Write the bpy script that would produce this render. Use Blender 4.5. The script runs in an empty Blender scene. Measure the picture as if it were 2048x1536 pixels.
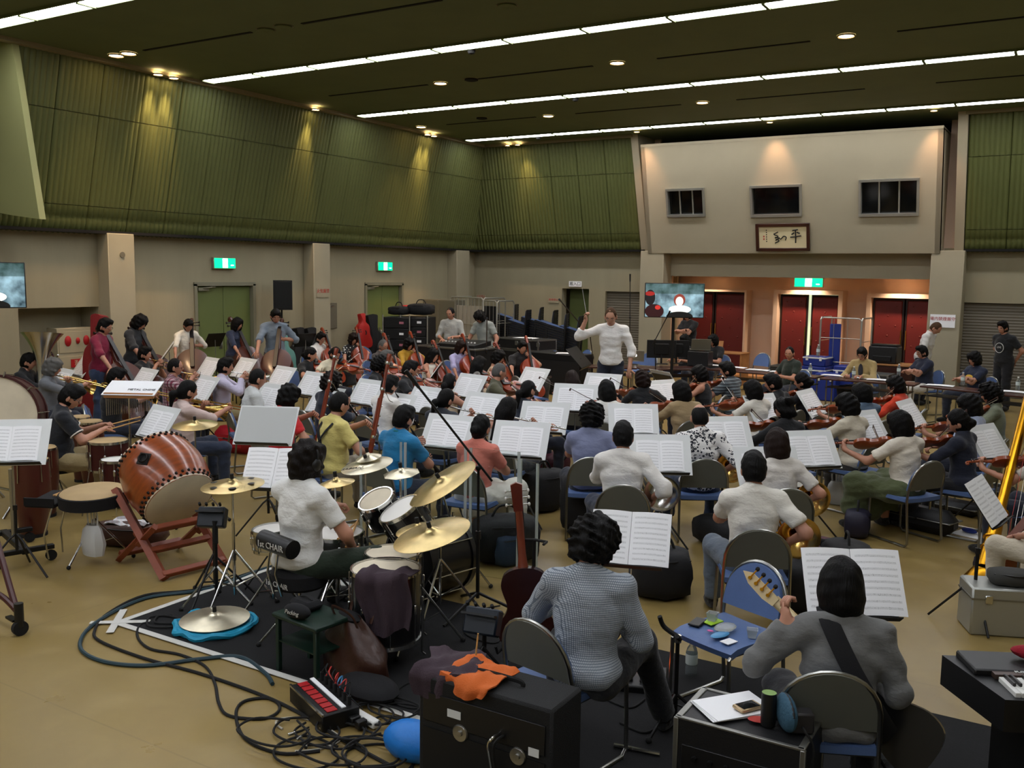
import bpy, math, random
import numpy as np
from mathutils import Matrix, Vector
random.seed(7); RNG = np.random.RandomState(3)
SC = bpy.context.scene
COL = SC.collection
# ---------------------------------------------------------------- camera
YAW, PITCH, ROLL = 0.5437186, 0.1170865, 0.0133171
fw = Vector((-math.sin(YAW)*math.cos(PITCH), math.cos(YAW)*math.cos(PITCH), -math.sin(PITCH)))
rt = Vector((math.cos(YAW), math.sin(YAW), 0)); up = rt.cross(fw)
r2 = rt*math.cos(ROLL)+up*math.sin(ROLL); u2 = up*math.cos(ROLL)-rt*math.sin(ROLL)
cam = bpy.data.objects.new('camera', bpy.data.cameras.new('camera')); COL.objects.link(cam)
cam.matrix_world = Matrix(((r2.x,u2.x,-fw.x,0),(r2.y,u2.y,-fw.y,0),(r2.z,u2.z,-fw.z,2.45),(0,0,0,1)))
cam.data.sensor_width = 36; cam.data.lens = 1879.37/2048*36; cam.data.clip_end = 200; cam.data.clip_start = .05
SC.camera = cam
# ---------------------------------------------------------------- world, exposure
w = bpy.data.worlds.new('world'); SC.world = w; w.use_nodes = True
w.node_tree.nodes['Background'].inputs[0].default_value = (0.9,0.95,1,1)
w.node_tree.nodes['Background'].inputs[1].default_value = 0.0
SC.view_settings.view_transform = 'Standard'; SC.view_settings.look = 'None'
SC.view_settings.gamma = 1; SC.view_settings.exposure = 1.18; SC.view_settings.use_curve_mapping = False
TUBE = 9.0        # fluorescent emission
SPOT = 60.0       # warm downlights, W

# ================================================================ helpers
PI = math.pi
def lin(h):
    if not isinstance(h, str): return h
    h = h.lstrip('#'); c = [int(h[i:i+2],16)/255 for i in (0,2,4)]
    return tuple(v/12.92 if v <= .04045 else ((v+.055)/1.055)**2.4 for v in c)
MATS = {}
def mat(name, col=None, rough=.5, metal=0, bump=0, bs=60, var=0, vs=6, trans=0, emit=0, stretch=None, spec=.5, coat=0, alpha=1, ior=1.45, sheen=0):
    if name in MATS: return MATS[name]
    m = bpy.data.materials.new(name); m.use_nodes = True; MATS[name] = m
    nt = m.node_tree; b = nt.nodes['Principled BSDF']; I = b.inputs
    c = lin(col); I['Base Color'].default_value = (*c,1); I['Roughness'].default_value = rough; I['Metallic'].default_value = metal
    I['Specular IOR Level'].default_value = spec; I['IOR'].default_value = ior
    if trans: I['Transmission Weight'].default_value = trans
    if coat: I['Coat Weight'].default_value = coat; I['Coat Roughness'].default_value = .15
    if alpha < 1: I['Alpha'].default_value = alpha
    if sheen: I['Sheen Weight'].default_value = sheen
    if emit: I['Emission Color'].default_value = (*c,1); I['Emission Strength'].default_value = emit
    if bump or var:
        tc = nt.nodes.new('ShaderNodeTexCoord'); src = tc.outputs['Object']
        if stretch:
            mp = nt.nodes.new('ShaderNodeMapping'); mp.inputs['Scale'].default_value = stretch; nt.links.new(src, mp.inputs[0]); src = mp.outputs[0]
    if var:
        n = nt.nodes.new('ShaderNodeTexNoise'); n.inputs['Scale'].default_value = vs; n.inputs['Detail'].default_value = 6; nt.links.new(src, n.inputs['Vector'])
        r = nt.nodes.new('ShaderNodeMapRange'); r.inputs[1].default_value = .3; r.inputs[2].default_value = .7
        r.inputs[3].default_value = 1-var; r.inputs[4].default_value = 1+var; nt.links.new(n.outputs[0], r.inputs[0])
        mx = nt.nodes.new('ShaderNodeMix'); mx.data_type = 'RGBA'; mx.blend_type = 'MULTIPLY'; mx.inputs[0].default_value = 1
        mx.inputs[6].default_value = (*c,1); nt.links.new(r.outputs[0], mx.inputs[7]); nt.links.new(mx.outputs[2], I['Base Color'])
    if bump:
        n = nt.nodes.new('ShaderNodeTexNoise'); n.inputs['Scale'].default_value = bs; n.inputs['Detail'].default_value = 4; nt.links.new(src, n.inputs['Vector'])
        bp = nt.nodes.new('ShaderNodeBump'); bp.inputs['Strength'].default_value = bump; bp.inputs['Distance'].default_value = .02 if name.startswith('cloth') else .01
        nt.links.new(n.outputs[0], bp.inputs['Height']); nt.links.new(bp.outputs[0], I['Normal'])
    return m
class NB:   # tiny node builder on a material's Principled shader
    def __init__(s, m): s.nt = m.node_tree; s.b = s.nt.nodes['Principled BSDF']
    def n(s, t, **kw):
        o = s.nt.nodes.new('ShaderNode'+t)
        for k, v in kw.items(): setattr(o, k, v)
        return o
    def l(s, a, b): s.nt.links.new(a, b)
    def math(s, op, a, b=None, c=None):
        o = s.n('Math', operation=op)
        for i, v in enumerate((a,b,c)):
            if v is None: continue
            if hasattr(v, 'links'): s.l(v, o.inputs[i])
            else: o.inputs[i].default_value = v
        return o.outputs[0]
    def mix(s, f, a, b):
        o = s.n('Mix', data_type='RGBA')
        for i, v in ((0,f),(6,a),(7,b)):
            if hasattr(v, 'links'): s.l(v, o.inputs[i])
            elif i == 0: o.inputs[0].default_value = v
            else: o.inputs[i].default_value = (*lin(v),1)
        return o.outputs[2]
    def n1(s, v, a, b):
        o = s.n('MapRange'); o.inputs[1].default_value = a; o.inputs[2].default_value = b; s.l(v, o.inputs[0]); return o.outputs[0]
    def xyz(s, which='Object', scale=None):
        tc = s.n('TexCoord'); sp = s.n('SeparateXYZ'); s.l(tc.outputs[which], sp.inputs[0]); return sp.outputs, tc.outputs[which]
def V(*a): return np.array(a if len(a) > 1 else a[0], float)
def nrm(v): v = np.asarray(v, float); return v/(np.linalg.norm(v)+1e-12)
def frame(z, x=None):   # 3x3 with columns x,y,z ; z along given dir
    z = nrm(z); a = np.array([1.,0,0]) if x is None else nrm(x)
    if abs(a@z) > .97: a = np.array([0,1.,0]) if abs(z[1]) < .9 else np.array([0,0,1.])
    x = nrm(a-(a@z)*z); y = np.cross(z, x); return np.stack([x,y,z],1)
def rotz(d): a = math.radians(d); return np.array([[math.cos(a),-math.sin(a),0],[math.sin(a),math.cos(a),0],[0,0,1.]])
def rotx(d): a = math.radians(d); return np.array([[1,0,0],[0,math.cos(a),-math.sin(a)],[0,math.sin(a),math.cos(a)]])
def roty(d): a = math.radians(d); return np.array([[math.cos(a),0,math.sin(a)],[0,1,0],[-math.sin(a),0,math.cos(a)]])
def smooth_path(pts, n=6, closed=False):     # catmull-rom
    p = [V(q) for q in pts]; m = len(p); out = []
    rng = range(m if closed else m-1)
    for i in rng:
        if closed: a,b,c,d = p[i-1],p[i],p[(i+1)%m],p[(i+2)%m]
        else: a,b,c,d = p[max(i-1,0)],p[i],p[i+1],p[min(i+2,m-1)]
        for k in range(n):
            t = k/n; out.append(.5*((2*b)+(c-a)*t+(2*a-5*b+4*c-d)*t*t+(3*b-a-3*c+d)*t**3))
    if not closed: out.append(p[-1])
    return out
class MB:
    def __init__(s): s.v = []; s.f = []; s.m = []; s.mi = 0
    def add(s, vs, fs, M=None, t=None):
        vs = np.asarray(vs, float)
        if M is not None: vs = vs@np.asarray(M).T
        if t is not None: vs = vs+np.asarray(t)
        o = len(s.v); s.v.extend(map(tuple, vs)); s.f.extend(tuple(i+o for i in f) for f in fs); s.m.extend([s.mi]*len(fs)); return s
    def box(s, c, d, R=None, b=0):
        hx,hy,hz = d[0]/2,d[1]/2,d[2]/2
        if not b:
            vs = [(x*hx,y*hy,z*hz) for x in (-1,1) for y in (-1,1) for z in (-1,1)]
            return s.add(vs, [(0,1,3,2),(4,6,7,5),(0,4,5,1),(2,3,7,6),(0,2,6,4),(1,5,7,3)], R, c)
        b = min(b, hx*.98, hy*.98, hz*.98); vs = []; ix = {}
        for x in (-1,1):
            for y in (-1,1):
                for z in (-1,1):
                    for a in range(3):
                        q = [x*(hx-b),y*(hy-b),z*(hz-b)]; q[a] += b*(x,y,z)[a]; ix[x,y,z,a] = len(vs); vs.append(q)
        fs = []
        for a in range(3):
            o1,o2 = (a+1)%3,(a+2)%3
            for sg in (-1,1):
                L = []
                for p,q in ((-1,-1),(1,-1),(1,1),(-1,1)):
                    k = [0,0,0]; k[a]=sg; k[o1]=p; k[o2]=q; L.append(ix[(*k,a)])
                fs.append(tuple(L if sg > 0 else L[::-1]))
                # edge faces around axis a
            for p in (-1,1):
                for q in (-1,1):
                    k0 = [0,0,0]; k1 = [0,0,0]
                    k0[o1]=k1[o1]=p; k0[o2]=k1[o2]=q; k0[a]=-1; k1[a]=1
                    L = (ix[(*k0,o1)],ix[(*k1,o1)],ix[(*k1,o2)],ix[(*k0,o2)])
                    fs.append(L[::-1] if p*q > 0 else L)
        for x in (-1,1):
            for y in (-1,1):
                for z in (-1,1):
                    L = tuple(ix[x,y,z,a] for a in range(3)); fs.append(L if x*y*z > 0 else L[::-1])
        return s.add(vs, fs, R, c)
    def cyl(s, a, b, r, r2=None, n=12, cap=True):
        a = V(a); b = V(b); r2 = r if r2 is None else r2; F = frame(b-a); vs = []
        for c,rr in ((a,r),(b,r2)):
            for i in range(n):
                t = 2*PI*i/n; vs.append(c+F@np.array([rr*math.cos(t),rr*math.sin(t),0]))
        fs = [(i,(i+1)%n,n+(i+1)%n,n+i) for i in range(n)]
        if cap: fs += [tuple(range(n-1,-1,-1)),tuple(range(n,2*n))]
        return s.add(vs, fs)
    def tube(s, pts, r, n=8, closed=False, cap=True, flat=None):
        p = [V(q) for q in pts]; m = len(p); R = r if hasattr(r,'__len__') else [r]*m
        vs = []; x = None
        for i in range(m):
            if closed: d = p[(i+1)%m]-p[i-1]
            else: d = p[min(i+1,m-1)]-p[max(i-1,0)]
            F = frame(d, x); x = F[:,0]
            for k in range(n):
                t = 2*PI*k/n; vs.append(p[i]+F@np.array([R[i]*math.cos(t),R[i]*math.sin(t)*(flat or 1),0]))
        fs = []
        for i in range(m if closed else m-1):
            j = (i+1)%m
            for k in range(n): fs.append((i*n+k,i*n+(k+1)%n,j*n+(k+1)%n,j*n+k))
        if cap and not closed: fs += [tuple(range(n-1,-1,-1)),tuple(range((m-1)*n,m*n))]
        return s.add(vs, fs)
    def lathe(s, prof, n=20, M=None, t=None, a0=0, a1=2*PI):   # prof (r,z) about z
        full = a1-a0 > 6.28; k = n if full else n+1; vs = []
        for r,z in prof:
            for i in range(k):
                a = a0+(a1-a0)*i/n; vs.append((r*math.cos(a),r*math.sin(a),z))
        fs = []
        for i in range(len(prof)-1):
            for j in range(n):
                q = (j+1)%k; fs.append((i*k+j,i*k+q,(i+1)*k+q,(i+1)*k+j))
        return s.add(vs, fs, M, t)
    def prism(s, out, z0, z1, M=None, t=None, z0f=None, z1f=None):   # out: list of (x,y) ccw
        n = len(out); vs = [(x,y,z0) for x,y in out]+[(x,y,z1) for x,y in out]
        fs = [(i,(i+1)%n,n+(i+1)%n,n+i) for i in range(n)]+[tuple(range(n-1,-1,-1)),tuple(range(n,2*n))]
        return s.add(vs, fs, M, t)
    def ball(s, c, r, n=12, m=8, R=None):
        r = V(r) if hasattr(r,'__len__') else V(r,r,r); vs = []
        for i in range(m+1):
            ph = PI*i/m
            for j in range(n):
                a = 2*PI*j/n; vs.append((r[0]*math.sin(ph)*math.cos(a),r[1]*math.sin(ph)*math.sin(a),r[2]*math.cos(ph)))
        fs = [(i*n+j,(i+1)*n+j,(i+1)*n+(j+1)%n,i*n+(j+1)%n) for i in range(m) for j in range(n)]
        return s.add(vs, fs, R, c)
    def grid(s, fn, nu, nv):
        vs = [fn(i/nu,j/nv) for j in range(nv+1) for i in range(nu+1)]
        fs = [(j*(nu+1)+i,j*(nu+1)+i+1,(j+1)*(nu+1)+i+1,(j+1)*(nu+1)+i) for j in range(nv) for i in range(nu)]
        return s.add(vs, fs)
    def shell(s, fn, nu, nv, th):       # thin grid with thickness along -z-ish normal
        g = MB().grid(fn, nu, nv); P = np.array(g.v).reshape(nv+1,nu+1,3)
        du = np.gradient(P,axis=1); dv = np.gradient(P,axis=0); N = np.cross(du,dv); N /= np.linalg.norm(N,axis=2,keepdims=True)+1e-9
        Q = (P-N*th).reshape(-1,3); n = len(g.v); bd = [(0,i) for i in range(nu)]+[(j,nu) for j in range(nv)]+[(nv,i) for i in range(nu,0,-1)]+[(j,0) for j in range(nv,0,-1)]
        ids = [j*(nu+1)+i for j,i in bd]
        fs = list(g.f)+[tuple(i+n for i in f[::-1]) for f in g.f]
        for a,b in zip(ids, ids[1:]+ids[:1]): fs.append((b,a,a+n,b+n))
        return s.add(list(g.v)+[tuple(q) for q in Q], fs)
    def mesh(s, name, mats, ang=40):
        me = bpy.data.meshes.new(name); me.from_pydata([tuple(map(float,v)) for v in s.v], [], s.f)
        mats = mats if isinstance(mats,(list,tuple)) else [mats]
        for m in mats: me.materials.append(m)
        if len(mats) > 1: me.polygons.foreach_set('material_index', s.m)
        if ang: me.polygons.foreach_set('use_smooth', [True]*len(me.polygons)); me.set_sharp_from_angle(angle=math.radians(ang))
        me.update(); return me
    def build(s, name, mats, parent=None, ang=40):
        return obj(name, s.mesh(name, mats, ang), parent)
def obj(name, me, parent=None):
    o = bpy.data.objects.new(name, me); COL.objects.link(o)
    if parent is not None: o.parent = parent
    return o
def tag(o, label, cat, group=None, kind=None):
    if label: o['label'] = ' '.join(label.split()[:16])
    if cat: o['category'] = cat
    if group: o['group'] = group
    if kind: o['kind'] = kind
    return o
def struct(o, label=None):
    o['kind'] = 'structure'
    if label: o['label'] = label
    return o
def thing(name, label, cat, loc=(0,0,0), rz=0, group=None):
    o = obj(name, None); o.location = tuple(map(float,loc)); o.rotation_euler = (0,0,math.radians(rz)); o.empty_display_size = .1
    return tag(o, label, cat, group)
def setM(o, R, t):
    m = np.eye(4); m[:3,:3] = R; m[:3,3] = t; o.matrix_world = Matrix(m.tolist())
def dup(root, label=None, group=None):
    r = root.copy(); COL.objects.link(r)
    if label: r['label'] = ' '.join(label.split()[:16])
    if group: r['group'] = group
    for ch in root.children:
        c = ch.copy(); COL.objects.link(c); c.parent = r; c.matrix_parent_inverse = ch.matrix_parent_inverse
        for g in ch.children:
            d = g.copy(); COL.objects.link(d); d.parent = c; d.matrix_parent_inverse = g.matrix_parent_inverse
    return r
class Proto:   # the first use takes the prototype itself, later ones copy it
    def __init__(s, root): s.root = root; s.used = False
    def get(s, label, group=None):
        if not s.used:
            s.used = True; s.root['label'] = ' '.join(label.split()[:16])
            if group: s.root['group'] = group
            return s.root
        return dup(s.root, label, group)
def head2d(a, b): return math.degrees(math.atan2(b[1]-a[1], b[0]-a[0]))   # heading from a to b
# ---- common materials
def M_(k): return MATS[k]
mat('chrome','#c9c9c6',.18,1); mat('steel','#a8a8a4',.35,1); mat('black_metal','#161616',.45,.3); mat('black_plastic','#141415',.42)
mat('black_rubber','#121212',.8); mat('brass','#d8b266',.22,1,var=.08,vs=8); mat('silver','#cfcfcb',.2,1); mat('gold','#c98f1f',.28,1,var=.1,vs=10)
mat('cymbal','#c9b27a',.3,1,var=.15,vs=14); mat('white_paper','#f3f4f6',.7); mat('board','#d8dbda',.6); mat('black_cloth','#131316',.9,bump=.15,bs=120)
mat('red_wood','#7a2f14',.28,coat=.5,var=.25,vs=7); mat('dark_wood','#3a1a0e',.35,coat=.3,var=.25,vs=7,stretch=(1,1,6)); mat('maple','#d9b77c',.4,var=.1)
mat('string','#b9b6ab',.35,1); mat('ebony','#17120f',.35); mat('white_plastic','#d9d9d4',.4); mat('drum_skin','#d8cdb4',.6,var=.08,vs=5); mat('white_skin','#e6e4de',.45)

# ================================================================ the hall
CEIL = 5.75; XL, XR, YB, YF = -14.5, 2.0, 21.9, -7.0
m = mat('floor_mat','#a08a58',.3,spec=.4); nb = NB(m); (o,vec) = nb.xyz()
nz = nb.n('TexNoise'); nz.inputs['Scale'].default_value = .55; nz.inputs['Detail'].default_value = 9; nz.inputs['Roughness'].default_value = .62; nb.l(vec, nz.inputs['Vector'])
n2 = nb.n('TexNoise'); n2.inputs['Scale'].default_value = 3.2; n2.inputs['Detail'].default_value = 8; n2.inputs['Distortion'].default_value = .3; nb.l(vec, n2.inputs['Vector'])
c1 = nb.mix(nb.n1(nz.outputs[0],.3,.72), '#7f6a3f', '#947f4b')
c2 = nb.mix(nb.math('MULTIPLY',nb.n1(n2.outputs[0],.5,.8),.5), c1, '#a48f5d')
jx = nb.math('LESS_THAN', nb.math('PINGPONG', o[0], 1.5), .006); jy = nb.math('LESS_THAN', nb.math('PINGPONG', o[1], 1.5), .006)
c3 = nb.mix(nb.math('MULTIPLY',nb.math('MAXIMUM',jx,jy),.3), c2, '#6b5c38'); nb.l(c3, nb.b.inputs['Base Color'])
nb.l(nb.math('MULTIPLY_ADD', n2.outputs[0], .25, .2), nb.b.inputs['Roughness'])
mat('wall_mat','#968e74',.85,bump=.25,bs=26,var=.05,vs=3,stretch=(1,1,.15)); mat('wall_pale','#a09880',.85,var=.04,vs=2)
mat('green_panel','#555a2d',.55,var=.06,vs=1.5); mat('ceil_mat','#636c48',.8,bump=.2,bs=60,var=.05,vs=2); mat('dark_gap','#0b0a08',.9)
mat('trim_mat','#8d8266',.6); mat('door_green','#66713f',.5,var=.04,vs=2); mat('frame_grey','#7d7a66',.5); mat('peach','#d0b59c',.75,var=.04,vs=1)
mat('booth_mat','#a59b82',.8,var=.04,vs=1.2); mat('pale_green','#9a9b68',.6); mat('shutter','#6d675a',.5,.2); mat('leather_red','#5d1712',.42,bump=.2,bs=180)
mat('dark_frame','#1d0d0a',.4); mat('alu','#b0afa6',.4,.8); mat('dark_glass','#0a0c0c',.08); mat('tube_light','#f6f8ff',.5,emit=TUBE); mat('cabinet_cream','#a39a80',.5)
mat('warm_lamp','#ffd9a8',.5,emit=22); mat('red_paint','#a8161b',.5); mat('locker','#6b6656',.5)
struct(MB().box(((XL+XR)/2,(YF+YB+4)/2,-.1),(XR-XL+2,YB+4-YF+2,.2)).build('floor', M_('floor_mat')), 'polished tan concrete floor')
struct(MB().box(((XL+XR)/2,(YF+YB)/2,CEIL+.1),(XR-XL+2,YB-YF+1,.2)).build('ceiling', M_('ceil_mat')), 'olive ceiling with rows of strip lights')
# lower walls -------------------------------------------------
b = MB()
def wall_y(b, x0, x1, segs):      # wall slab between x0..x1 with openings; segs: (y0,y1,z0,z1)
    for y0,y1,z0,z1 in segs: b.box(((x0+x1)/2,(y0+y1)/2,(z0+z1)/2),(x1-x0,y1-y0,z1-z0))
D1, D2, D0 = (12.26,13.74,2.17), (17.25,18.64,2.16), (6.2,8.02,2.15); NI = (8.75,10.19,1.79)
ys = [YF,D0[0],D0[1],NI[0],NI[1],D1[0],D1[1],D2[0],D2[1],YB+.4]
segs = [(ys[0],ys[1],0,3.15),(ys[1],ys[2],D0[2],3.15),(ys[2],ys[3],0,3.15),(ys[3],ys[4],NI[2],3.15),(ys[4],ys[5],0,3.15),(ys[5],ys[6],D1[2],3.15),(ys[6],ys[7],0,3.15),(ys[7],ys[8],D2[2],3.15),(ys[8],ys[9],0,3.15)]
wall_y(b, XL-.25, XL, segs); b.box((XL-.75,(YF+YB)/2,3),(.5,YB-YF+2,6.2))
wl = struct(b.build('wall_left', M_('wall_mat')), 'cream lower wall with green double doors')
def double_door(n, D, label, gap=.012):
    y0,y1,zt = D; f = MB()
    for y in (y0,y1): f.box((XL-.05,y,zt/2),(.16,.07,zt))
    f.box((XL-.05,(y0+y1)/2,zt),(.16,y1-y0+.07,.07)); fr = struct(f.build('door_%d'%n, M_('frame_grey')), label)
    w = (y1-y0-.1)/2
    for k in (0,1):
        yc = y0+.045+w/2+k*(w+gap); d = MB().box((XL-.09,yc,zt/2-.02),(.05,w,zt-.05),b=.004).build('door_leaf', M_('door_green'), fr)
        yh = yc+(w/2-.09)*(1 if k == 0 else -1)
        h = MB(); h.box((XL-.062,yh,1.0),(.012,.05,.22)); h.cyl((XL-.05,yh,1.03),(XL-.02,yh,1.03),.012,n=8); h.box((XL-.015,yh,.97),(.02,.025,.16),b=.006); h.build('handle', M_('steel'), d)
        if k == 0: c = MB(); c.box((XL-.04,y0+.22,zt-.1),(.06,.26,.06)); c.tube([(XL-.02,y0+.2,zt-.08),(XL+.08,y0+.35,zt-.06),(XL-.03,y0+.52,zt-.06)],.012,n=6); c.build('door_closer', M_('frame_grey'), d)
double_door(1, D1, 'olive green double door behind the double basses'); double_door(2, D2, 'olive green double door in the far left corner'); double_door(3, D0, 'green door at left edge behind hanging screen')
for i,(y0,y1) in enumerate(((10.2,10.72),(15.19,15.71),(20.6,21.2))):
    struct(MB().box((XL+.15,(y0+y1)/2,1.52),(.3,y1-y0,3.04),b=.01).build('trim_%d'%(i+1), M_('wall_pale')), 'square cream pillar on the left wall, %s'%(('near the hydrant cabinet','beside the wall hatch','in the far corner')[i]))
tag(MB().cyl((XL+.3,10.47,2.68),(XL+.315,10.47,2.68),.05,n=16).build('fire_sensor', M_('locker')), 'round beige disc fixed high on near pillar','sensor')
# niche with hydrant box
n = MB(); n.box((XL-.62,9.47,.9),(.04,1.5,1.8)); n.box((XL-.43,8.73,.9),(.4,.04,1.8)); n.box((XL-.43,10.2,.9),(.4,.04,1.8)); n.box((XL-.43,9.47,1.8),(.4,1.5,.04)); struct(n.build('wall_niche', M_('wall_mat')))
hy = thing('fire_hydrant_cabinet','cream fire hydrant cabinet with red lamp discs and red plate','cabinet',(XL-.22,((-14.57,9.445,1.582)[1]+(-14.57,10.101,1.559)[1])/2,0)); hy.scale = (1,((-14.57,10.101,1.559)[1]-(-14.57,9.445,1.582)[1])/1.0,1)
MB().box((0,0,.72),(.3,1.0,1.44),b=.01).build('body', M_('cabinet_cream'), hy)
MB().box((.152,0,.5),(.012,.92,.92),b=.004).build('door', M_('cabinet_cream'), hy); MB().box((.152,0,1.2),(.012,.92,.36),b=.004).build('upper_panel', M_('cabinet_cream'), hy)
for yy,r in ((-.22,.09),(.06,.055),(.3,.085)): MB().lathe([(0,.03),(r*.7,.025),(r,.008),(r,0)],20,roty(90),(.158,yy,1.22)).build('alarm_disc', M_('red_paint'), hy)
pl = MB().box((.162,.08,.84),(.012,.48,.14)).build('red_plate', M_('red_paint'), hy)
def text(s, size, mtl, parent, M, t, name='lettering', ext=.001, align='CENTER', shear=0):
    cu = bpy.data.curves.new(name,'FONT'); cu.body = s; cu.size = size; cu.extrude = ext; cu.align_x = align; cu.align_y = 'CENTER'; cu.shear = shear; cu.resolution_u = 2
    to = bpy.data.objects.new(name, cu); me = bpy.data.meshes.new_from_object(to); bpy.data.objects.remove(to); me.materials.append(mtl)
    o = obj(name, me, parent); m4 = np.eye(4); m4[:3,:3] = M; m4[:3,3] = t; o.matrix_local = Matrix(m4.tolist()); return o
FACE_L = np.array([[0,0,1.],[1,0,0],[0,1,0]])      # text facing +X (left wall)
FACE_B = np.array([[1.,0,0],[0,0,-1],[0,1,0]])      # text facing -Y (back wall)
mat('cream_ink','#d9c9b0',.6); mat('black_ink','#0c0c0c',.6); mat('red_ink','#b3342c',.6)
text('消火栓',.1,M_('cream_ink'),hy,FACE_L,(.17,.08,.84))
# green upper walls ---------------------------------------------
def corr(profile, w, ribs=8, amp=.023, per=6, flip=1):
    n = ribs*per; P = [V(p) for p in profile]; b = MB(); vs = []
    for (x,z) in profile:
        pass
    for i,(x,z) in enumerate(profile):
        x0,z0 = profile[max(i-1,0)]; x1,z1 = profile[min(i+1,len(profile)-1)]; t = nrm(V(x1-x0,z1-z0)); nx,nz_ = -t[1]*-1,t[0]*-1
        if nx < 0: nx,nz_ = -nx,-nz_
        for j in range(n+1):
            a = amp*abs(math.sin(PI*j/per)) if 0 < j < n else -.012
            vs.append((x+nx*a, w*(.004+.992*j/n), z+nz_*a))
    m_ = n+1; fs = [(i*m_+j,i*m_+j+1,(i+1)*m_+j+1,(i+1)*m_+j) for i in range(len(profile)-1) for j in range(n)]
    b.add(vs, fs); return b.mesh('green_panel', M_('green_panel'), 60)
def prof_pts(z0, z1, n): return [(.62*(z-3.3)/2.45 if z > 3.3 else 0, z) for z in np.linspace(z0,z1,n)]
PW = .77; curve = [(-.16*(1-math.cos(a))-.02,3.3-.27*math.sin(a)) for a in np.linspace(0,1.5,7)]
T_top = corr(prof_pts(4.905,5.745,3), PW); T_mid = corr(prof_pts(3.475,4.895,4), PW); T_low = corr([*reversed(curve)]+prof_pts(3.32,3.465,2), PW)
XG, YG = -14.29, 21.66    # foot of the green slope on the left / back wall
gl = struct(MB().box((XL+.02,(YF+YB)/2,3.05),(.5,YB-YF,.05)).build('wall_upper_left', M_('dark_gap')), 'ribbed olive green upper wall on the left, leaning inward')
y = 9.13-PW
while y < 21.7:
    for t in (T_top,T_mid): obj('green_panel', t, gl).location = (XG,y,0)
    y += PW
y = 9.13-PW*9
while y < 21.7: obj('green_panel', T_low, gl).location = (XG,y,0); y += PW
gb = struct(MB().box((-11.95,YB-.05,3.05),(5.2,.45,.05)).build('wall_upper_back_left', M_('dark_gap')), 'ribbed olive green upper wall in the far corner')
x = -13.94+.0
for k in range(7):
    for t in (T_top,T_mid,T_low): q = obj('green_panel', t, gb); q.location = (-9.47-PW*(k+1),YG,0); q.rotation_euler = (0,0,-PI/2)
gr = struct(MB().box((-.1,YB-.05,3.05),(4.2,.45,.05)).build('wall_upper_back_right', M_('dark_gap')), 'ribbed olive green upper wall right of the booth')
for k in range(6):
    for t in (T_top,T_mid,T_low): q = obj('green_panel', t, gr); q.location = (-2.2+PW*k,YG,0); q.rotation_euler = (0,0,-PI/2)
# window recess high on the left wall (near end)
n = MB(); pr = [(q[0],q[2]) for q in ((-13.171,8.34,3.151),(-13.65,8.34,5.703),(-14.718,8.34,6.004),(-14.975,8.34,3.361),(-13.82,8.34,3.215))]
n.prism(pr[::-1], 0, .1, np.array([[1,0,0],[0,0,1],[0,1,0]]), (0,8.34,0))
n.box((-14.6,4.7,3.36),(.5,7.2,.06)); n.box((-14.45,4.7,3.55),(.06,7.2,.4)); n.box((-14.45,4.7,5.2),(.06,7.2,1.2))
struct(n.build('wall_recess_left', M_('pale_green')), 'pale green window recess high on the left wall')
struct(MB().box((-14.5,4.7,4.15),(.05,7.1,.95)).build('window_4', M_('dark_glass')), 'dark window in the left wall recess')
# ceiling trim (cove) along left and back walls
b = MB(); b.box((XG+.62+.05,(YF+YB)/2,CEIL-.03),(.16,YB-YF,.06)); struct(b.build('trim_5', M_('trim_mat')), 'beige ceiling trim along left wall')
b = MB(); b.box((-11.5,20.93,CEIL-.03),(4.2,.12,.06)); b.box((-.1,20.93,CEIL-.03),(4.3,.12,.06)); struct(b.build('trim_6', M_('trim_mat')), 'beige ceiling trim along back wall')
# back wall, lower ------------------------------------------------
XA0, XA1 = -9.1, -2.6
def wall_x(b, y0, y1, segs):
    for x0,x1,z0,z1 in segs: b.box(((x0+x1)/2,(y0+y1)/2,(z0+z1)/2),(x1-x0,y1-y0,z1-z0))
b = MB(); wall_x(b, YB, YB+.25, [(XL,-11.74,0,3.1),(-11.74,-10.95,2.08,3.1),(-10.95,-10.48,0,3.1),(-10.48,-9.5,2.03,3.1),(-9.5,-9.1,0,3.1),(-2.6,-2.2,0,3.1),(-2.2,-.85,1.97,3.1),(-.85,XR,0,3.1)])
b.box((-11.8,YB+1.2,3),(5.6,.1,6.2)); b.box((0,YB+1.2,3),(5.2,.1,6.2)); struct(b.build('wall_back', M_('wall_mat')), 'cream lower back wall')
b = MB(); b.box((-11.35,YB+.5,1.04),(.8,.05,2.08)); dd = struct(b.build('door_4', M_('door_green')), 'green door recessed in back wall')
sg = tag(MB().box((-11.34,YB-.02,2.2),(.36,.03,.14)).build('door_sign', M_('white_paper')),'small white sign above recessed green back door','sign'); text('搬入口',.11,M_('black_ink'),sg,FACE_B,(-11.34,YB-.037,2.2))
def shutter(n, x0, x1, zt, label):
    k = int(zt/.06); b = MB(); vs = []; 
    for i in range(k*4+1):
        z = zt*i/(k*4); yy = YB+.12-.012*abs(math.sin(PI*i/4)); vs += [(x0,yy,z),(x1,yy,z)]
    b.add(vs, [(2*i,2*i+1,2*i+3,2*i+2) for i in range(k*4)]); struct(b.build('door_%d'%n, M_('shutter'), ang=60), label)
shutter(5,-10.48,-9.5,2.03,'grey roller shutter left of the entrance'); shutter(6,-2.2,-.85,1.97,'grey roller shutter right of the entrance')
for i,(x0,x1) in enumerate(((-9.32,-8.72),(-2.78,-2.15))):
    struct(MB().box(((x0+x1)/2,YB-.2,1.52),(x1-x0,.6,3.04),b=.01).build('trim_%d'%(7+i), M_('wall_pale')), 'wide cream pillar on the %s of the entrance'%('left','right')[i])
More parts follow.
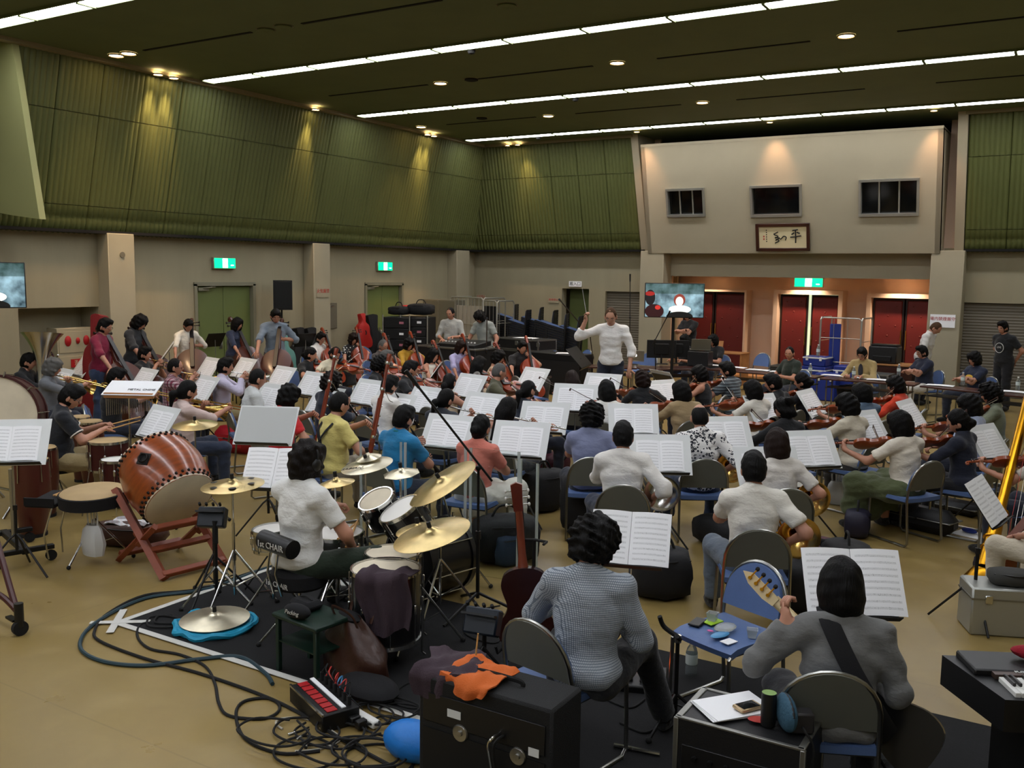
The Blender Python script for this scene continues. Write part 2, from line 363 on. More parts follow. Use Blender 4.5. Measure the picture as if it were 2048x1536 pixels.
# booth above the entrance
XB0, XB1 = -9.12, -2.62; FT, FB = 20.75, 21.38; ZT, ZB = 5.45, 2.98
def booth_face(x, z): return (x, FB+(FT-FB)*(z-ZB)/(ZT-ZB), z)
pxw = []
b = MB(); WIN = [(-8.55,-7.62,3.83,4.46),(-6.55,-5.42,3.79,4.46),(-4.22,-3.04,3.76,4.5)]
xs = [XB0]; [xs.extend(w_[:2]) for w_ in WIN]; xs.append(XB1)
def slab(x0,x1,z0,z1):
    o = [booth_face(x0,z0),booth_face(x1,z0),booth_face(x1,z1),booth_face(x0,z1)]; i = [(x,y+.18,z) for x,y,z in o]
    b.add(o+i, [(0,1,2,3),(7,6,5,4),(0,4,5,1),(1,5,6,2),(2,6,7,3),(3,7,4,0)])
for i in range(0,len(xs)-1):
    if i%2 == 0: slab(xs[i],xs[i+1],ZB,ZT)
    else: w_ = WIN[i//2]; slab(xs[i],xs[i+1],ZB,w_[2]); slab(xs[i],xs[i+1],w_[3],ZT)
b.box(((XB0+XB1)/2,22.1,ZB+.03),(XB1-XB0,1.4,.06)); 
for x in (XB0+.05,XB1-.05): b.prism([(FB,ZB),(22.4,ZB),(22.4,ZT),(FT,ZT)],-.05,.05,np.array([[0,0,1.],[1,0,0],[0,1,0]]),(x,0,0))
b.box(((XB0+XB1)/2,21.7,ZT),(XB1-XB0,1.9,.06))
bo = struct(b.build('wall_booth', M_('booth_mat')), 'cream control booth projecting above the entrance')
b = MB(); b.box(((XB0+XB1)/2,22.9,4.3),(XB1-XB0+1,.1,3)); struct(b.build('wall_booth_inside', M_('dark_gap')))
for k,(x0,x1,z0,z1) in enumerate(WIN):
    f = MB(); th = math.atan2(FT-FB, ZT-ZB); zc = (z0+z1)/2; hh = (z1-z0)/math.cos(th); R = rotx(-math.degrees(th)*-1*-1) if False else np.array([[1,0,0],[0,math.cos(th),math.sin(th)],[0,-math.sin(th),math.cos(th)]])
    c = V(booth_face((x0+x1)/2,zc)); W_ = x1-x0
    for s in (-1,1): f.box(c+R@V(s*(W_/2-.02),.02,0),(.05,.14,hh),R); f.box(c+R@V(0,.02,s*(hh/2-.02)),(W_,.16,.05),R)
    wn = struct(f.build('window_%d'%(k+1), M_('alu')), ('left','middle','right')[k]+' booth window above the entrance')
    np_ = 1 if k == 1 else 3
    for j in range(np_):
        xw = W_/np_; off = -W_/2+xw*(j+.5)
        MB().box(c+R@V(off,.07+(.02 if j%2 else 0),0),(xw-.01,.01,hh-.06),R).build('pane', M_('dark_glass'), wn)
        if j: MB().box(c+R@V(off-xw/2,.05,0),(.03,.03,hh-.06),R).build('mullion', M_('alu'), wn)
# fins beside the booth
for i,x in enumerate((-9.36,-2.3)):
    b = MB().prism([(21.75,2.98),(22.2,2.98),(22.2,5.75),(20.9,5.75)],-.09,.09,np.array([[0,0,1.],[1,0,0],[0,1,0]]),(x,0,0)); struct(b.build('trim_%d'%(9+i), M_('booth_mat')), 'slanting cream fin %s of the booth'%('left','right')[i])
b = MB(); 
for x0,x1 in ((-9.27,XB0),(XB1,-2.39)): b.box(((x0+x1)/2,22.0,4.3),(x1-x0,.1,3)); 
struct(b.build('wall_booth_sides', M_('peach')))
# lintel and entrance alcove
YA = 23.3
b = MB(); b.box(((XA0+XA1)/2,22.05,2.72),(6.5,.3,.56)); struct(b.build('wall_lintel', M_('booth_mat')), 'cream lintel under the booth')
b = MB(); b.box(((XA0+XA1)/2,YA+.4,1.3),(6.7,.1,2.8)); b.box((XA0-.05,22.6,1.3),(.1,1.6,2.8)); b.box((XA1+.05,22.6,1.3),(.1,1.6,2.8)); b.box(((XA0+XA1)/2,22.7,2.62),(6.7,1.5,.1))
struct(b.build('wall_alcove', M_('peach')), 'peach entrance alcove with padded red doors')
def padded_doors(n, x0, x1, zt, gap, label, framed):
    f = MB(); fw_ = .1 if framed else .05
    for x in (x0-fw_/2,x1+fw_/2): f.box((x,YA+.1,zt/2),(fw_,.5,zt))
    f.box(((x0+x1)/2,YA+.1,zt+fw_/2),(x1-x0+2*fw_,.5,fw_)); fr = struct(f.build('door_%d'%n, M_('peach')), label)
    MB().box(((x0+x1)/2,YA+.33,zt/2),(x1-x0,.02,zt)).build('door_backing', M_('dark_frame') if gap < .03 else mat('outside_light','#cfd8b0',.6,emit=.5), fr)  # behind the open pair this sheet glows, standing in for the lit space beyond
    w = (x1-x0-gap)/2
    for k in (0,1):
        xc = x0+w/2+k*(w+gap); d = MB(); d.box((xc,YA+.14,zt/2),(w-.012,.05,zt-.02),b=.008); d = d.build('door_leaf', M_('dark_frame'), fr)
        MB().box((xc,YA+.11,zt/2),(w-.1,.05,zt-.12),b=.02).build('leather_pad', M_('leather_red'), d)
        bt = MB()
        for r in range(8):
            for q in range(1 if r%2 == 0 else 2): bt.ball((xc+(0 if r%2 == 0 else (-.5+q)*w*.5),YA+.085,zt*.1+r*zt*.115),(.022,.012,.022),8,5)
        bt.build('button', M_('leather_red'), d)
        MB().cyl((xc+(w/2-.05)*(1 if k == 0 else -1),YA+.06,.8),(xc+(w/2-.05)*(1 if k == 0 else -1),YA+.06,1.25),.014,n=8).build('handle', M_('brass'), d)
padded_doors(7,-8.95,-7.25,2.06,.01,'dark red padded double door behind the hanging screen',False)
padded_doors(8,-6.42,-4.98,2.04,.06,'red padded double door standing slightly open',True)
padded_doors(9,-4.24,-2.82,2.0,.01,'red padded double door behind the printer',True)
# right and rear walls (out of frame)
struct(MB().box((XR+.1,(YF+YB)/2,3),(.2,YB-YF+2,6.2)).build('wall_right', M_('wall_mat'))); struct(MB().box(((XL+XR)/2,YF-.1,3),(XR-XL+1,.2,6.2)).build('wall_front', M_('wall_mat')))
# ---------------------------------------------------------------- lights on the ceiling
lamp_me = MB().box((0,0,.0),(1.18,.26,.03),b=.01).mesh('strip_diffuser', M_('tube_light')); hous = MB()
for s in (-1,1): hous.box((0,s*.155,.01),(1.23,.03,.05))
hous.box((.607,0,-.002),(.02,.26,.05)); hous.box((-.607,0,-.002),(.02,.26,.05)); hous_me = hous.mesh('housing', M_('ceil_mat'))
ORD = 'first second third fourth fifth sixth seventh eighth ninth tenth eleventh twelfth'.split()
ROWS = (19.9,15.82,11.74,7.68,3.6,-.5,-4.6); rn = ['farthest','third','second','nearest visible','hidden','hidden','hidden']
for r,yy in enumerate(ROWS):
    for k in range(12):
        x = -12.8+1.232*k
        t = thing('strip_light', '%s ceiling strip light from the left in the %s row'%(ORD[k], rn[r]) if r < 4 else '%s strip light of the %s ceiling row overhead, outside the photo'%(ORD[k],ORD[r]), 'light', (x,yy,CEIL-.02), 0, 'fluorescent strip lights')
        obj('strip_diffuser', lamp_me, t); obj('housing', hous_me, t)
mat('slot_dark','#0d0c07',.9)
for yy in (9.72,13.85,17.7):
    for x0 in (-12.5,-9.25,-5.85,-2.4):
        struct(MB().box((x0+1.15,yy,CEIL-.004),(2.3,.05,.012)).build('trim_slot', M_('slot_dark')), 'dark air slot in the ceiling')
def downlight(p, aim, energy, label, size=1.4, r=.1, col=(1,.66,.36), blend=.6):
    t = thing('downlight', label, 'light', p, 0, 'warm ceiling spotlights')
    MB().lathe([(r*.98,0),(r*1.12,-.012),(r*1.2,-.004),(r*1.2,.01)],20).build('ring', M_('trim_mat'), t); MB().lathe([(0,.002),(r*.97,-.002)],20).build('bulb', M_('warm_lamp'), t)
    l = bpy.data.lights.new('spot','SPOT'); l.energy = energy; l.spot_size = size; l.spot_blend = blend; l.color = col; l.shadow_soft_size = r*.8
    lo = bpy.data.objects.new('spot_lamp', l); COL.objects.link(lo); lo.parent = t; d = (Vector(aim)-Vector(p)).normalized(); lo.location = d*.04; lo.rotation_euler = d.to_track_quat('-Z','Y').to_euler()
for (x,yy) in ((-13.16,9.72),(-12.86,9.72),(-9.9,13.82),(-6.5,13.8),(-3.04,13.75),(-13.2,17.68),(-9.88,17.67),(-6.5,17.64)):
    downlight((x,yy,CEIL-.012),(x,yy,0),SPOT,'warm round ceiling downlight %s'%({-13.16:'outer one of the pair near left wall',-12.86:'inner one of the pair near left wall',-9.9:'left of three between second and third strip rows',-6.5:'in the middle of its row, over %s'%('violins' if yy < 15 else 'conductor area'),-3.04:'high on the right',-13.2:'beside the far left corner',-9.88:'between the two farthest strip rows'}[x]))
for i,yy in enumerate((10.78,11.1,14.57,18.37,18.62)): downlight((-13.52,yy,CEIL-.07),(-14.2,yy,3.6),SPOT*1.7,'small wall washer lamp in left ceiling trim, %s from the camera'%ORD[i],.75,.07,blend=.7)
for i,x in enumerate((-12.8,-12.5)): downlight((x,20.8,CEIL-.07),(x+.3,21.5,3.6),SPOT*(.2 if i == 0 else 1.2),'small wall washer lamp in back ceiling trim, %s'%('left','right')[i],1.0,.06,blend=.9)
for i,x in enumerate((-9.0,-5.95,-2.75)): downlight((x,20.25,CEIL-.05),(x,21.05,4.6),SPOT*.55,'warm lamp above the booth face, %s'%('left','middle','right')[i],.95,.06,(1,.55,.32),.9)
for i,x in enumerate((-8.1,-5.7,-3.5)): downlight((x,22.85,2.55),(x,23.3,0),SPOT*(.35,1.3,1.2)[i],'warm lamp in the alcove ceiling, %s'%('left','middle','right')[i],1.9,.07,(1,.76,.55),.7)

for i,(x,yy) in enumerate(((-9.92,9.72),(-9.57,9.7),(-6.37,10.3),(-9.25,13.82),(-11.3,17.3))):
    t = thing('ceiling_vent','round ceiling vent, %s from the camera'%ORD[i],'vent',(x,yy,CEIL),0); MB().lathe([(.11,0),(.12,-.02),(.09,-.03),(.05,-.018),(0,-.02)],20).build('diffuser', M_('ceil_mat') if i < 3 else M_('slot_dark'), t); MB().lathe([(.12,0),(.135,-.006),(.135,0)],20).build('ring', M_('trim_mat'), t)
for i,(x,yy) in enumerate(((-8.0,11.95),(-8.4,16.05),(-11.5,20.1))):
    t = thing('ceiling_sensor','small dark dome hanging beside a strip light, %s row from the camera'%ORD[i],'sensor',(x,yy,CEIL),0); MB().lathe([(.06,0),(.06,-.05),(.045,-.08),(0,-.095)],14).build('dome', M_('slot_dark'), t); MB().lathe([(.075,0),(.075,-.015),(.06,-.02)],14).build('mount', M_('trim_mat'), t)

# ================================================================ people: bodies grown from a distance field
def snets(F, lo, res):
    S = F < 0; nx,ny,nz = F.shape
    C = np.zeros((nx-1,ny-1,nz-1), np.int8)
    for dx in (0,1):
        for dy in (0,1):
            for dz in (0,1): C += S[dx:nx-1+dx,dy:ny-1+dy,dz:nz-1+dz]
    A = np.argwhere((C > 0)&(C < 8)); n = len(A); idx = -np.ones(C.shape, np.int64); idx[tuple(A.T)] = np.arange(n)
    acc = np.zeros((n,3)); cnt = np.zeros(n)
    for ax in range(3):
        o1,o2 = (ax+1)%3,(ax+2)%3
        for a in (0,1):
            for c in (0,1):
                p0 = A.copy(); p0[:,o1] += a; p0[:,o2] += c; p1 = p0.copy(); p1[:,ax] += 1
                f0 = F[tuple(p0.T)]; f1 = F[tuple(p1.T)]; cr = (f0 < 0) != (f1 < 0)
                t = f0/(f0-f1+1e-12); q = p0.astype(float); q[:,ax] += t; acc[cr] += q[cr]; cnt[cr] += 1
    vs = lo+res*acc/cnt[:,None]; fs = []
    for ax in range(3):
        o1,o2 = (ax+1)%3,(ax+2)%3
        sl0 = [slice(None)]*3; sl1 = [slice(None)]*3; sl0[ax] = slice(0,-1); sl1[ax] = slice(1,None)
        s0 = S[tuple(sl0)]; cr = np.argwhere(s0 != S[tuple(sl1)])
        cr = cr[(cr[:,o1] > 0)&(cr[:,o2] > 0)&(cr[:,o1] < F.shape[o1]-1)&(cr[:,o2] < F.shape[o2]-1)]
        def ci(a, c):
            q = cr.copy(); q[:,o1] -= a; q[:,o2] -= c; return idx[tuple(q.T)]
        Q = np.stack([ci(1,1),ci(0,1),ci(0,0),ci(1,0)],1); ins = s0[tuple(cr.T)]
        Q[~ins] = Q[~ins][:,::-1]; fs.append(Q)
    return vs, np.concatenate(fs)
def prim_box(p, g):
    if p[0] == 'e': e = np.abs(p[2])@p[3]; return p[1]-e-g, p[1]+e+g
    r = max(p[3],p[4])+g; return np.minimum(p[1],p[2])-r, np.maximum(p[1],p[2])+r
def prim_d(p, X):
    if p[0] == 'e':
        q = (X-p[1])@p[2]; k0 = np.linalg.norm(q/p[3],axis=-1); k1 = np.linalg.norm(q/(p[3]**2),axis=-1)+1e-9; return k0*(k0-1)/k1
    a,b = p[1],p[2]; ba = b-a; L = math.sqrt(ba@ba)+1e-9; t = ((X-a)@ba)/(L*L); tc = np.clip(t,0,1)
    d = np.linalg.norm(X-a-tc[...,None]*ba,axis=-1)-(p[3]+(p[4]-p[3])*tc)
    if p[0] == 'k': d = np.maximum(d,(t-1)*L)       # flat end at b
    if p[0] == 'kk': d = np.maximum(np.maximum(d,(t-1)*L),-t*L)
    return d
def blob(prims, res=.02, k=.035, cuts=(), noise=None):
    bx = [prim_box(p, .002) for p in prims]; lo = np.min([b[0] for b in bx],0)-3*res; hi = np.max([b[1] for b in bx],0)+3*res
    n = np.ceil((hi-lo)/res).astype(int)+1; ax = [lo[i]+res*np.arange(n[i]) for i in range(3)]; F = np.ones(n, np.float64)*.5
    for p in prims:
        a,b = prim_box(p, k+2.5*res); i0 = np.clip(((a-lo)/res).astype(int),0,n); i1 = np.clip(((b-lo)/res).astype(int)+2,0,n)
        sl = tuple(slice(i0[i],i1[i]) for i in range(3)); X = np.stack(np.meshgrid(*[ax[i][sl[i]] for i in range(3)],indexing='ij'),-1)
        d = prim_d(p, X); f = F[sl]; h = np.maximum(k-np.abs(f-d),0)/k; F[sl] = np.minimum(f,d)-h*h*k*.25
    if cuts or noise:
        X = np.stack(np.meshgrid(*ax,indexing='ij'),-1)
        for c in cuts:
            d = prim_d(c, X) if c[0] in ('e','c','k','kk') else ((X-c[1])@c[2]); h = np.maximum(.02-np.abs(F+d),0)/.02; F = np.maximum(F,-d)+h*h*.005
        if noise: F = F+noise(X)
    return snets(F, lo, res)
def C(a, b, r1, r2=None, kind='c'): return (kind,V(a),V(b),r1,r1 if r2 is None else r2)
def E_(c, r, R=None): return ('e',V(c),np.eye(3) if R is None else R,V(r))
# ---- head template (eye level at origin, +Y forward)
def head_mesh():
    nu,nv = 30,24; vs = []
    for j in range(nv+1):
        ph = PI*j/nv
        for i in range(nu):
            a = 2*PI*i/nu; x,y,z = math.sin(ph)*math.sin(a),math.sin(ph)*math.cos(a),math.cos(ph)
            g = lambda x0,z0,sx,sz: math.exp(-((x-x0)/sx)**2-((z-z0)/sz)**2)*(1 if y > 0 else 0)
            X,Y,Z = x*.076,y*.095,z*.118
            if z < 0: t = min(-z,1); X *= 1-.36*t**1.8; Y *= 1-(.12*t if y > 0 else .45*t**1.2); Y += .016*t*t
            if y < 0: Y *= 1.06
            Y += .022*g(0,-.18,.13,.17)-.010*g(.42,.02,.2,.12)-.010*g(-.42,.02,.2,.12)+.006*g(0,.22,.6,.1)+.008*g(0,-.52,.28,.1)-.004*g(0,-.42,.3,.05)+.008*g(0,-.85,.25,.15)
            vs.append((X,Y,Z+.012))
    fs = [(j*nu+i,j*nu+(i+1)%nu,(j+1)*nu+(i+1)%nu,(j+1)*nu+i) for j in range(nv) for i in range(nu)]
    b = MB().add(vs, fs)
    for s in (-1,1): b.ball((s*.078,-.008,-.008),(.01,.02,.034),8,6,rotz(s*-20))
    return np.array(b.v), b.f
HEAD_V, HEAD_F = head_mesh()
HAIR = {}
def hair_mesh(style):
    if style in HAIR: return HAIR[style]
    rs = np.random.RandomState(len(style)*7+3)
    face = E_((0,.112,-.052),(.083,.085,.12)); ears = [E_((s*.09,.034,-.055),(.03,.056,.07)) for s in (-1,1)]
    cap = lambda g: E_((0,-.006,.02),(.084+g,.105+g,.118+g)); P = []; cuts = [face]; ns = None
    def noise(a, f):
        k = rs.normal(size=(6,3))*f; ph = rs.rand(6)*6
        return lambda X: a*sum(np.sin(X@k[i]+ph[i]) for i in range(6))
    if style == 'short': P = [cap(.004),E_((0,.05,.1),(.06,.06,.04)),E_((0,-.05,-.03),(.068,.06,.09))]; cuts += ears+[('p',V(0,-.02,-.085),V(0,0,1)),E_((0,-.02,-.16),(.1,.12,.08))]; ns = noise(.0012,60)
    elif style == 'crop': P = [cap(-.004),E_((0,-.045,-.02),(.066,.055,.08))]; cuts += ears+[('p',V(0,0,-.07),V(0,0,1)),E_((0,.12,.04),(.1,.07,.07))]; ns = noise(.0006,90)
    elif style == 'bald': P = [cap(-.007),E_((0,-.045,-.02),(.068,.056,.08))]; cuts += ears+[('p',V(0,0,-.07),V(0,0,1)),E_((0,.05,.13),(.062,.13,.07)),E_((0,.12,.05),(.1,.08,.08))]
    elif style == 'mop': P = [cap(.016),E_((0,.045,.085),(.075,.07,.055)),E_((0,-.055,-.045),(.085,.07,.1)),E_((.06,.0,-.02),(.04,.06,.075)),E_((-.06,.0,-.02),(.04,.06,.075))]; cuts = [E_((0,.125,-.06),(.064,.085,.105)),('p',V(0,0,-.115),V(0,0,1))]; ns = noise(.0028,55)
    elif style == 'curly': P = [cap(.02),E_((0,-.06,-.02),(.1,.08,.1)),E_((.055,-.01,.05),(.06,.08,.07)),E_((-.06,-.01,.04),(.06,.08,.07)),E_((0,.05,.1),(.07,.06,.05))]; cuts = [E_((0,.125,-.07),(.066,.085,.11)),('p',V(0,0,-.1),V(0,0,1))]; ns = noise(.0055,70)
    elif style == 'bob': P = [cap(.014),E_((0,-.03,-.05),(.1,.095,.12)),E_((.07,.02,-.045),(.034,.055,.1)),E_((-.07,.02,-.045),(.034,.055,.1)),E_((0,.07,.075),(.06,.035,.05))]; cuts = [E_((0,.125,-.055),(.06,.09,.105)),('p',V(0,0,-.15),V(0,0,1)),E_((0,.02,-.14),(.06,.06,.09))]; ns = noise(.0012,50)
    elif style == 'long': P = [cap(.012),E_((0,-.04,-.05),(.096,.088,.13)),C((0,-.065,-.05),(0,-.085,-.33),.085,.06),C((.072,.0,-.03),(.075,-.02,-.25),.036,.025),C((-.072,.0,-.03),(-.075,-.02,-.25),.036,.025),E_((0,.07,.075),(.06,.035,.05))]; cuts = [E_((0,.13,-.055),(.06,.09,.11))]; ns = noise(.0016,45)
    elif style == 'pony': P = [cap(.002),E_((0,-.05,-.03),(.066,.06,.085)),C((0,-.1,-.01),(0,-.155,-.06),.026,.034),C((0,-.155,-.06),(0,-.14,-.25),.036,.012)]; cuts += ears+[('p',V(0,.05,-.5),V(0,0,1)),E_((0,-.0,-.16),(.1,.085,.08))]; ns = noise(.001,50)
    elif style == 'bun': P = [cap(.003),E_((0,-.05,-.03),(.068,.06,.085)),E_((0,-.125,-.03),(.046,.04,.044)),C((0,-.07,-.06),(0,-.06,-.13),.03,.012)]; cuts += ears+[E_((0,.02,-.17),(.1,.085,.08))]; ns = noise(.0012,60)
    elif style == 'clip': P = [cap(.006),E_((0,-.055,-.03),(.075,.065,.09)),C((0,-.12,-.06),(0,-.1,.07),.034,.03),E_((.02,-.12,.09),(.035,.03,.04)),E_((-.03,-.11,.1),(.03,.03,.035))]; cuts += ears+[E_((0,.02,-.17),(.1,.085,.08))]; ns = noise(.003,60)
    r = .011
    vs, fs = blob(P, r, .03, cuts, ns); HAIR[style] = (vs, fs.tolist()); return HAIR[style]
HAIR_ME = {}
def hair_obj(style, col, parent):
    if style not in HAIR_ME:
        vs, fs = hair_mesh(style); b = MB(); b.add(vs, fs); HAIR_ME[style] = b.mesh('hair', mat('hair_black','#080707',.55,bump=.9,bs=9,stretch=(14,14,1),spec=.2), 0)
        HAIR_ME[style].polygons.foreach_set('use_smooth',[True]*len(HAIR_ME[style].polygons))
    o = obj('hair', HAIR_ME[style], parent); o.material_slots[0].link = 'OBJECT'; o.material_slots[0].material = mat('hair_'+col, {'black':'#080707','brown':'#1c0e09','grey':'#5b5a58','dark':'#120c09','light':'#4a3420'}[col],.55,bump=.9,bs=9,stretch=(14,14,1),spec=.2)
    return o
def ik(S, T, l1, l2, pole):
    d = T-S; L = np.linalg.norm(d); L2 = min(L, (l1+l2)*.995); u = d/L; T = S+u*L2
    a = (l1*l1-l2*l2+L2*L2)/(2*L2); h = math.sqrt(max(l1*l1-a*a,0)); p = nrm(pole-(pole@u)*u); return S+u*a+p*h, T
def fingers(b, W, d, n, side, curl=45, spread=1.0, thumb=1):
    # W wrist, d hand direction, n palm normal, side: +1 right hand
    d = nrm(d); n = nrm(n-(n@d)*d); x = np.cross(d, n)*side     # toward little finger
    for i,(off,L) in enumerate(((-.03,.072),(-.01,.082),(.01,.078),(.029,.062))):
        p = W+d*.082+x*off; dd = d+x*off*2*spread; pts = [p-d*.02,p]; ang = 0
        for s in (.42,.33,.25):
            ang += math.radians(curl)*(.8 if s > .4 else 1.1); q = nrm(dd)*math.cos(ang)+n*math.sin(ang); pts.append(pts[-1]+q*L*s)
        b.tube(pts, [.0095,.0095,.009,.008,.0055], 6)
    p = W+d*.03-x*.03; q = nrm(d*.6-x*.75*thumb+n*.45); b.tube([p,p+q*.03,p+q*.055+n*.008,p+q*.075+n*.018+d*.012],[.014,.0125,.011,.007],6)
def folds(vs, seed, amp):
    rs = np.random.RandomState(seed); out = np.zeros(len(vs))
    for i in range(7):
        k = rs.normal(size=3)*np.array([16,16,34]); out += np.sin(vs@k+rs.rand()*6+1.5*np.sin(vs@(rs.normal(size=3)*9)))
    return out*amp/3
def vnormals(vs, fs):
    a = vs[fs[:,0]]; n = np.cross(vs[fs[:,2]]-a, vs[fs[:,3]]-vs[fs[:,1]]); N = np.zeros_like(vs)
    for k in range(4): np.add.at(N, fs[:,k], n)
    return N/(np.linalg.norm(N,axis=1,keepdims=True)+1e-12)
mat('skin','#b5826a',.5,var=.06,vs=9); mat('skin_fair','#c4937a',.5,var=.05,vs=9)
mat('eye_white','#cfcac2',.3); mat('eye_dark','#0c0806',.2); mat('lip','#8a4a40',.5); mat('glass_frame','#141212',.3)
def cloth(col, kind=None):
    key = 'cloth_'+col.lstrip('#')+(kind or '')
    if key in MATS: return MATS[key]
    m = mat(key, col, .88, bump=.7, bs=10, sheen=.15, stretch=(1,1,1.7))
    if kind in ('check','plaid','floral','stripe','print','dots'):
        nb = NB(m); o,vec = nb.xyz()
        if kind == 'check':
            f = lambda c: nb.math('LESS_THAN', nb.math('PINGPONG', c, .005), .0014)
            u = nb.math('MAXIMUM', f(nb.math('ADD',o[0],o[1])), f(o[2])); c = nb.mix(u, col, '#5c6672')
        elif kind == 'plaid':
            f = lambda c,w,t: nb.math('LESS_THAN', nb.math('PINGPONG', c, w), t)
            a = nb.math('ADD', o[0], nb.math('MULTIPLY', o[1], .7)); c = nb.mix(nb.math('MULTIPLY',f(a,.022,.011),.6), col, '#d0c2c4'); c = nb.mix(nb.math('MULTIPLY',f(o[2],.022,.011),.55), c, '#3a1522')
        elif kind == 'stripe':
            c = nb.mix(nb.math('LESS_THAN', nb.math('PINGPONG', o[2], .022), .006), col, '#7c8a90')
        elif kind == 'floral':
            v = nb.n('TexVoronoi'); v.inputs['Scale'].default_value = 42; nb.l(vec, v.inputs['Vector']); v2 = nb.n('TexNoise'); v2.inputs['Scale'].default_value = 9; nb.l(vec, v2.inputs['Vector'])
            a = nb.math('LESS_THAN', nb.math('ABSOLUTE', nb.math('SUBTRACT', v.outputs['Distance'], .34)), .17); c = nb.mix(nb.math('MULTIPLY', a, nb.math('GREATER_THAN', v2.outputs[0], .44)), col, '#1d212c')
        else:
            v = nb.n('TexVoronoi'); v.inputs['Scale'].default_value = 22 if kind == 'dots' else 16; nb.l(vec, v.inputs['Vector'])
            c = nb.mix(nb.math('LESS_THAN', v.outputs['Distance'], .3 if kind == 'dots' else .42), col, '#d5d2c8' if kind == 'dots' else '#4d4a46')
        nb.l(c, nb.b.inputs['Base Color'])
    return m
PEOPLE = {}
def person(key, label, head, face, pose, top=('#222',), bottom='#1d2230', hair=('short','black'), res=.024, rh=None, lh=None, rpole=None, lpole=None, lean=5, turn=0, nod=8, tilt=0, htwist=0,
           sleeve='short', stand=False, skin='skin', women=False, glasses=False, eyes=False, kspread=.12, skirt=None, knee=None, shoes='#15130f', curl=(40,40), rpalm=None, lpalm=None, rdir=None, ldir=None, twist=0, roll_=0, barefoot=False, legs=None, tuck=False, fat=0, zoff=0, rhw=None, lhw=None):
    """head: world point of the crown; face: heading in degrees (0=+X). Local frame: +Y forward, +X right."""
    s = .94 if women else 1.0
    hip_z = .93 if stand else .50
    Rt = rotx(-lean)@roty(roll_)@rotz(twist)
    hip = V(0,0,hip_z); up_ = lambda x,y,z: hip+Rt@V(x,y,z)
    W = .92 if women else 1.0; f_ = 1+fat
    sh = [up_(sx*.168*W,-.005,.435) for sx in (1,-1)]; neck0 = up_(0,-.005,.46); 
    Rh = Rt@rotz(turn)@rotx(-nod)@roty(tilt); hc = up_(0,.012,.53)+Rh@V(0,.012,.105)
    top_z = (hc+Rh@V(0,-.01,.142))[2]
    k = (head[2]-zoff)/top_z; Rz = rotz(face-90); hl = Rz@(hc*k); loc = V(head[0]-hl[0],head[1]-hl[1],zoff)
    inv = lambda w: Rz.T@(V(w)-loc)/k
    if rhw is not None: rh = inv(rhw)
    if lhw is not None: lh = inv(lhw)
    # arms
    l1,l2 = .285,.255
    def arm(i, T, pole): return ik(sh[i], T, l1, l2, pole)
    defR = V(.17,.28,hip_z+.1) if not stand else V(.24,.04,.78); defL = defR*V(-1,1,1)
    RH = defR if rh is None else V(rh); LH = defL if lh is None else V(lh)
    er,wr = arm(0, RH, V(rpole) if rpole is not None else V(.7,-.5,-.6)); el,wl_ = arm(1, LH, V(lpole) if lpole is not None else V(-.7,-.5,-.6))
    # legs
    LG = []
    for i,sx in enumerate((1,-1)):
        hp = hip+V(sx*.09,0,-.02)
        if legs is not None: kn,an = V(legs[i][0]),V(legs[i][1])
        elif stand: kn = V(sx*.1,.03,.5); an = V(sx*.11,-.02,.08)
        else: kn = V(sx*(.1+kspread),.42,.49); an = V(sx*(.1+kspread*.9),.42 if knee is None else knee,.09)
        LG.append((hp,kn,an))
    a = []
    a += [E_(up_(0,.0,.3),(.158*W*f_,.108*f_,.2),Rt),E_(up_(0,.01,.13),(.14*W*f_,.105*f_*(1+fat),.15),Rt),E_(hip+V(0,0,.0 if stand else .03),(.162*f_,.125*f_,.125 if stand else .088))]
    a += [C(sh[0],sh[1],.05),C(up_(0,-.012,.5),sh[0],.046,.044),C(up_(0,-.012,.5),sh[1],.046,.044),C(up_(0,-.01,.44),up_(0,.012,.57),.055*W,.05*W)]
    torso = list(a)
    for i,(e,w_) in enumerate(((er,wr),(el,wl_))): a += [C(sh[i],e,.053*W,.041*W),C(e,w_,.042*W,.028*W)]
    hands = []
    for i,(e,w_,dr,pn) in enumerate(((er,wr,rdir,rpalm),(el,wl_,ldir,lpalm))):
        d = nrm(w_-e) if dr is None else nrm(V(dr)); n = V(0,0,-1) if pn is None else V(pn)
        n = nrm(n-(n@d)*d); R = np.stack([np.cross(n,d),d,n],1); a += [E_(w_+d*.045,(.036*W,.05,.016),R)]; hands.append((w_,d,n))
    for hp,kn,an in LG: a += [C(hp,kn,.088*f_,.06),C(kn,an,.06,.04)]
    vs, fs = blob(a, .027 if res > .02 else .022, .03)
    b = MB(); b.add(vs, fs.tolist())
    b.add(HEAD_V, HEAD_F, Rh, hc)
    fingers(b, *hands[0], 1, curl[0]); fingers(b, *hands[1], -1, curl[1])
    me = b.mesh('person', M_(skin), 0); me.polygons.foreach_set('use_smooth',[True]*len(me.polygons))
    o = obj('person', me); tag(o, label, 'person', None)
    m4 = np.eye(4); m4[:3,:3] = Rz*k; m4[:3,3] = loc; o.matrix_world = Matrix(m4.tolist())
    seed = abs(hash(label))%9973 if False else sum(map(ord,label))%9973
    def garment(name, prims, col, kind=None, amp=.009, kk=.03, r=res, cuts=()):
        v,f = blob(prims, r, kk, cuts); N = vnormals(v, f); v = v+N*np.maximum(folds(v, seed, amp),-.003)[:,None]
        g = MB().add(v, f.tolist()); g_ = g.mesh(name, cloth(col, kind), 0); g_.polygons.foreach_set('use_smooth',[True]*len(g_.polygons)); return obj(name, g_, o)
    gpr = []
    g = .016
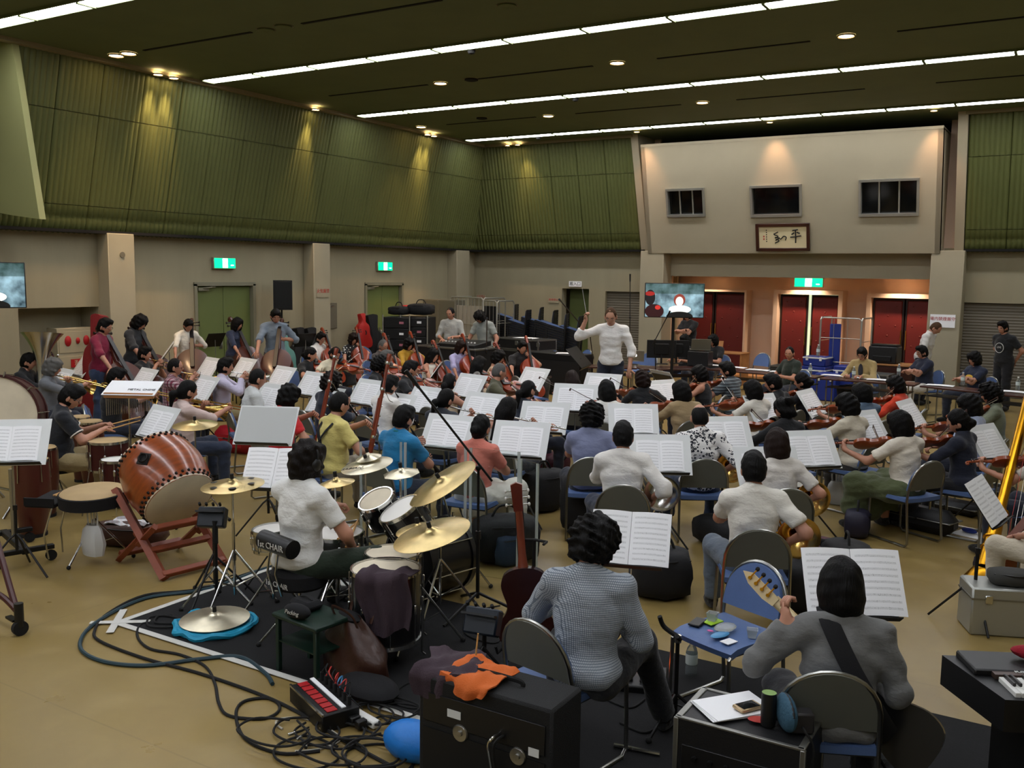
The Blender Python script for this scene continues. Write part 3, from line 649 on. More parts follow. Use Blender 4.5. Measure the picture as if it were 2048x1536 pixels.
    for p in torso[:6]:
        if p[0] == 'e': gpr.append(('e',p[1],p[2],p[3]+g))
        else: gpr.append((p[0],p[1],p[2],p[3]+g*.8,p[4]+g*.8))
    if sleeve == 'none': gpr = gpr[:3]+[C(sh[0],sh[1],.05)]
    for i,(e,w_) in enumerate(((er,wr),(el,wl_))):
        ru,re,rw = .05*W+.014,.041*W+.016,.03*W+.014
        if sleeve == 'short': gpr.append(C(sh[i],sh[i]+(e-sh[i])*.72,ru,ru*.98,'k'))
        elif sleeve == 'elbow': gpr += [C(sh[i],e,ru,re),C(e,e+(w_-e)*.12,re,re,'k')]
        elif sleeve == 'rolled': gpr += [C(sh[i],e,ru,re),C(e,e+(w_-e)*.45,re,re*.95,'k')]
        elif sleeve == 'long': gpr += [C(sh[i],e,ru,re),C(e,e+(w_-e)*.93,re,rw,'k')]
    if not tuck: gpr.append(E_(hip+V(0,-.005,.03),(.178*f_,.145*f_,.13 if stand else .09)))
    st = garment('shirt', gpr, top[0], top[1] if len(top) > 1 else None, cuts=[('p',hip+V(0,0,(-.045 if not tuck else .04) if stand else -.03),V(0,0,1))])
    if len(top) > 2:                                        # collar in another colour
        cb = MB(); F = frame(Rt@V(0,.15,1)); cb.tube([up_(.062*math.cos(t),.062*math.sin(t)+.005,.505-.02*math.sin(t)) for t in np.linspace(0,2*PI,16,endpoint=False)], .014, 6, True); cb.build('collar', cloth(top[2]), st)
    if skirt:
        q = [E_(hip+V(0,0,.02),(.18,.145,.1))]
        for hp,kn,an in LG: q += [C(hp,kn,.12,.105),C(kn,kn+(an-kn)*.75,.11,.13,'k')]
        q += [C((LG[0][1]+LG[1][1])/2,(LG[0][2]+LG[1][2])/2+V(0,0,.1),.1,.11)]
        garment('skirt', q, skirt, amp=.012, kk=.08)
    else:
        q = [E_(hip+V(0,-.005,-.005 if stand else .02),(.17*f_,.134*f_,.13 if stand else .085))]
        for hp,kn,an in LG: q += [C(hp,kn,.1*f_,.076),C(kn,an,.076,.062,'k')]
        garment('trousers', q, bottom, amp=.007)
    if not barefoot:
        sb = MB(); 
        for i,(hp,kn,an) in enumerate(LG):
            yaw = rotz(-8 if i == 0 else 8); sb = MB(); sb.ball(V(an[0],an[1],0)+yaw@V(0,.06,.05),(.045,.13,.048),12,8,yaw); sb.ball(V(an[0],an[1],.07),(.042,.05,.05),10,6)
            v = np.array(sb.v); v[:,2] = np.maximum(v[:,2],.004); sb.v = [tuple(x) for x in v]; sb.build('shoe', cloth(shoes), o, 0)
    if hair:
        ho = hair_obj(hair[0], hair[1], o); m_ = np.eye(4); m_[:3,:3] = Rh@rotz(htwist); m_[:3,3] = hc; ho.matrix_local = Matrix(m_.tolist())
    if eyes or glasses:
        if eyes:
            for sx in (-1,1):
                e = MB(); e.ball((sx*.031,.080,.006),(.012,.007,.006),8,6); eo = e.build('eye', M_('eye_white'), o); 
                MB().ball((sx*.031,.0855,.006),(.0055,.003,.0055),8,5).build('iris', M_('eye_dark'), eo)
                MB().tube([(sx*.015,.091,.024),(sx*.032,.090,.029),(sx*.05,.078,.023)],.0035,5).build('eyebrow', M_('hair_black'), o)
            MB().ball((0,.092,-.058),(.024,.006,.006),10,5).build('mouth', M_('lip'), o)
        if glasses:
            gl_ = MB()
            for sx in (-1,1): gl_.tube([(sx*.033+.026*math.cos(t),.101-.01*abs(math.cos(t)),.004+.019*math.sin(t)) for t in np.linspace(0,2*PI,12,endpoint=False)],.0024,4,True); gl_.tube([(sx*.058,.095,.008),(sx*.082,.02,.008),(sx*.082,-.02,.0)],.0024,4)
            gl_.tube([(-.008,.103,.008),(.008,.103,.008)],.0024,4); gl_.build('eyeglasses', M_('glass_frame'), o)
        for ch in o.children:
            if ch.name.split('.')[0] in ('eye','eyebrow','mouth','eyeglasses'):
                m_ = np.eye(4); m_[:3,:3] = Rh; m_[:3,3] = hc; ch.matrix_local = Matrix(m_.tolist())
    rec = dict(el=el, er=er, shirt=st, o=o, M=m4.copy(), face=face, loc=loc, hip=m4[:3,:3]@hip+loc, rw=wr, lw=wl_, rd=hands[0][1], ld=hands[1][1], sh=sh, hc=hc, Rh=Rh, k=k, Rt=Rt, up=up_, key=key)
    PEOPLE[key] = rec; return rec
def hold(p, o, R, t):    # place a held thing in a person's local frame
    M = p['M']; Rz = M[:3,:3]/p['k']; setM(o, Rz@np.asarray(R), M[:3,:3]@V(t)+M[:3,3])

# ================================================================ chairs, music stands, scores
mat('chair_blue','#526a98',.55,bump=.1,bs=90,var=.04,vs=12); mat('chair_grey','#64665e',.5,var=.04,vs=8); mat('chair_dark','#2c2d2b',.5)
m = mat('music_page','#f2f3f5',.7); nb = NB(m); o,vec = nb.xyz()
yy = nb.math('PINGPONG', o[1], .0145); band = nb.math('LESS_THAN', yy, .0052); ln = nb.math('LESS_THAN', nb.math('PINGPONG', o[1], .0011), .0004)
nz = nb.n('TexNoise'); nz.inputs['Scale'].default_value = 240; nz.inputs['Detail'].default_value = 1; nb.l(vec, nz.inputs['Vector']); note = nb.math('GREATER_THAN', nz.outputs[0], .63)
edge = nb.math('LESS_THAN', nb.math('ABSOLUTE', o[0]), .088); edge2 = nb.math('LESS_THAN', nb.math('ABSOLUTE', o[1]), .122)
mk = nb.math('MULTIPLY', nb.math('MULTIPLY', band, nb.math('MAXIMUM', ln, note)), nb.math('MULTIPLY', edge, edge2)); nb.l(nb.mix(nb.math('MULTIPLY',mk,.5), '#f2f3f5', '#22242a'), nb.b.inputs['Base Color'])
mat('tube_chrome','#9d9d98',.28,1)
def arch(w, h, n=14): return [(w*math.cos(t),h*math.sin(t)) for t in np.linspace(0,PI,n)]
def make_chair():
    r = thing('stacking_chair','blue padded chair with grey back shell','chair')
    L = [(-.2,.2,.415),(-.205,.225,.40),(-.215,.225,.05),(-.215,.19,.014),(-.22,-.22,.014),(-.22,-.25,.04),(-.218,-.215,.43)]
    A = [(-x*.216/.216,-.235-.045*(z/.25),.55+z) for x,z in [(.216*math.cos(t)*1.0,.245*math.sin(t)**.8) for t in np.linspace(0.02,PI-.02,15)]]
    A = [(-abs(.216)*math.cos(t),-.225-.06*math.sin(t)**.8,.53+.27*math.sin(t)**.75) for t in np.linspace(0,PI,15)]
    pts = L+A+[(-x,y,z) for x,y,z in L[::-1]]
    MB().tube(pts,.0115,8).build('frame', M_('tube_chrome'), r)
    MB().tube([(-.2,.2,.415),(.2,.2,.415)],.0115,8).build('front_stretcher', M_('tube_chrome'), r)
    def back(off, th, sc):
        b = MB(); out = [(-.205*sc,.0)]+[(-.205*sc*math.cos(t),.02+.255*sc*math.sin(t)**.75) for t in np.linspace(0,PI,17)]+[(.205*sc,0)]
        out = out[::-1]; n = len(out); vs = []
        for d in (off,off+th):
            for x,z in out: vs.append((x,-.222-.06*(z/.27)+d-.035*(x/.2)**2*-1*.6,.525+z))
        fs = [(i,(i+1)%n,n+(i+1)%n,n+i) for i in range(n)]+[tuple(range(n-1,-1,-1)),tuple(range(n,2*n))]; b.add(vs, fs); return b
    back(-.022,.014,1).build('back_shell', M_('chair_grey'), r); back(-.007,.024,.97).build('backrest', M_('chair_blue'), r)
    s = MB(); s.shell(lambda u,v: ((u-.5)*.42,(v-.5)*.44,.452-.02*max(0,(v-.8)/.2)**2-.006*math.cos((u-.5)*PI)),8,8,.035); s.build('seat', M_('chair_blue'), r)
    MB().box((0,-.005,.408),(.4,.41,.012)).build('seat_shell', M_('chair_dark'), r)
    return r
CHAIR = Proto(make_chair())
NCH = [0]
def chair(loc, face, label, group='blue stacking chairs'):
    c = CHAIR.get(label, group); c.location = (loc[0],loc[1],0); c.rotation_euler = (0,0,math.radians(face-90)); return c
ZS = .82
def make_stand(ZS=ZS):
    r = thing('music_stand','black music stand','music stand')
    d = MB(); Rd = rotx(35)      # desk local: x across, y=normal... built in the XZ plane
    d.box((0,.0,ZS),(.5,.008,.33),Rd,b=.003); d.build('desk', M_('black_metal'), r)
    MB().box(V(0,0,ZS)+Rd@V(0,.03,-.165),(.5,.06,.006),Rd).build('lip', M_('black_metal'), r)
    MB().cyl((0,-.03,.5),(0,-.02,ZS),.008,n=8).build('inner_pole', M_('steel'), r); MB().cyl((0,-.03,.2),(0,-.03,.56),.0125,n=8).build('pole', M_('black_metal'), r)
    MB().cyl((0,-.03,.53),(0,-.03,.57),.018,n=8).build('collar', M_('black_plastic'), r)
    for k in range(3):
        a = math.radians(90+120*k+60); MB().tube([(0,-.03,.34),(.05*math.cos(a),-.03+.05*math.sin(a),.3),(.3*math.cos(a),-.03+.3*math.sin(a),.012)],.009,6).build('leg', M_('black_metal'), r)
    return r
STANDS = {}
def make_score(board=True):
    r = thing('music_score','open sheet music','sheet music')
    if board: MB().box((0,.004,.03),(.56,.006,.4),b=.002).build('folder', M_('board'), r)
    for s in (-1,1):
        p = MB(); p.shell(lambda u,v: ((u-.5)*.212,(v-.5)*.297,.012*math.sin(u*PI)*(1 if s > 0 else 1)),6,1,.002); q = p.build('page', M_('music_page'), r)
        m4 = np.eye(4); m4[:3,:3] = np.array([[-1,0,0],[0,0,1.],[0,1,0]]); m4[:3,3] = (s*.107,.0095,.015); q.matrix_local = Matrix(m4.tolist())
    return r
SCORE = Proto(make_score()); SCORE2 = Proto(make_score(False))
def make_blank():
    r = thing('blank_folder','blank folder','sheet music'); MB().box((0,.004,.03),(.56,.006,.4),b=.002).build('folder', M_('board'), r); MB().box((0,.01,.03),(.53,.004,.37),b=.001).build('cover', mat('cover_grey','#b9bcba',.6), r); return r
def stand(p, out, label, kind='score', tilt=35, stand_label=None, dx=0, group=None):
    """p: world point of the desk centre; out: heading the page faces"""
    zk = round(p[2],2)
    if zk not in STANDS: STANDS[zk] = Proto(make_stand(zk))
    st = STANDS[zk].get(stand_label or 'black tripod music stand under the '+label, 'tripod music stands'); st.location = (p[0],p[1],0); st.rotation_euler = (0,0,math.radians(out-90))
    if kind == 'pages': st.scale = (.8,1,1)
    if kind is None: return st
    sc = (SCORE if kind == 'score' else SCORE2).get(label, 'open scores on the music stands') if kind != 'blank' else tag(make_blank(), label, 'sheet music')
    setM(sc, rotz(out-90)@rotx(tilt), V(p)+rotz(out-90)@rotx(tilt)@V(dx,.006,0))
    if kind == 'pages': sc.scale = (1.12,1.12,1.12)
    return st
# ================================================================ strings
mat('varnish','#8a3d15',.28,coat=.6,var=.22,vs=9); mat('varnish_dark','#44190c',.4,coat=.25,var=.25,vs=5); mat('varnish_red','#8f3412',.28,coat=.6,var=.2,vs=7); mat('bow_hair','#d9d5c6',.6)
VO = [(0,0),(.12,.004),(.22,.045),(.283,.15),(.268,.27),(.2,.345),(.168,.43),(.165,.52),(.178,.585),(.222,.65),(.238,.75),(.21,.87),(.13,.96),(.05,.992),(0,1)]
def outline(VO, L, sx=1):
    h = smooth_path([(x,y,0) for x,y in VO], 3); h = [(p[0]*L*sx,p[1]*L) for p in h]; return h+[(-x,y) for x,y in h[-2:0:-1]]
def arched(out, h, arch, c):     # solid with arched top/back
    b = MB(); n = len(out); vs = []; cx,cy = 0,c
    for z,s in ((-h/2-arch*.9,.55),(-h/2,1.0),(h/2,1.0),(h/2+arch*.9,.55)):
        for x,y in out: vs.append((x*s,cy+(y-cy)*s,z))
    vs += [(0,cy,-h/2-arch),(0,cy,h/2+arch)]; fs = []
    for r in range(3):
        for i in range(n): j = (i+1)%n; fs.append((r*n+i,r*n+j,(r+1)*n+j,(r+1)*n+i))
    for i in range(n): j = (i+1)%n; fs += [(4*n,j,i),(4*n+1,3*n+i,3*n+j)]
    b.add(vs, fs); return b
def make_viol(name, cat, L, h, neck, varn, arch=.015, chin=False, pin=0, sx=1):
    r = thing(name, name, cat); V_ = M_(varn); w = L*.04
    arched(outline(VO, L, sx), h, arch*L/.36, L*.5).build('body', V_, r)
    zt = h/2+arch*L/.36
    y1 = L+neck
    MB().tube([(0,L*.93,h*.2),(0,L+neck*.5,h*.5),(0,y1,h*.5)],[w*1.2,w*.85,w*.75],8).build('neck', V_, r)
    f = MB(); f.box((0,(L*.62+y1)/2,zt+L*.02),(w*1.5,y1-L*.62,L*.018),b=L*.003); f.build('fingerboard', M_('ebony'), r)
    s = MB(); sp = [(0,y1,h*.5),(0,y1+L*.14,h*.42)]+[(0,y1+L*.17+L*.034*math.cos(t)*(.55+t/14+.3),h*.42-L*.034+L*.034*math.sin(t)*(.55+t/14+.3)) for t in np.linspace(1.6,-6.0,16)]
    s.tube(sp,[w*.8,w*.75]+[w*(.78-.02*i) for i in range(16)],8); s.build('scroll', V_, r)
    for i in range(4): sg = 1 if i%2 else -1; MB().tube([(0,y1+L*(.03+.03*i),h*.45),(sg*L*.1,y1+L*(.03+.03*i),h*.45),(sg*L*.125,y1+L*(.03+.03*i),h*.45)],[L*.01,L*.01,L*.022],6).build('peg', M_('ebony'), r)
    MB().box((0,L*.42,zt+L*.035),(L*.12,L*.012,L*.075),b=.001).build('bridge', M_('maple'), r)
    MB().prism([(-L*.03,L*.32),(-L*.06,L*.08),(-L*.03,.02*L),(L*.03,.02*L),(L*.06,L*.08),(L*.03,L*.32)][::-1][::-1],zt+L*.01,zt+L*.03).build('tailpiece', M_('ebony'), r)
    for sg in (-1,1): MB().tube([(sg*L*.105,L*.53,zt*.97),(sg*L*.125,L*.5,zt*.94),(sg*L*.135,L*.43,zt*.9),(sg*L*.165,L*.36,zt*.84),(sg*L*.15,L*.33,zt*.85)],L*.009,5).build('f_hole', M_('ebony'), r)
    if chin: MB().ball((-L*.17,L*.08,zt+L*.02),(L*.14,L*.1,L*.035),10,6).build('chin_rest', M_('ebony'), r)
    if pin: MB().tube([(0,.02,0),(0,-pin,0)],.008,6).build('endpin', M_('steel'), r)
    return r
PR = {}
def kit(name, *a, **kw):
    if name not in PR: PR[name] = Proto(MAKERS[name]())
    return PR[name].get(*a, **kw)
def make_bow(L=.74):
    r = thing('bow','bow','bow'); MB().tube([(0,0,0),(0,L*.35,-.006),(0,L*.7,-.006),(0,L,.004)],[.0055,.005,.0045,.004],6).build('stick', M_('dark_wood'), r)
    MB().box((0,L/2,-.024),(.008,L-.03,.0018)).build('bow_hair', M_('bow_hair'), r); MB().box((0,.06,-.012),(.012,.05,.026),b=.002).build('frog', M_('ebony'), r); MB().box((0,L-.008,-.01),(.008,.02,.032),b=.002).build('tip', M_('dark_wood'), r); return r
# ================================================================ winds and brass
def flare(r0, r1, L, p=2.6, n=12, th=.002):
    z = np.linspace(0,1,n); o = [(r0+(r1-r0)*t**p,L*t) for t in z]; return o+[(r-th,zz) for r,zz in o[::-1]]
def arc3(c, r, a0, a1, u, v, n=10): return [V(c)+r*(math.cos(t)*V(u)+math.sin(t)*V(v)) for t in np.linspace(a0,a1,n)]
def make_trumpet(metal='brass'):
    r = thing('trumpet','trumpet','trumpet'); B = M_(metal)     # mouthpiece at origin, bell toward +Y
    MB().lathe(flare(.006,.06,.22,3),20,rotx(-90),(0,.28,0)).build('bell', B, r)
    b = MB(); b.tube([(0,.01,.0),(0,.36,0)]+arc3((0,.36,-.045),.045,PI/2,-PI/2,(0,1,0),(0,0,1))+[(0,.16,-.09)],.006,8); b.build('leadpipe', B, r)
    MB().tube([(0,.29,0.0)]+[(0.0,.2,.0)]+arc3((.0,.1,-.045),.045,PI/2,3*PI/2,(0,1,0),(0,0,1))+[(.0,.2,-.09)],.006,8).build('bell_bow', B, r)
    for i in range(3): v = MB(); v.cyl((.012,.17+.028*i,-.11),(.012,.17+.028*i,.02),.0105,n=10); v.cyl((.012,.17+.028*i,.02),(.012,.17+.028*i,.045),.004,n=6); v.cyl((.012,.17+.028*i,.045),(.012,.17+.028*i,.049),.009,n=8); v.build('valve', M_('silver'), r)
    MB().lathe([(.004,.06),(.006,.03),(.012,.008),(.0135,0),(.008,.004)],12,rotx(-90),(0,-.02,0)).build('mouthpiece', M_('silver'), r); return r
def make_trombone():
    r = thing('trombone','trombone','trombone'); B = M_('brass')
    MB().tube([(.0,0,0),(0,.95,0)]+arc3((-.04,.95,0),.04,0,PI,(1,0,0),(0,1,0))+[(-.08,.1,0)],.0075,8).build('slide', B, r)
    MB().tube([(0,.1,0),(0,-.2,0)]+[V(x,-.2,.0)+V(0,-.0,0) for x in ()]+arc3((.07,-.2,0),.07,PI,2*PI,(1,0,0),(0,1,0))+[(.14,-.1,0)],.0085,8).build('tuning_bow', B, r)
    MB().lathe(flare(.009,.108,.5,3.2),24,rotx(-90),(.14,-.1,0)).build('bell', B, r)
    for y in (.08,.2): MB().tube([(0,y,0),(-.08,y,0)],.006,6).build('brace', B, r)
    MB().lathe([(.006,.05),(.011,.015),(.014,0)],12,rotx(-90),(-.08,.0,0)).build('mouthpiece', M_('silver'), r)
    return r
def make_tuba():
    r = thing('tuba','tuba','tuba'); B = M_('silver')      # seated height, bell up, origin at bottom bow
    MB().lathe(flare(.05,.225,.5,2.6),28,None,(.0,0,.36)).build('bell', B, r)
    MB().tube([(0,0,.36),(0,0,.16)]+arc3((-.14,0,.16),.14,0,-PI,(1,0,0),(0,0,1))+[(-.28,0,.5)]+arc3((-.17,0,.55),.11,PI,0,(1,0,0),(0,0,1),8)+[(-.06,.05,.3)],[.05]*2+[.055]*10+[.04]+[.034]*8+[.03],12).build('bow_tubing', B, r)
    MB().tube(smooth_path([(-.14,.05,.2),(-.2,.07,.3),(-.14,.09,.42),(-.08,.07,.3)],4,True),.017,8,True).build('branch', B, r)
    for i in range(4): MB().cyl((-.2+.04*i,.1,.26),(-.2+.04*i,.1,.42),.017,n=10).build('valve', B, r)
    MB().tube(smooth_path([(-.1,.06,.45),(-.1,.12,.58),(-.05,.16,.62)],4),.008,6).build('leadpipe', B, r); return r
def make_horn(metal='brass'):
    r = thing('french_horn','horn','horn'); B = M_(metal)     # body disc in XZ plane, bell opens toward -Y
    MB().lathe(flare(.012,.155,.24,3.4,14),28,rotx(90),(.1,.14,-.12)).build('bell', B, r)
    MB().tube(smooth_path([(.1,.14,-.12),(.1,.17,-.05),(.06,.13,.1),(-.06,.09,.13),(-.15,.06,.03),(-.12,.05,-.1),(0,.04,-.15),(.1,.03,-.08)],5),[.013]*10+[.011]*26,8).build('main_coil', B, r)
    MB().tube([V(-.01+.1*math.cos(t),.05,0+.1*math.sin(t)) for t in np.linspace(0,2*PI,20,endpoint=False)],.0085,8,True).build('inner_coil', B, r)
    for i in range(3): b = MB(); b.tube(smooth_path([(-.05+.03*i,.04,-.1),(-.05+.03*i,.03,.04),(-.04+.03*i,.03,.07),(-.03+.03*i,.03,.04),(-.03+.03*i,.04,-.1)],4),.006,6); b.build('valve_slide', B, r)
    for i in range(3): MB().cyl((-.09,.03+.026*i,.03),(-.12,.03+.026*i,.03),.015,n=10).build('rotor', B, r)
    MB().tube(smooth_path([(-.12,.05,.03),(-.1,.05,.14),(-.06,.02,.24),(-.04,-.03,.34)],5),[.006]*8+[.0055]*8,6).build('leadpipe', B, r)
    MB().lathe([(.005,.05),(.009,.012),(.011,0)],10,frame((.04,.1,-.2)),(-.045,-.02,.36)).build('mouthpiece', M_('silver'), r); return r
def make_flute():
    r = thing('flute','flute','flute'); MB().cyl((0,0,0),(0,.67,0),.0095,n=10).build('tube', M_('silver'), r)
    for i in range(11): MB().cyl((0,.2+.04*i,.008),(0,.2+.04*i,.014),.008,n=8).build('key', M_('silver'), r)
    MB().ball((0,.06,.009),(.01,.016,.005),8,5).build('lip_plate', M_('silver'), r); return r
def make_clarinet(name='clarinet', L=.62, bell=.034):
    r = thing(name,name,name); MB().lathe([(.004,0),(.008,.03),(.0125,.07),(.013,L-.12),(.016,L-.08),(bell,L),(bell*.85,L-.002),(.012,L-.07)],14,rotx(-90)).build('tube', M_('ebony'), r)
    for i in range(9): MB().cyl((0,.14+.042*i,.011),(0,.14+.042*i,.018),.0075,n=8).build('key', M_('silver'), r)
    MB().tube([(.012,.12,.006),(.012,L-.16,.006)],.003,5).build('key_rod', M_('silver'), r); return r
def make_bassoon():
    r = thing('bassoon','bassoon','bassoon'); W = M_('red_wood')     # bottom at origin, up +Z
    MB().lathe([(.0,0),(.026,0),(.028,.03),(.026,.44),(.0,.44)],14,None,(0,0,0)).build('boot', W, r)
    MB().lathe([(.015,.42),(.016,.6),(.017,.9),(.021,.93),(.021,.96),(.015,.98),(.014,1.06),(.018,1.18),(.022,1.27),(.025,1.3),(.022,1.31),(.016,1.30)],14,None,(.014,0,0)).build('long_joint', W, r)
    MB().lathe([(.013,.42),(.012,.85),(0,.86)],10,None,(-.018,0,0)).build('wing_joint', W, r)
    for z in (.44,.93,1.2): MB().lathe([(.024,z),(.026,z+.01),(.024,z+.03)],14,None,(.01,0,0)).build('ring', M_('silver'), r)
    for i in range(9): k = MB(); k.cyl((-.0,.02,.08+.1*i),(-.0,.04,.08+.1*i),.014,n=8); k.tube([(-.018,.03,.05+.1*i),(-.018,.03,.14+.1*i)],.005,5); k.build('key', M_('silver'), r)
    MB().tube(smooth_path([(-.018,0,.86),(-.02,.03,.93),(-.04,.1,.92),(-.06,.18,.86),(-.065,.24,.85)],4),[.005]*9+[.004]*8,6).build('bocal', M_('silver'), r); return r
MAKERS = {'violin':lambda: make_viol('violin','violin',.36,.032,.13,'varnish',.014,True), 'viola':lambda: make_viol('viola','viola',.41,.036,.15,'varnish_red',.014,True),
 'cello':lambda: make_viol('cello','cello',.75,.11,.28,'varnish_red',.012,False,.3,.98), 'bass':lambda: make_viol('double_bass','double bass',1.12,.19,.44,'varnish_dark',.012,False,.25,1.0),
 'bow':make_bow, 'trumpet':make_trumpet, 'trumpet_silver':lambda: make_trumpet('silver'), 'trombone':make_trombone, 'tuba':make_tuba, 'horn':make_horn, 'horn_silver':lambda: make_horn('silver'), 'flute':make_flute, 'clarinet':make_clarinet,
 'oboe':lambda: make_clarinet('oboe',.6,.02), 'bassoon':make_bassoon}

# ================================================================ players
CP = V(-5.93,12.59,0)
def tp(x, y, z, lean=5, stand=False): return V(0,0,.93 if stand else .5)+rotx(-lean)@V(x,y,z)
def desk_of(p, d, ang=0, z=ZS):
    a = math.radians(p['face']+ang); return (p['loc'][0]+d*math.cos(a),p['loc'][1]+d*math.sin(a),z)
def bow_in(p, d, frog, tdir, z=(0,0,1)):
    t = nrm(tdir); F = frame(np.cross(nrm(np.cross(z,t)),t)*-1 if False else z); x = nrm(np.cross(t,V(z))); zz = np.cross(x,t); o = kit('bow', 'wooden bow in the right hand of '+d, 'bows of the string players'); hold(p, o, np.stack([x,t,zz],1), frog); return o
def play(key, label, d, head, inst, fo=0, face=None, seat='chair', **kw):
    head = V(head); sit = not kw.get('stand'); st = kw.get('stand', False); lean = kw.setdefault('lean',5); F = face if face is not None else head2d(head, CP)+fo
    T = lambda x,y,z: tp(x,y,z,lean,st); a = dict(kw)
    nod = a.setdefault('nod',10); mouth = T(0,.012,.53)+rotx(-lean-nod)@V(0,.012,.105)+rotx(-lean-nod)@V(0,.105,-.06)
    if inst in ('violin','viola'):
        up_ = a.pop('bowphase', .33); base = T(-.075,.07,.455); dr = nrm(V(-.66,.74,a.pop('vdrop',-.12))); z = nrm(V(.66,.1,.75)-(V(.66,.1,.75)@dr)*dr); L = .36 if inst == 'violin' else .41
        con = base+dr*L*.36+z*.05; tdir = nrm(V(-.74,-.5,.42)); frog = con-tdir*up_
        a.update(lh=base+dr*(L+.1)+V(-.01,-.02,-.05), rh=frog+V(.03,-.05,.0), lpole=V(-.4,-.1,-1), rpole=V(1,-.25,-.35), lpalm=(1,0,.4), ldir=(.1,.35,.9), rdir=(-.6,.6,-.2), curl=(50,60)); a.setdefault('turn',22); a.setdefault('tilt',-8)
    elif inst == 'cello':
        ax = nrm(V(-.1,-.42,.9)); end = V(.02,.62,.0); base = end+ax*.27; nz_ = nrm(V(.12,.9,.42)-(V(.12,.9,.42)@ax)*ax)
        tdir = nrm(V(-.93,.1,.1)); con = base+ax*.33+nz_*.12; frog = con-tdir*a.pop('bowphase',.4)
        a.update(lh=base+ax*.84+V(-.04,.0,0), rh=frog+V(.02,-.04,.03), lpole=V(-.7,.2,-1), rpole=V(1,.1,-.3), lpalm=(1,.3,0), ldir=(.6,.5,.3), kspread=.22); a.setdefault('turn',-10)
    elif inst == 'bass':
        ax = nrm(V(-.22,-.6,.77)); end = V(.26,1.02,0); base = end+ax*.2; nz_ = nrm(V(.35,.8,.4)-(V(.35,.8,.4)@ax)*ax); con = base+ax*.5+nz_*.17; tdir = nrm(V(-.93,-.1,.1)); frog = con-tdir*.35
        a.update(lh=base+ax*(1.12+.2)+V(-.03,-.02,0), rh=frog+V(.02,-.04,.03), lpole=V(-.8,-.1,-1), rpole=V(1,-.2,-.2), lpalm=(1,0,0), ldir=(.4,.5,.6))
    elif inst in ('trumpet','trumpet_silver'): dr = nrm(V(0,1,-.18)); a.update(rh=mouth+dr*.17+V(.05,-.05,-.05), lh=mouth+dr*.17+V(-.07,-.05,-.08), rpole=V(.9,-.2,-.8), lpole=V(-.9,-.2,-.8), rpalm=(-1,0,0), lpalm=(1,0,0), rdir=(-.1,.6,.6), ldir=(.1,.6,.5), curl=(45,60))
    elif inst == 'trombone': dr = nrm(V(.12,1,-.25)); a.update(lh=mouth+dr*.1+V(-.05,0,-.06), rh=mouth+dr*.38+V(.03,-.04,-.04), rpole=V(.8,-.3,-.8), lpole=V(-.9,0,-.8), rpalm=(-1,0,0), lpalm=(1,0,0), curl=(50,60))
    elif inst in ('horn','horn_silver'): a.update(rh=V(.27,.13,.62), lh=V(.02,.33,.83), rpole=V(.75,-.9,-.35), lpole=V(-1,-.1,-.6), rdir=(.15,.75,-.3), rpalm=(-1,0,0), lpalm=(.6,-.5,0), curl=(20,60))
    elif inst == 'tuba': a.update(rh=V(-.05,.36,.85), lh=V(-.2,.34,.75), rpole=V(1,-.3,-.5), lpole=V(-1,-.2,-.5))
    elif inst == 'flute': dr = nrm(V(.9,.3,-.2)); a.update(lh=mouth+dr*.24+V(0,.05,-.06), rh=mouth+dr*.45+V(0,-.03,-.06), rpole=V(.9,-.5,-.6), lpole=V(-.6,.2,-1), lpalm=(0,-1,.3), rpalm=(0,1,0), ldir=(.5,-.2,.7), rdir=(.2,.5,.6), curl=(45,55)); a.setdefault('turn',-12); a.setdefault('tilt',8)
    elif inst in ('clarinet','oboe'): dr = nrm(V(0,.62,-.8)); a.update(lh=mouth+dr*.2+V(-.03,-.05,-.02), rh=mouth+dr*.4+V(.03,-.05,-.02), lpalm=(.7,.7,0), rpalm=(-.7,.7,0), curl=(45,45), rpole=V(1,-.2,-.6), lpole=V(-1,-.2,-.6))
    elif inst == 'bassoon': a.update(lh=V(-.02,.36,.92), rh=V(.16,.32,.62), rpole=V(1,-.3,-.3), lpole=V(-1,.1,-.5), lpalm=(1,0,0), rpalm=(-.6,.6,0), curl=(55,55))
    p = person(key, label, head, F, inst, **a)
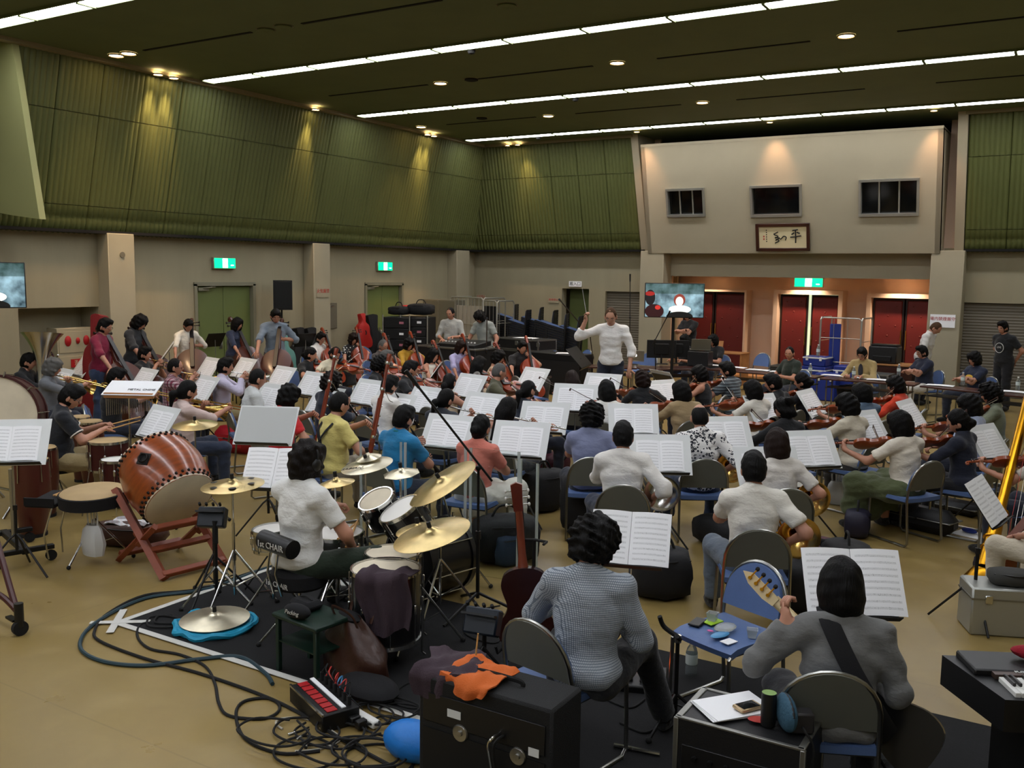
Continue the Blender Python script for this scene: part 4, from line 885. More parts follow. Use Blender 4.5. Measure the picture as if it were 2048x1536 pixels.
    if inst in ('violin','viola'):
        o = kit(inst, inst+' under the chin of '+d, inst+'s being played'); R = np.stack([np.cross(dr,z),dr,z],1); hold(p, o, R, base); bow_in(p, d, frog, tdir, (0,0,1))
    elif inst in ('cello','bass'):
        o = kit(inst, ('cello' if inst == 'cello' else 'double bass')+' played by '+d, 'cellos' if inst == 'cello' else 'double basses'); hold(p, o, np.stack([np.cross(ax,nz_),ax,nz_],1), base); bow_in(p, d, frog, tdir, (0,-.3,1))
    elif inst in ('trumpet','trumpet_silver'): o = kit(inst, 'trumpet at the lips of '+d, 'trumpets'); hold(p, o, frame(dr)@rotx(90) if False else np.stack([nrm(np.cross(dr,V(0,0,1))),dr,np.cross(nrm(np.cross(dr,V(0,0,1))),dr)],1), mouth)
    elif inst == 'trombone': o = kit(inst, 'brass trombone played by '+d, 'trombones'); x = nrm(np.cross(dr,V(-.5,0,1))); hold(p, o, np.stack([-x,dr,np.cross(-x,dr)],1), mouth-x*.08)
    elif inst in ('horn','horn_silver'): o = kit(inst, 'french horn on the lap of '+d, 'french horns'); hold(p, o, roty(-24)@rotx(6), mouth-(roty(-24)@rotx(6))@V(-.045,-.01,.37))
    elif inst == 'tuba': o = kit(inst, 'silver tuba held upright by '+d); hold(p, o, rotz(0)@roty(-8)@np.diag([1.25]*3), V(.1,.28,.46))
    elif inst == 'flute': o = kit(inst, 'silver flute played by '+d, 'flutes'); z = V(0,0,1); hold(p, o, np.stack([np.cross(dr,z),dr,np.cross(np.cross(dr,z),dr)],1), mouth-dr*.06)
    elif inst in ('clarinet','oboe'): o = kit(inst, 'black '+inst+' played by '+d, 'woodwinds'); x = V(1,0,0); hold(p, o, np.stack([x,dr,np.cross(x,dr)],1), mouth)
    elif inst == 'bassoon': o = kit(inst, 'red wood bassoon played by '+d, 'bassoons'); ax = nrm(V(-.08,.26,.96)); x = nrm(V(1,.2,0)-(V(1,.2,0)@ax)*ax); hold(p, o, np.stack([x,np.cross(ax,x),ax],1), V(.12,.3,.36))
    if sit and seat == 'chair': chair(p['hip']+np.append(V(math.cos(math.radians(F)),math.sin(math.radians(F)))*.0,0), F, 'grey backed blue chair under '+d)
    elif seat == 'stool':
        h = p['hip'][2]-.1; s = thing('bass_stool','high black stool under '+d,'stool',(p['hip'][0],p['hip'][1],0),F); MB().lathe([(0,h),(.15,h),(.16,h-.02),(.16,h-.05),(0,h-.05)],18).build('seat', M_('black_cloth'), s)
        for k in range(4): a_ = PI/4+PI/2*k; MB().tube([(.1*math.cos(a_),.1*math.sin(a_),h-.05),(.2*math.cos(a_),.2*math.sin(a_),0)],.012,6).build('leg', M_('black_metal'), s)
        MB().tube([(.165*math.cos(t),.165*math.sin(t),.28) for t in np.linspace(0,2*PI,20,endpoint=False)],.008,6,True).build('foot_ring', M_('black_metal'), s)
    return p
W_ = '#e4e2dc'; BK = '#141518'
# --- double basses along the left wall (standing or on high stools)
play('b1','double bass player standing in a maroon T-shirt','the maroon-shirted bassist',(-12.422,8.82,1.72),'bass',face=22,stand=True,top=('#7a1434',),bottom='#3a4a68',hair=('short','black'),glasses=True,sleeve='elbow')
play('b2','double bass player in a charcoal T-shirt','the charcoal-shirted bassist',(-13.099,9.933,1.7),'bass',face=20,stand=True,top=('#24262a',),hair=('mop','black'),sleeve='elbow',nod=25)
play('b3','woman double bass player in a white top on a stool','the white-topped woman bassist',(-13.433,11.188,1.58),'bass',face=-20,stand=True,top=('#d8d3c6',),bottom='#49617f',hair=('short','black'),women=True,sleeve='elbow',nod=25,legs=[((.2,.3,.62),(.2,.34,.12)),((-.2,.25,.62),(-.2,.2,.12))],seat='stool')
play('b4','woman double bass player in a navy top','the navy-topped woman bassist',(-13.272,12.162,1.58),'bass',face=12,stand=True,top=('#232d45',),bottom='#202022',hair=('bob','black'),women=True,sleeve='elbow',seat='stool',legs=[((.2,.3,.62),(.2,.34,.12)),((-.2,.25,.62),(-.2,.2,.12))])
play('b5','double bass player in a grey-blue shirt','the grey-blue-shirted bassist',(-12.197,12.067,1.78),'bass',face=-35,stand=True,top=('#6f7c8a',),bottom='#22242a',hair=('short','black'),eyes=True,sleeve='elbow',nod=20)
# --- brass on the left
play('tu','tuba player in a black shirt at the left edge','the black-shirted tuba player',(-12.705,7.783,1.25),'tuba',top=(BK,),hair=('short','black'),sleeve='elbow')
play('tb0','musician with greying hair and a grey shirt behind the bass drum','the grey-shirted trombonist',(-11.701,7.497,1.25),'trombone',top=('#63666b',),hair=('mop','grey'),sleeve='long')
play('tb1','trombone player in black shirt and glasses','the bespectacled trombonist',(-10.059,7.275,1.25),'trombone',top=(BK,),hair=('short','black'),glasses=True,sleeve='elbow')
play('tb2','trombone player in pink shirt with a ponytail','the pink-shirted trombonist',(-8.397,6.964,1.24),'trombone',top=('#c9b3ac',),bottom='#2a3448',hair=('pony','black'),sleeve='elbow',res=.02)
play('tp1','trumpet player in a black T-shirt','the black-shirted trumpeter',(-12.48,9.544,1.25),'trumpet',top=(BK,),hair=('short','black'),nod=0)
play('tp2','trumpet player in a plaid shirt','the plaid-shirted trumpeter',(-10.548,8.55,1.25),'trumpet',top=('#7c3348','plaid'),hair=('crop','black'),glasses=True,sleeve='rolled',nod=0)
play('tp3','trumpet player in a lavender shirt','the lavender-shirted trumpeter',(-10.014,8.948,1.26),'trumpet_silver',top=('#b9b3c9',),bottom='#8a7d5a',hair=('short','black'),sleeve='long',nod=0,tuck=True)
play('tp4','musician with short black hair in a pale grey shirt beside the trumpets','the pale-grey-shirted man',(-8.584,8.176,1.26),None,top=('#c3c7c6',),hair=('crop','black'),fat=.08)
# --- woodwinds
play('bn1','bassoon player in a red T-shirt','the red-shirted bassoonist',(-7.141,7.236,1.25),'bassoon',fo=-10,top=('#c01f24',),bottom='#23293a',hair=('mop','black'),res=.02)
play('bn2','bassoon player in a yellow shirt with black harness straps','the yellow-shirted bassoonist',(-6.191,6.966,1.28),'bassoon',fo=-18,top=('#d3c475',),bottom='#8a8272',hair=('crop','black'),res=.02,fat=.14)
hs = PEOPLE['bn2']; [MB().tube(smooth_path([hs['up'](s*.1,-.07,.47),hs['up'](s*.07,-.135,.38),hs['up'](-s*.02,-.15,.27),hs['up'](-s*.11,-.142,.14)],5),.02,6,flat=.25).build('harness_strap', M_('black_cloth'), hs['o']) for s in (-1,1)]
play('bc','clarinet player in a bright blue T-shirt','the blue-shirted clarinettist',(-5.236,6.754,1.25),'clarinet',fo=-15,top=('#1f78a8',None,'#17756c'),bottom='#2a3040',hair=('short','black'),res=.02)
play('cl2','clarinet player in white shirt seated behind two scores','the white-shirted clarinettist',(-6.923,8.663,1.25),'clarinet',top=(W_,),hair=('short','black'),glasses=True,sleeve='long')
play('cl3','woodwind player with wavy dark hair in a navy top','the wavy-haired woodwind player',(-7.705,8.52,1.24),'oboe',top=('#1c2230',),hair=('curly','dark'),sleeve='long')
play('fl1','flute player with ponytail in a dark top','the dark-topped flautist',(-5.877,8.333,1.2),'flute',top=('#2b3038',),hair=('pony','black'),women=True,res=.022)
play('fl2','flute player with long black hair in a pale top','the long-haired flautist',(-4.946,8.097,1.2),'flute',top=('#c9c8c2',),bottom='#24262c',hair=('long','black'),women=True,res=.02,sleeve='none')
play('ob','oboe player in a salmon top with hair bun','the salmon-topped oboist',(-4.529,6.964,1.2),'oboe',fo=-8,top=('#cf7868',),hair=('bun','black'),women=True,res=.018,skirt='#d8d4ca')
play('fl0','viola player with dark low ponytail in a beige sleeveless top','the beige-topped violist',(-6.734,9.622,1.2),'viola',top=('#c9b89c',),hair=('pony','black'),women=True,sleeve='none')
# --- violas and cellos in the middle
play('va1','viola player with bun in a black T-shirt','the violist in black with a bun',(-10.861,11.52,1.2),'viola',face=5,top=(BK,),hair=('bun','black'),women=True)
play('va2','viola player leaning toward the camera in a cream top','the cream-topped violist',(-10.561,11.78,1.2),'viola',face=-35,top=('#d9d2b8',),hair=('bun','black'),women=True,eyes=True,nod=20)
play('va3','man with glasses in a white shirt behind the violas','the bespectacled man in white',(-12.862,13.929,1.25),'cello',face=5,top=(W_,),hair=('short','dark'),glasses=True)
play('vc1','cello player in a black and white patterned dress','the cellist in a patterned dress',(-12.706,14.718,1.2),'cello',face=-15,top=('#1b1b1d','dots'),skirt='#1b1b1d',hair=('mop','brown'),women=True)
play('vc2','cello player with shaved head in a brown top','the shaven-headed cellist',(-10.981,13.553,1.22),'cello',face=5,top=('#4a4442',),hair=('crop','grey'),glasses=True)
play('vc3','cello player in a mustard cardigan','the mustard-cardigan cellist',(-10.972,14.308,1.2),'cello',face=-5,top=('#b48a25',),hair=('mop','black'),women=True,sleeve='long')
play('va4','viola player with grey hair in black','the grey-haired violist',(-9.45,11.738,1.22),'viola',face=10,top=('#202124',),hair=('short','grey'))
play('va5','viola player with tousled black hair in a black T-shirt','the tousle-haired violist',(-8.639,10.592,1.24),'viola',face=25,top=(BK,),hair=('curly','black'))
play('va6','viola player with short black hair in black T-shirt','the short-haired violist in black',(-7.86,10.283,1.25),'viola',face=25,top=(BK,),hair=('short','black'))
play('vc4','cello player with long hair in a white sleeveless top','the cellist in white sleeveless top',(-9.207,12.673,1.2),'cello',face=5,top=('#d9d5c8',),hair=('long','black'),women=True,sleeve='none')
play('vc5','cello player in a lavender blouse','the lavender-bloused cellist',(-9.849,14.423,1.2),'cello',face=-10,top=('#a9a6cf',),hair=('bob','brown'),women=True,sleeve='elbow')
play('vc6','cello player in a black polo shirt','the cellist in black polo',(-8.622,14.591,1.25),'cello',face=-25,top=(BK,),bottom='#3a3a38',hair=('short','black'))
play('va7','viola player in grey printed dress with black bob','the violist in a grey print dress',(-7.776,11.9,1.2),'viola',face=40,top=('#6e6b66','print'),hair=('long','black'),women=True)
play('va8','viola player with short bob in a beige top','the beige-topped violist with short bob',(-8.157,13.035,1.2),'cello',face=20,top=('#c7b393',),hair=('mop','black'),women=True,sleeve='none')
play('va9','viola player with grey cropped hair in an olive T-shirt','the olive-shirted violist',(-6.706,10.758,1.25),'viola',face=30,top=('#4d4c38',),hair=('crop','grey'))
play('va10','viola player with low ponytail in a navy top','the navy-topped violist',(-5.552,9.561,1.2),'viola',face=50,top=('#1d2533',),hair=('pony','black'),women=True)
# --- second violins, horns
play('v1','woman with long brown hair near the conductor','the long-haired woman near the conductor',(-5.651,10.873,1.2),'violin',top=('#2a2522',),hair=('long','brown'),women=True)
play('v2','violinist with short black hair in a white T-shirt','the white T-shirt violinist',(-4.647,9.822,1.24),'violin',top=(W_,),hair=('bob','black'),fo=-10)
play('v3','violinist with brown hair in black beside the conductor','the brown-haired violinist in black',(-4.911,11.463,1.2),'violin',top=(BK,),hair=('mop','brown'),women=True,fo=-15)
play('v4','violinist with black bob in a tan print blouse','the tan-bloused violinist',(-3.992,10.487,1.22),'violin',top=('#a08a66',),hair=('bob','black'),women=True,sleeve='elbow')
play('v5','violinist with short bob in a sleeveless black top','the violinist in sleeveless black',(-4.546,12.623,1.2),'violin',top=(BK,),hair=('mop','black'),women=True,sleeve='none')
play('v6','violinist in a grey striped T-shirt','the stripe-shirted violinist',(-4.279,13.029,1.25),'violin',top=('#3a4046','stripe'),hair=('short','black'),face=170)
play('v7','violinist in white top with a blue neck scarf','the violinist with blue scarf',(-3.37,11.26,1.2),'violin',top=('#d5d0c4',None,'#2b57a8'),hair=('bob','black'),women=True)
play('v8','violinist in a black jacket with short black hair','the black-jacketed violinist',(-3.298,11.864,1.24),'violin',top=(BK,),hair=('short','black'),sleeve='long')
play('v9','violinist in black seen in profile with tied hair','the violinist in profile in black',(-3.129,12.637,1.2),'violin',top=(BK,),hair=('bun','black'),women=True,face=165,sleeve='elbow')
play('v10','violinist in black with hair in a claw clip','the claw-clip violinist',(-2.614,9.803,1.2),'violin',top=(BK,),hair=('clip','black'),women=True,sleeve='long')
play('h0','musician in a slate blue shirt with curly black hair','the slate-blue-shirted man',(-3.885,7.886,1.25),'horn',top=('#7b82a0',),hair=('curly','black'),res=.018,fat=.08,fo=4)
play('h1','horn player in a long-sleeved white shirt','the long-sleeved horn player',(-3.168,7.023,1.26),'horn_silver',top=('#dfdcd6',),bottom='#1b2438',hair=('short','black'),res=.016,sleeve='rolled',fo=0)
play('h2','horn player in a floral shirt with thinning hair','the floral-shirted horn player',(-3.013,8.403,1.26),'horn',top=('#e2e0dd','floral'),bottom='#22304a',hair=('bald','black'),res=.018,sleeve='elbow',fo=-4)
play('h3','horn player with straight brown hair behind a score','the brown-haired horn player',(-2.062,7.624,1.22),'horn',top=('#cfcac2',),bottom='#5a7796',hair=('bob','brown'),women=True,res=.018,fo=-6)
play('h4','horn player in a short-sleeved white shirt','the short-sleeved horn player',(-1.866,6.331,1.26),'horn',top=('#dedacf',),bottom='#56606c',hair=('short','black'),res=.015,fo=-8)
# --- first violins on the right
play('v11','violinist in a loose beige shirt','the beige-shirted violinist',(-2.054,10.249,1.24),'violin',top=('#c6bda8',),bottom='#33302c',hair=('mop','black'),res=.02,sleeve='elbow',fo=8)
play('v12','violinist with black bob in a denim blue dress','the violinist in denim blue',(-2.199,11.769,1.2),'violin',top=('#4f6276',),hair=('bob','black'),women=True,face=150)
play('v13','violinist in an orange red cardigan','the orange-cardigan violinist',(-1.998,12.905,1.2),'violin',top=('#c73a1c',),hair=('mop','black'),women=True,sleeve='long',face=175)
play('v14','violinist in a white blouse and olive skirt','the white-bloused violinist',(-1.393,9.374,1.22),'violin',top=('#d5cdbd',),skirt='#4c5434',hair=('bob','black'),women=True,res=.016,sleeve='short',fo=2)
play('v15','violinist in a navy top seen in profile','the navy-topped violinist',(-0.949,9.866,1.22),'violin',top=('#171c2c',),bottom='#15161a',hair=('bun','black'),women=True,res=.018,sleeve='elbow',fo=14)
play('v16','violinist in a light blue shirt','the light-blue-shirted violinist',(-0.955,10.977,1.24),'violin',top=('#a9b4cf',),hair=('mop','black'),sleeve='elbow',fo=10)
play('v17','violinist in a grey green T-shirt','the grey-green-shirted violinist',(-0.854,12.27,1.25),'violin',top=('#6f7561',),hair=('curly','black'),fo=8)
play('v18','violinist at the right edge whose arm holds a violin','the right-edge violinist',(-0.2,9.191,1.22),'violin',top=('#b9b3a8',),hair=('bob','black'),women=True,fo=4)
# --- conductor, crew and listeners
CZ = 1.98
p = person('con','conductor standing in a white shirt and dark jeans',(-5.93,12.591,1.98),-72,'con',('#e3e2de',None,'#e9e8e4'),'#1a2130',('crop','light'),rh=(.33,.17,1.5),lh=(-.27,.1,.86),rpole=V(.25,-.35,-1),lpole=V(-1,-.4,-.2),stand=True,zoff=.15,fat=-.08,sleeve='rolled',skin='skin_fair',eyes=True,res=.018,nod=20,rdir=(0,.2,1),rpalm=(-1,.4,0),curl=(60,25))
CON = p; pd = tag(MB().box((CON['loc'][0],CON['loc'][1],.075),(1.0,1.0,.15),rotz(20),b=.01).build('podium', mat('podium_grey','#3b3b38',.9)),'low grey carpeted podium under the conductor','podium'); bt = tag(MB().tube([(0,0,0),(0,0,.38)],[.004,.002],6).build('baton', M_('white_plastic')),'thin white baton raised by the conductor','baton'); hold(p, bt, frame((.15,.25,1)), p['rw']+V(-.01,.03,.09))

# ================================================================ music stands with scores
def outward(p):
    h = head2d(CP, p); return -98-(-98-h)*.12 if h < -98 else h
def stand_list(L):
    for row in L:
        p,d = row[0],row[1]; out = row[2] if len(row) > 2 and row[2] is not None else outward(p); kind = row[3] if len(row) > 3 else 'score'
        stand(p, out, 'open score on a stand in front of '+d if kind else '', kind, stand_label='black music stand in front of '+d)
stand_list([
 ((-12.358,8.008,0.82),'the grey-shirted trombonist'),((-13.934,9.453,0.82),'the black-shirted tuba player'),((-12.743,10.193,1.1),'the charcoal-shirted bassist',228,'pages'),
 ((-14.274,12.504,1.1),'the white-topped woman bassist',175,None),((-13.005,13.642,1.1),'the navy-topped woman bassist',165,None),
 ((-12.142,10.476,0.82),'the plaid-shirted trumpeter'),((-11.649,10.768,0.82),'the lavender-shirted trumpeter'),((-11.505,8.745,0.82),'the bespectacled trombonist'),((-10.082,8.597,0.82),'the black-shirted trumpeter'),
 ((-8.175,6.373,0.82),'the pink-shirted trombonist'),((-10.202,10.162,0.82),'the pale-grey-shirted man'),((-8.729,8.481,0.82),'the red-shirted bassoonist, left one'),((-9.289,9.843,0.82),'the wavy-haired woodwind player'),
 ((-7.952,8.661,0.82),'the red-shirted bassoonist'),((-8.066,9.596,0.82),'the yellow-shirted bassoonist'),((-6.995,9.43,0.82),'the dark-topped flautist, to her left'),((-6.894,8.7,0.82),'the blue-shirted clarinettist'),
 ((-7.383,11.008,0.82),'the violist in a grey print dress'),((-6.082,9.35,0.82),'the dark-topped flautist'),((-7.129,12.383,0.82),'the navy-topped violist'),((-5.074,9.086,0.82),'the long-haired flautist'),
 ((-5.383,7.662,0.82),'the blue-shirted clarinettist, at his right'),((-4.57,7.724,0.82),'the salmon-topped oboist'),((-5.912,12.283,0.82),'the white T-shirt violinist'),((-5.167,10.024,0.93),'the slate-blue-shirted man, farther one'),
 ((-4.188,9.554,0.82),'the slate-blue-shirted man'),((-5.369,13.412,0.82),'the violinist in sleeveless black'),((-4.835,12.037,0.82),'the tan-bloused violinist'),((-4.256,13.103,0.82),'the violinist with blue scarf'),
 ((-3.237,11.345,0.82),'the claw-clip violinist'),((-2.876,12.211,0.82),'the beige-shirted violinist'),((-3.028,9.238,0.82),'the floral-shirted horn player'),((-3.155,7.809,0.82),'the long-sleeved horn player'),
 ((-2.163,7.768,0.82),'the short-sleeved horn player'),((-2.082,8.854,0.82),'the brown-haired horn player'),((-1.898,10.583,0.82),'the white-bloused violinist'),((-1.634,11.919,0.82),'the navy-topped violinist'),
 ((-0.693,10.277,0.82),'the right-edge violinist'),((-9,12.473,0.82),'the cellist in white sleeveless top',-150,'pages'),
])
stand((-6.343,6.131,1),-65,'blank pale grey folder on a stand behind the drummer','blank')
stand((-5.214,5.125,0.92),-65,'open score in front of the drummer','pages')
stand((-2.227,5.079,0.86),-72,'open score in front of the guitarist','pages')
stand((-0.867,4.692,0.95),-62,'open score in front of the bass guitarist','pages')
stand((-0.483,7.226,0.9),-8,'cream pages on the stand beside the harp','pages')

# ================================================================ crew, tables and gear at the back of the hall
def sitter(key, label, d, head, face, table=True, **kw):
    kw.setdefault('rh',(.16,.36,.74)); kw.setdefault('lh',(-.1,.38,.74)); kw.setdefault('eyes',True)
    p = person(key, label, head, face, 'sit', **kw); chair(p['hip'], face, 'blue chair under '+d); return p
TOCAM = -59
FOLD = dict(rh=(-.09,.28,.82), lh=(.09,.3,.79), rpole=V(1,.1,-.5), lpole=V(-1,.1,-.5), rdir=(-1,.1,.1), ldir=(1,.1,0))
sitter('pc1','man in black T-shirt behind the computer monitor','the man behind the monitor',(-7.021,18.525,1.24),-100,top=(BK,),hair=('mop','black'))
sitter('pc2','man in black shirt with mop hair beside the silver laptop','the mop-haired man at the laptop',(-6.558,18.954,1.24),-110,top=(BK,),hair=('mop','black'))
sitter('gp','man in dark green polo shirt at the long table','the man in dark green polo',(-4.387,16.751,1.24),-125,top=('#1f2a22',),hair=('crop','black'),turn=30,fat=.1)
sitter('bj','man in beige jacket and glasses writing at the table','the beige-jacketed man',(-3.287,17.406,1.24),-100,top=('#a28c5c',),hair=('short','black'),glasses=True,sleeve='long',nod=25)
q = PEOPLE['bj']; sh_ = MB().ball((0,0,0),(.045,.02,.13),12,8,rotx(-5)).build('inner_shirt', cloth('#26262c'), q['shirt']); sh_.location = q['up'](0,.122,.33)
sitter('ng','man in navy T-shirt and glasses with folded arms','the man in navy with folded arms',(-2.442,18.412,1.26),-140,top=('#1a2034',),bottom='#cfcac0',hair=('short','black'),glasses=True,fat=.12,**FOLD)
p = sitter('ny','man in navy T-shirt with yellow print, arms folded','the man in yellow printed T-shirt',(-1.514,17.661,1.24),-135,top=('#182036',),hair=('mop','black'),fat=.08,**FOLD)
yb = MB().ball((0,0,0),(.1,.012,.05),14,6).build('shirt_print', mat('print_yellow','#c9a13a',.8), p['shirt']); yb.location = p['up'](0,.142,.33)
person('bt','man in a black T-shirt with a round white print, standing by the shutter',(-1.253,19.76,1.7),-125,'s',(BK,),'#14151a',('short','black'),stand=True,eyes=True,rh=(.12,-.16,.95),lh=(-.12,-.16,.95),fat=.05)
q = PEOPLE['bt']; rg = MB().tube([(.09*math.cos(t),0,.09*math.sin(t)) for t in np.linspace(0,2*PI,28,endpoint=False)],.006,5,True).build('shirt_print', mat('print_white','#c9c9c4',.8), q['shirt']); rg.location = q['up'](0,.13,.27)
text('LIVE',.05,M_('print_white'),q['shirt'],FACE_B@np.diag([-1.,1,-1]),q['up'](0,.135,.28),'shirt_lettering')
person('ws','man in a white shirt walking past the pillar, looking down',(-2.402,19.729,1.62),-15,'s',('#cfccc6',),'#1c1e26',('crop','light'),stand=True,lean=14,nod=25,sleeve='elbow',rh=(.3,.22,.85),lh=(-.2,-.1,.8))
person('bh','person in black standing with folded arms behind the hanging screen',(-7.478,19.862,1.72),-110,'s',(BK,),'#14151a',('short','black'),stand=True,rh=(-.09,.28,1.25),lh=(.09,.3,1.22),rpole=V(1,.1,-.5),lpole=V(-1,.1,-.5))
person('t1','sound technician in a pale grey top behind the mixing desk',(-11.255,16.105,1.74),-70,'s',('#a9aba6',),'#22242a',('crop','black'),stand=True,eyes=True,sleeve='elbow',rh=(.12,.3,1.05),lh=(-.1,.3,1.1),turn=-15)
person('t2','sound technician in grey T-shirt wearing headphones',(-10.388,15.901,1.68),-95,'s',('#8f9590',),'#22242a',('mop','black'),stand=True,eyes=True,nod=30,rh=(.3,.32,.92),lh=(-.35,.2,.9),lean=12)
def headphones(p, label):
    h = MB(); h.tube([(.105*math.cos(t),-.005,.03+.115*math.sin(t)) for t in np.linspace(.0,PI,14)],.009,6); h.build('headband', M_('black_plastic'), t_ := thing('headphones',label,'headphones'))
    for s in (-1,1): MB().ball((s*.098,-.005,-.005),(.022,.038,.045),12,8).build('ear_cup', M_('black_plastic'), t_)
    M = p['M']; setM(t_, M[:3,:3]/p['k']@p['Rh'], M[:3,:3]@p['hc']+M[:3,3]); return t_
headphones(PEOPLE['t2'],'black headphones on the grey-shirted technician')
# ---- brown folding tables
mat('table_brown','#3b1d16',.3,coat=.3,var=.1,vs=4)
def ftable(a, b, label, d=.45, z=.7, top='table_brown', side=1):
    a = V(a); b = V(b); L = np.linalg.norm((b-a)[:2]); rz = head2d(a,b); n = rotz(rz)@V(0,1,0); c = (a+b)/2+n*d/2*side
    t = thing('folding_table', label, 'table', (c[0],c[1],0), rz, 'long brown folding tables')
    MB().box((0,0,z-.015),(L-.02,d,.03),b=.006).build('tabletop', M_(top), t); MB().box((0,0,z-.16),(L-.2,d-.06,.012)).build('shelf', M_('black_metal'), t)
    for sx in (-1,1):
        for sy in (-1,1): MB().cyl((sx*(L/2-.12),sy*(d/2-.05),0),(sx*(L/2-.12),sy*(d/2-.05),z-.03),.013,n=8).build('leg', M_('tube_chrome'), t)
        MB().cyl((sx*(L/2-.12),-d/2+.05,.08),(sx*(L/2-.12),d/2-.05,.08),.01,n=6).build('stretcher', M_('tube_chrome'), t)
    return t
ftable((-5.99,17.105,0.7),(-3.937,16.865,0.7),'long brown folding table in front of the dark green polo man')
ftable((-3.873,16.814,0.7),(-2.287,16.729,0.7),'long brown folding table in front of the beige-jacketed man')
ftable((-2.227,16.687,0.7),(-0.589,16.107,0.7),'long brown folding table at the right in front of the yellow-print man')
def paper(p, rz, label, w=.3, d=.21, n=1, m_='white_paper'):
    o = MB().shell(lambda u,v: ((u-.5)*w,(v-.5)*d,.004+.006*math.sin(u*PI)),4,1,.004).build('paper_sheet', M_(m_)); o.location = p; o.rotation_euler = (0,0,math.radians(rz)); return tag(o, label, 'paper', 'papers on the tables')
for (p,l) in (((-5.153,17.476,0.705),'in front of the empty chair'),((-4.687,17.388,0.705),'in front of the man in dark green polo'),((-3.741,17.373,0.705),'left of the beige-jacketed man'),((-3.155,17.219,0.705),'open in front of the beige-jacketed man'),((-2.913,17.114,0.705),'right of the beige-jacketed man'),((-1.93,16.863,0.705),'near the left end of the right table'),((-0.891,16.66,0.705),'at the right end of the tables'),((-6.109,17.814,0.705),'beside the laptops'),((-5.66,17.671,0.705),'on a blue tray at the table end')):
    paper(p, -3, 'white paper on the brown table '+l, .42, .22)
mat('pet','#cfd8da',.08,trans=.85,ior=1.2); mat('cap_white','#e6e6e2',.4); mat('bottle_label','#c9d6d2',.5); mat('water','#e8f0f0',.02,trans=1,ior=1.33)
def make_bottle():
    r = thing('water_bottle','bottle','bottle'); MB().lathe([(0,.0),(.03,0),(.033,.01),(.033,.06),(.031,.07),(.033,.08),(.033,.14),(.026,.165),(.013,.185),(.013,.2)],14).build('bottle_body', M_('pet'), r)
    MB().lathe([(.0335,.075),(.0338,.08),(.0338,.13),(.0335,.133)],14).build('bottle_label', M_('bottle_label'), r); MB().lathe([(.0145,.195),(.0145,.213),(0,.214)],12).build('cap', M_('cap_white'), r); return r
BOT = Proto(make_bottle())
def bottle(p, label, s=1): o = BOT.get(label, 'water bottles'); o.location = tuple(p); o.scale = (s,s,s); return o
for p,l in (((-4.13,17.231,0.7),'beside the blue cases table'),((-3.353,17.12,0.7),'in front of the beige-jacketed man'),((-2.782,18.186,0.7),'at the right end of the middle table'),((-1.629,17.235,0.7),'in front of the yellow-print man'),((-0.806,17.015,0.7),'at the far right end of the tables')): bottle(p,'clear water bottle on the brown table '+l)
# ---- screens
def screen_mat():
    m = mat('screen_picture','#1f2f33',.3); nb = NB(m); o,vec = nb.xyz()
    n1 = nb.n('TexNoise'); n1.inputs['Scale'].default_value = 5; n1.inputs['Detail'].default_value = 5; nb.l(vec, n1.inputs['Vector'])
    c = nb.mix(nb.math('MULTIPLY_ADD', n1.outputs[0], 2.4, -.7), '#0d2028', '#8fb0bd')
    c = nb.mix(nb.math('MULTIPLY', nb.math('GREATER_THAN', o[2], .12), .6), c, '#14301c')
    def disc(cx, cz, rx, rz): a = nb.math('DIVIDE', nb.math('SUBTRACT', o[0], cx), rx); b_ = nb.math('DIVIDE', nb.math('SUBTRACT', o[2], cz), rz); return nb.math('LESS_THAN', nb.math('ADD', nb.math('MULTIPLY',a,a), nb.math('MULTIPLY',b_,b_)), 1.0)
    for cx,cz,rx,rz,cl in ((.09,.01,.105,.11,'#7d3a30'),(.09,-.015,.07,.085,'#f2dcd2'),(.1,-.16,.2,.075,'#e6e6e0'),(.1,-.29,.24,.09,'#141414'),(-.44,.05,.09,.14,'#1c1a1c'),(-.45,.12,.09,.04,'#8a2420'),(-.36,-.2,.17,.13,'#2a1416'),(-.3,-.13,.05,.04,'#b0302a')):
        c = nb.mix(disc(cx,cz,rx,rz), c, cl)
    nb.l(c, nb.b.inputs['Base Color']); nb.l(c, nb.b.inputs['Emission Color']); nb.b.inputs['Emission Strength'].default_value = .5; return m
screen_mat()
def tv(p, face, label, w=1.08, h=.63, floor=True):
    p = V(p); t = thing('television', label, 'television', (p[0],p[1],0), face+90); z = p[2]
    MB().box((0,.03,z),(w,.05,h),b=.01).build('casing', M_('black_plastic'), t)
    s = MB().box((0,0,0),(w-.03,.006,h-.03)).build('screen', M_('screen_picture'), t); s.location = (0,.003,z)
    MB().cyl((0,.09,.05),(0,.09,z),.028,n=10).build('pole', M_('black_metal'), t); MB().box((0,.07,z),(.3,.06,.25)).build('bracket', M_('black_metal'), t)
    for k in range(3): a = PI/2+2*PI/3*k+PI; MB().tube([(0,.09,.35),(.5*math.cos(a),.09+.5*math.sin(a),.02)],.016,6).build('leg', M_('black_metal'), t)
tv((-6.373,16.226,2),-62,'large flat television on a pole stand showing a film scene'); tv((-12.767,7.203,2.2),-30,'television on a pole at the left edge showing a film scene')
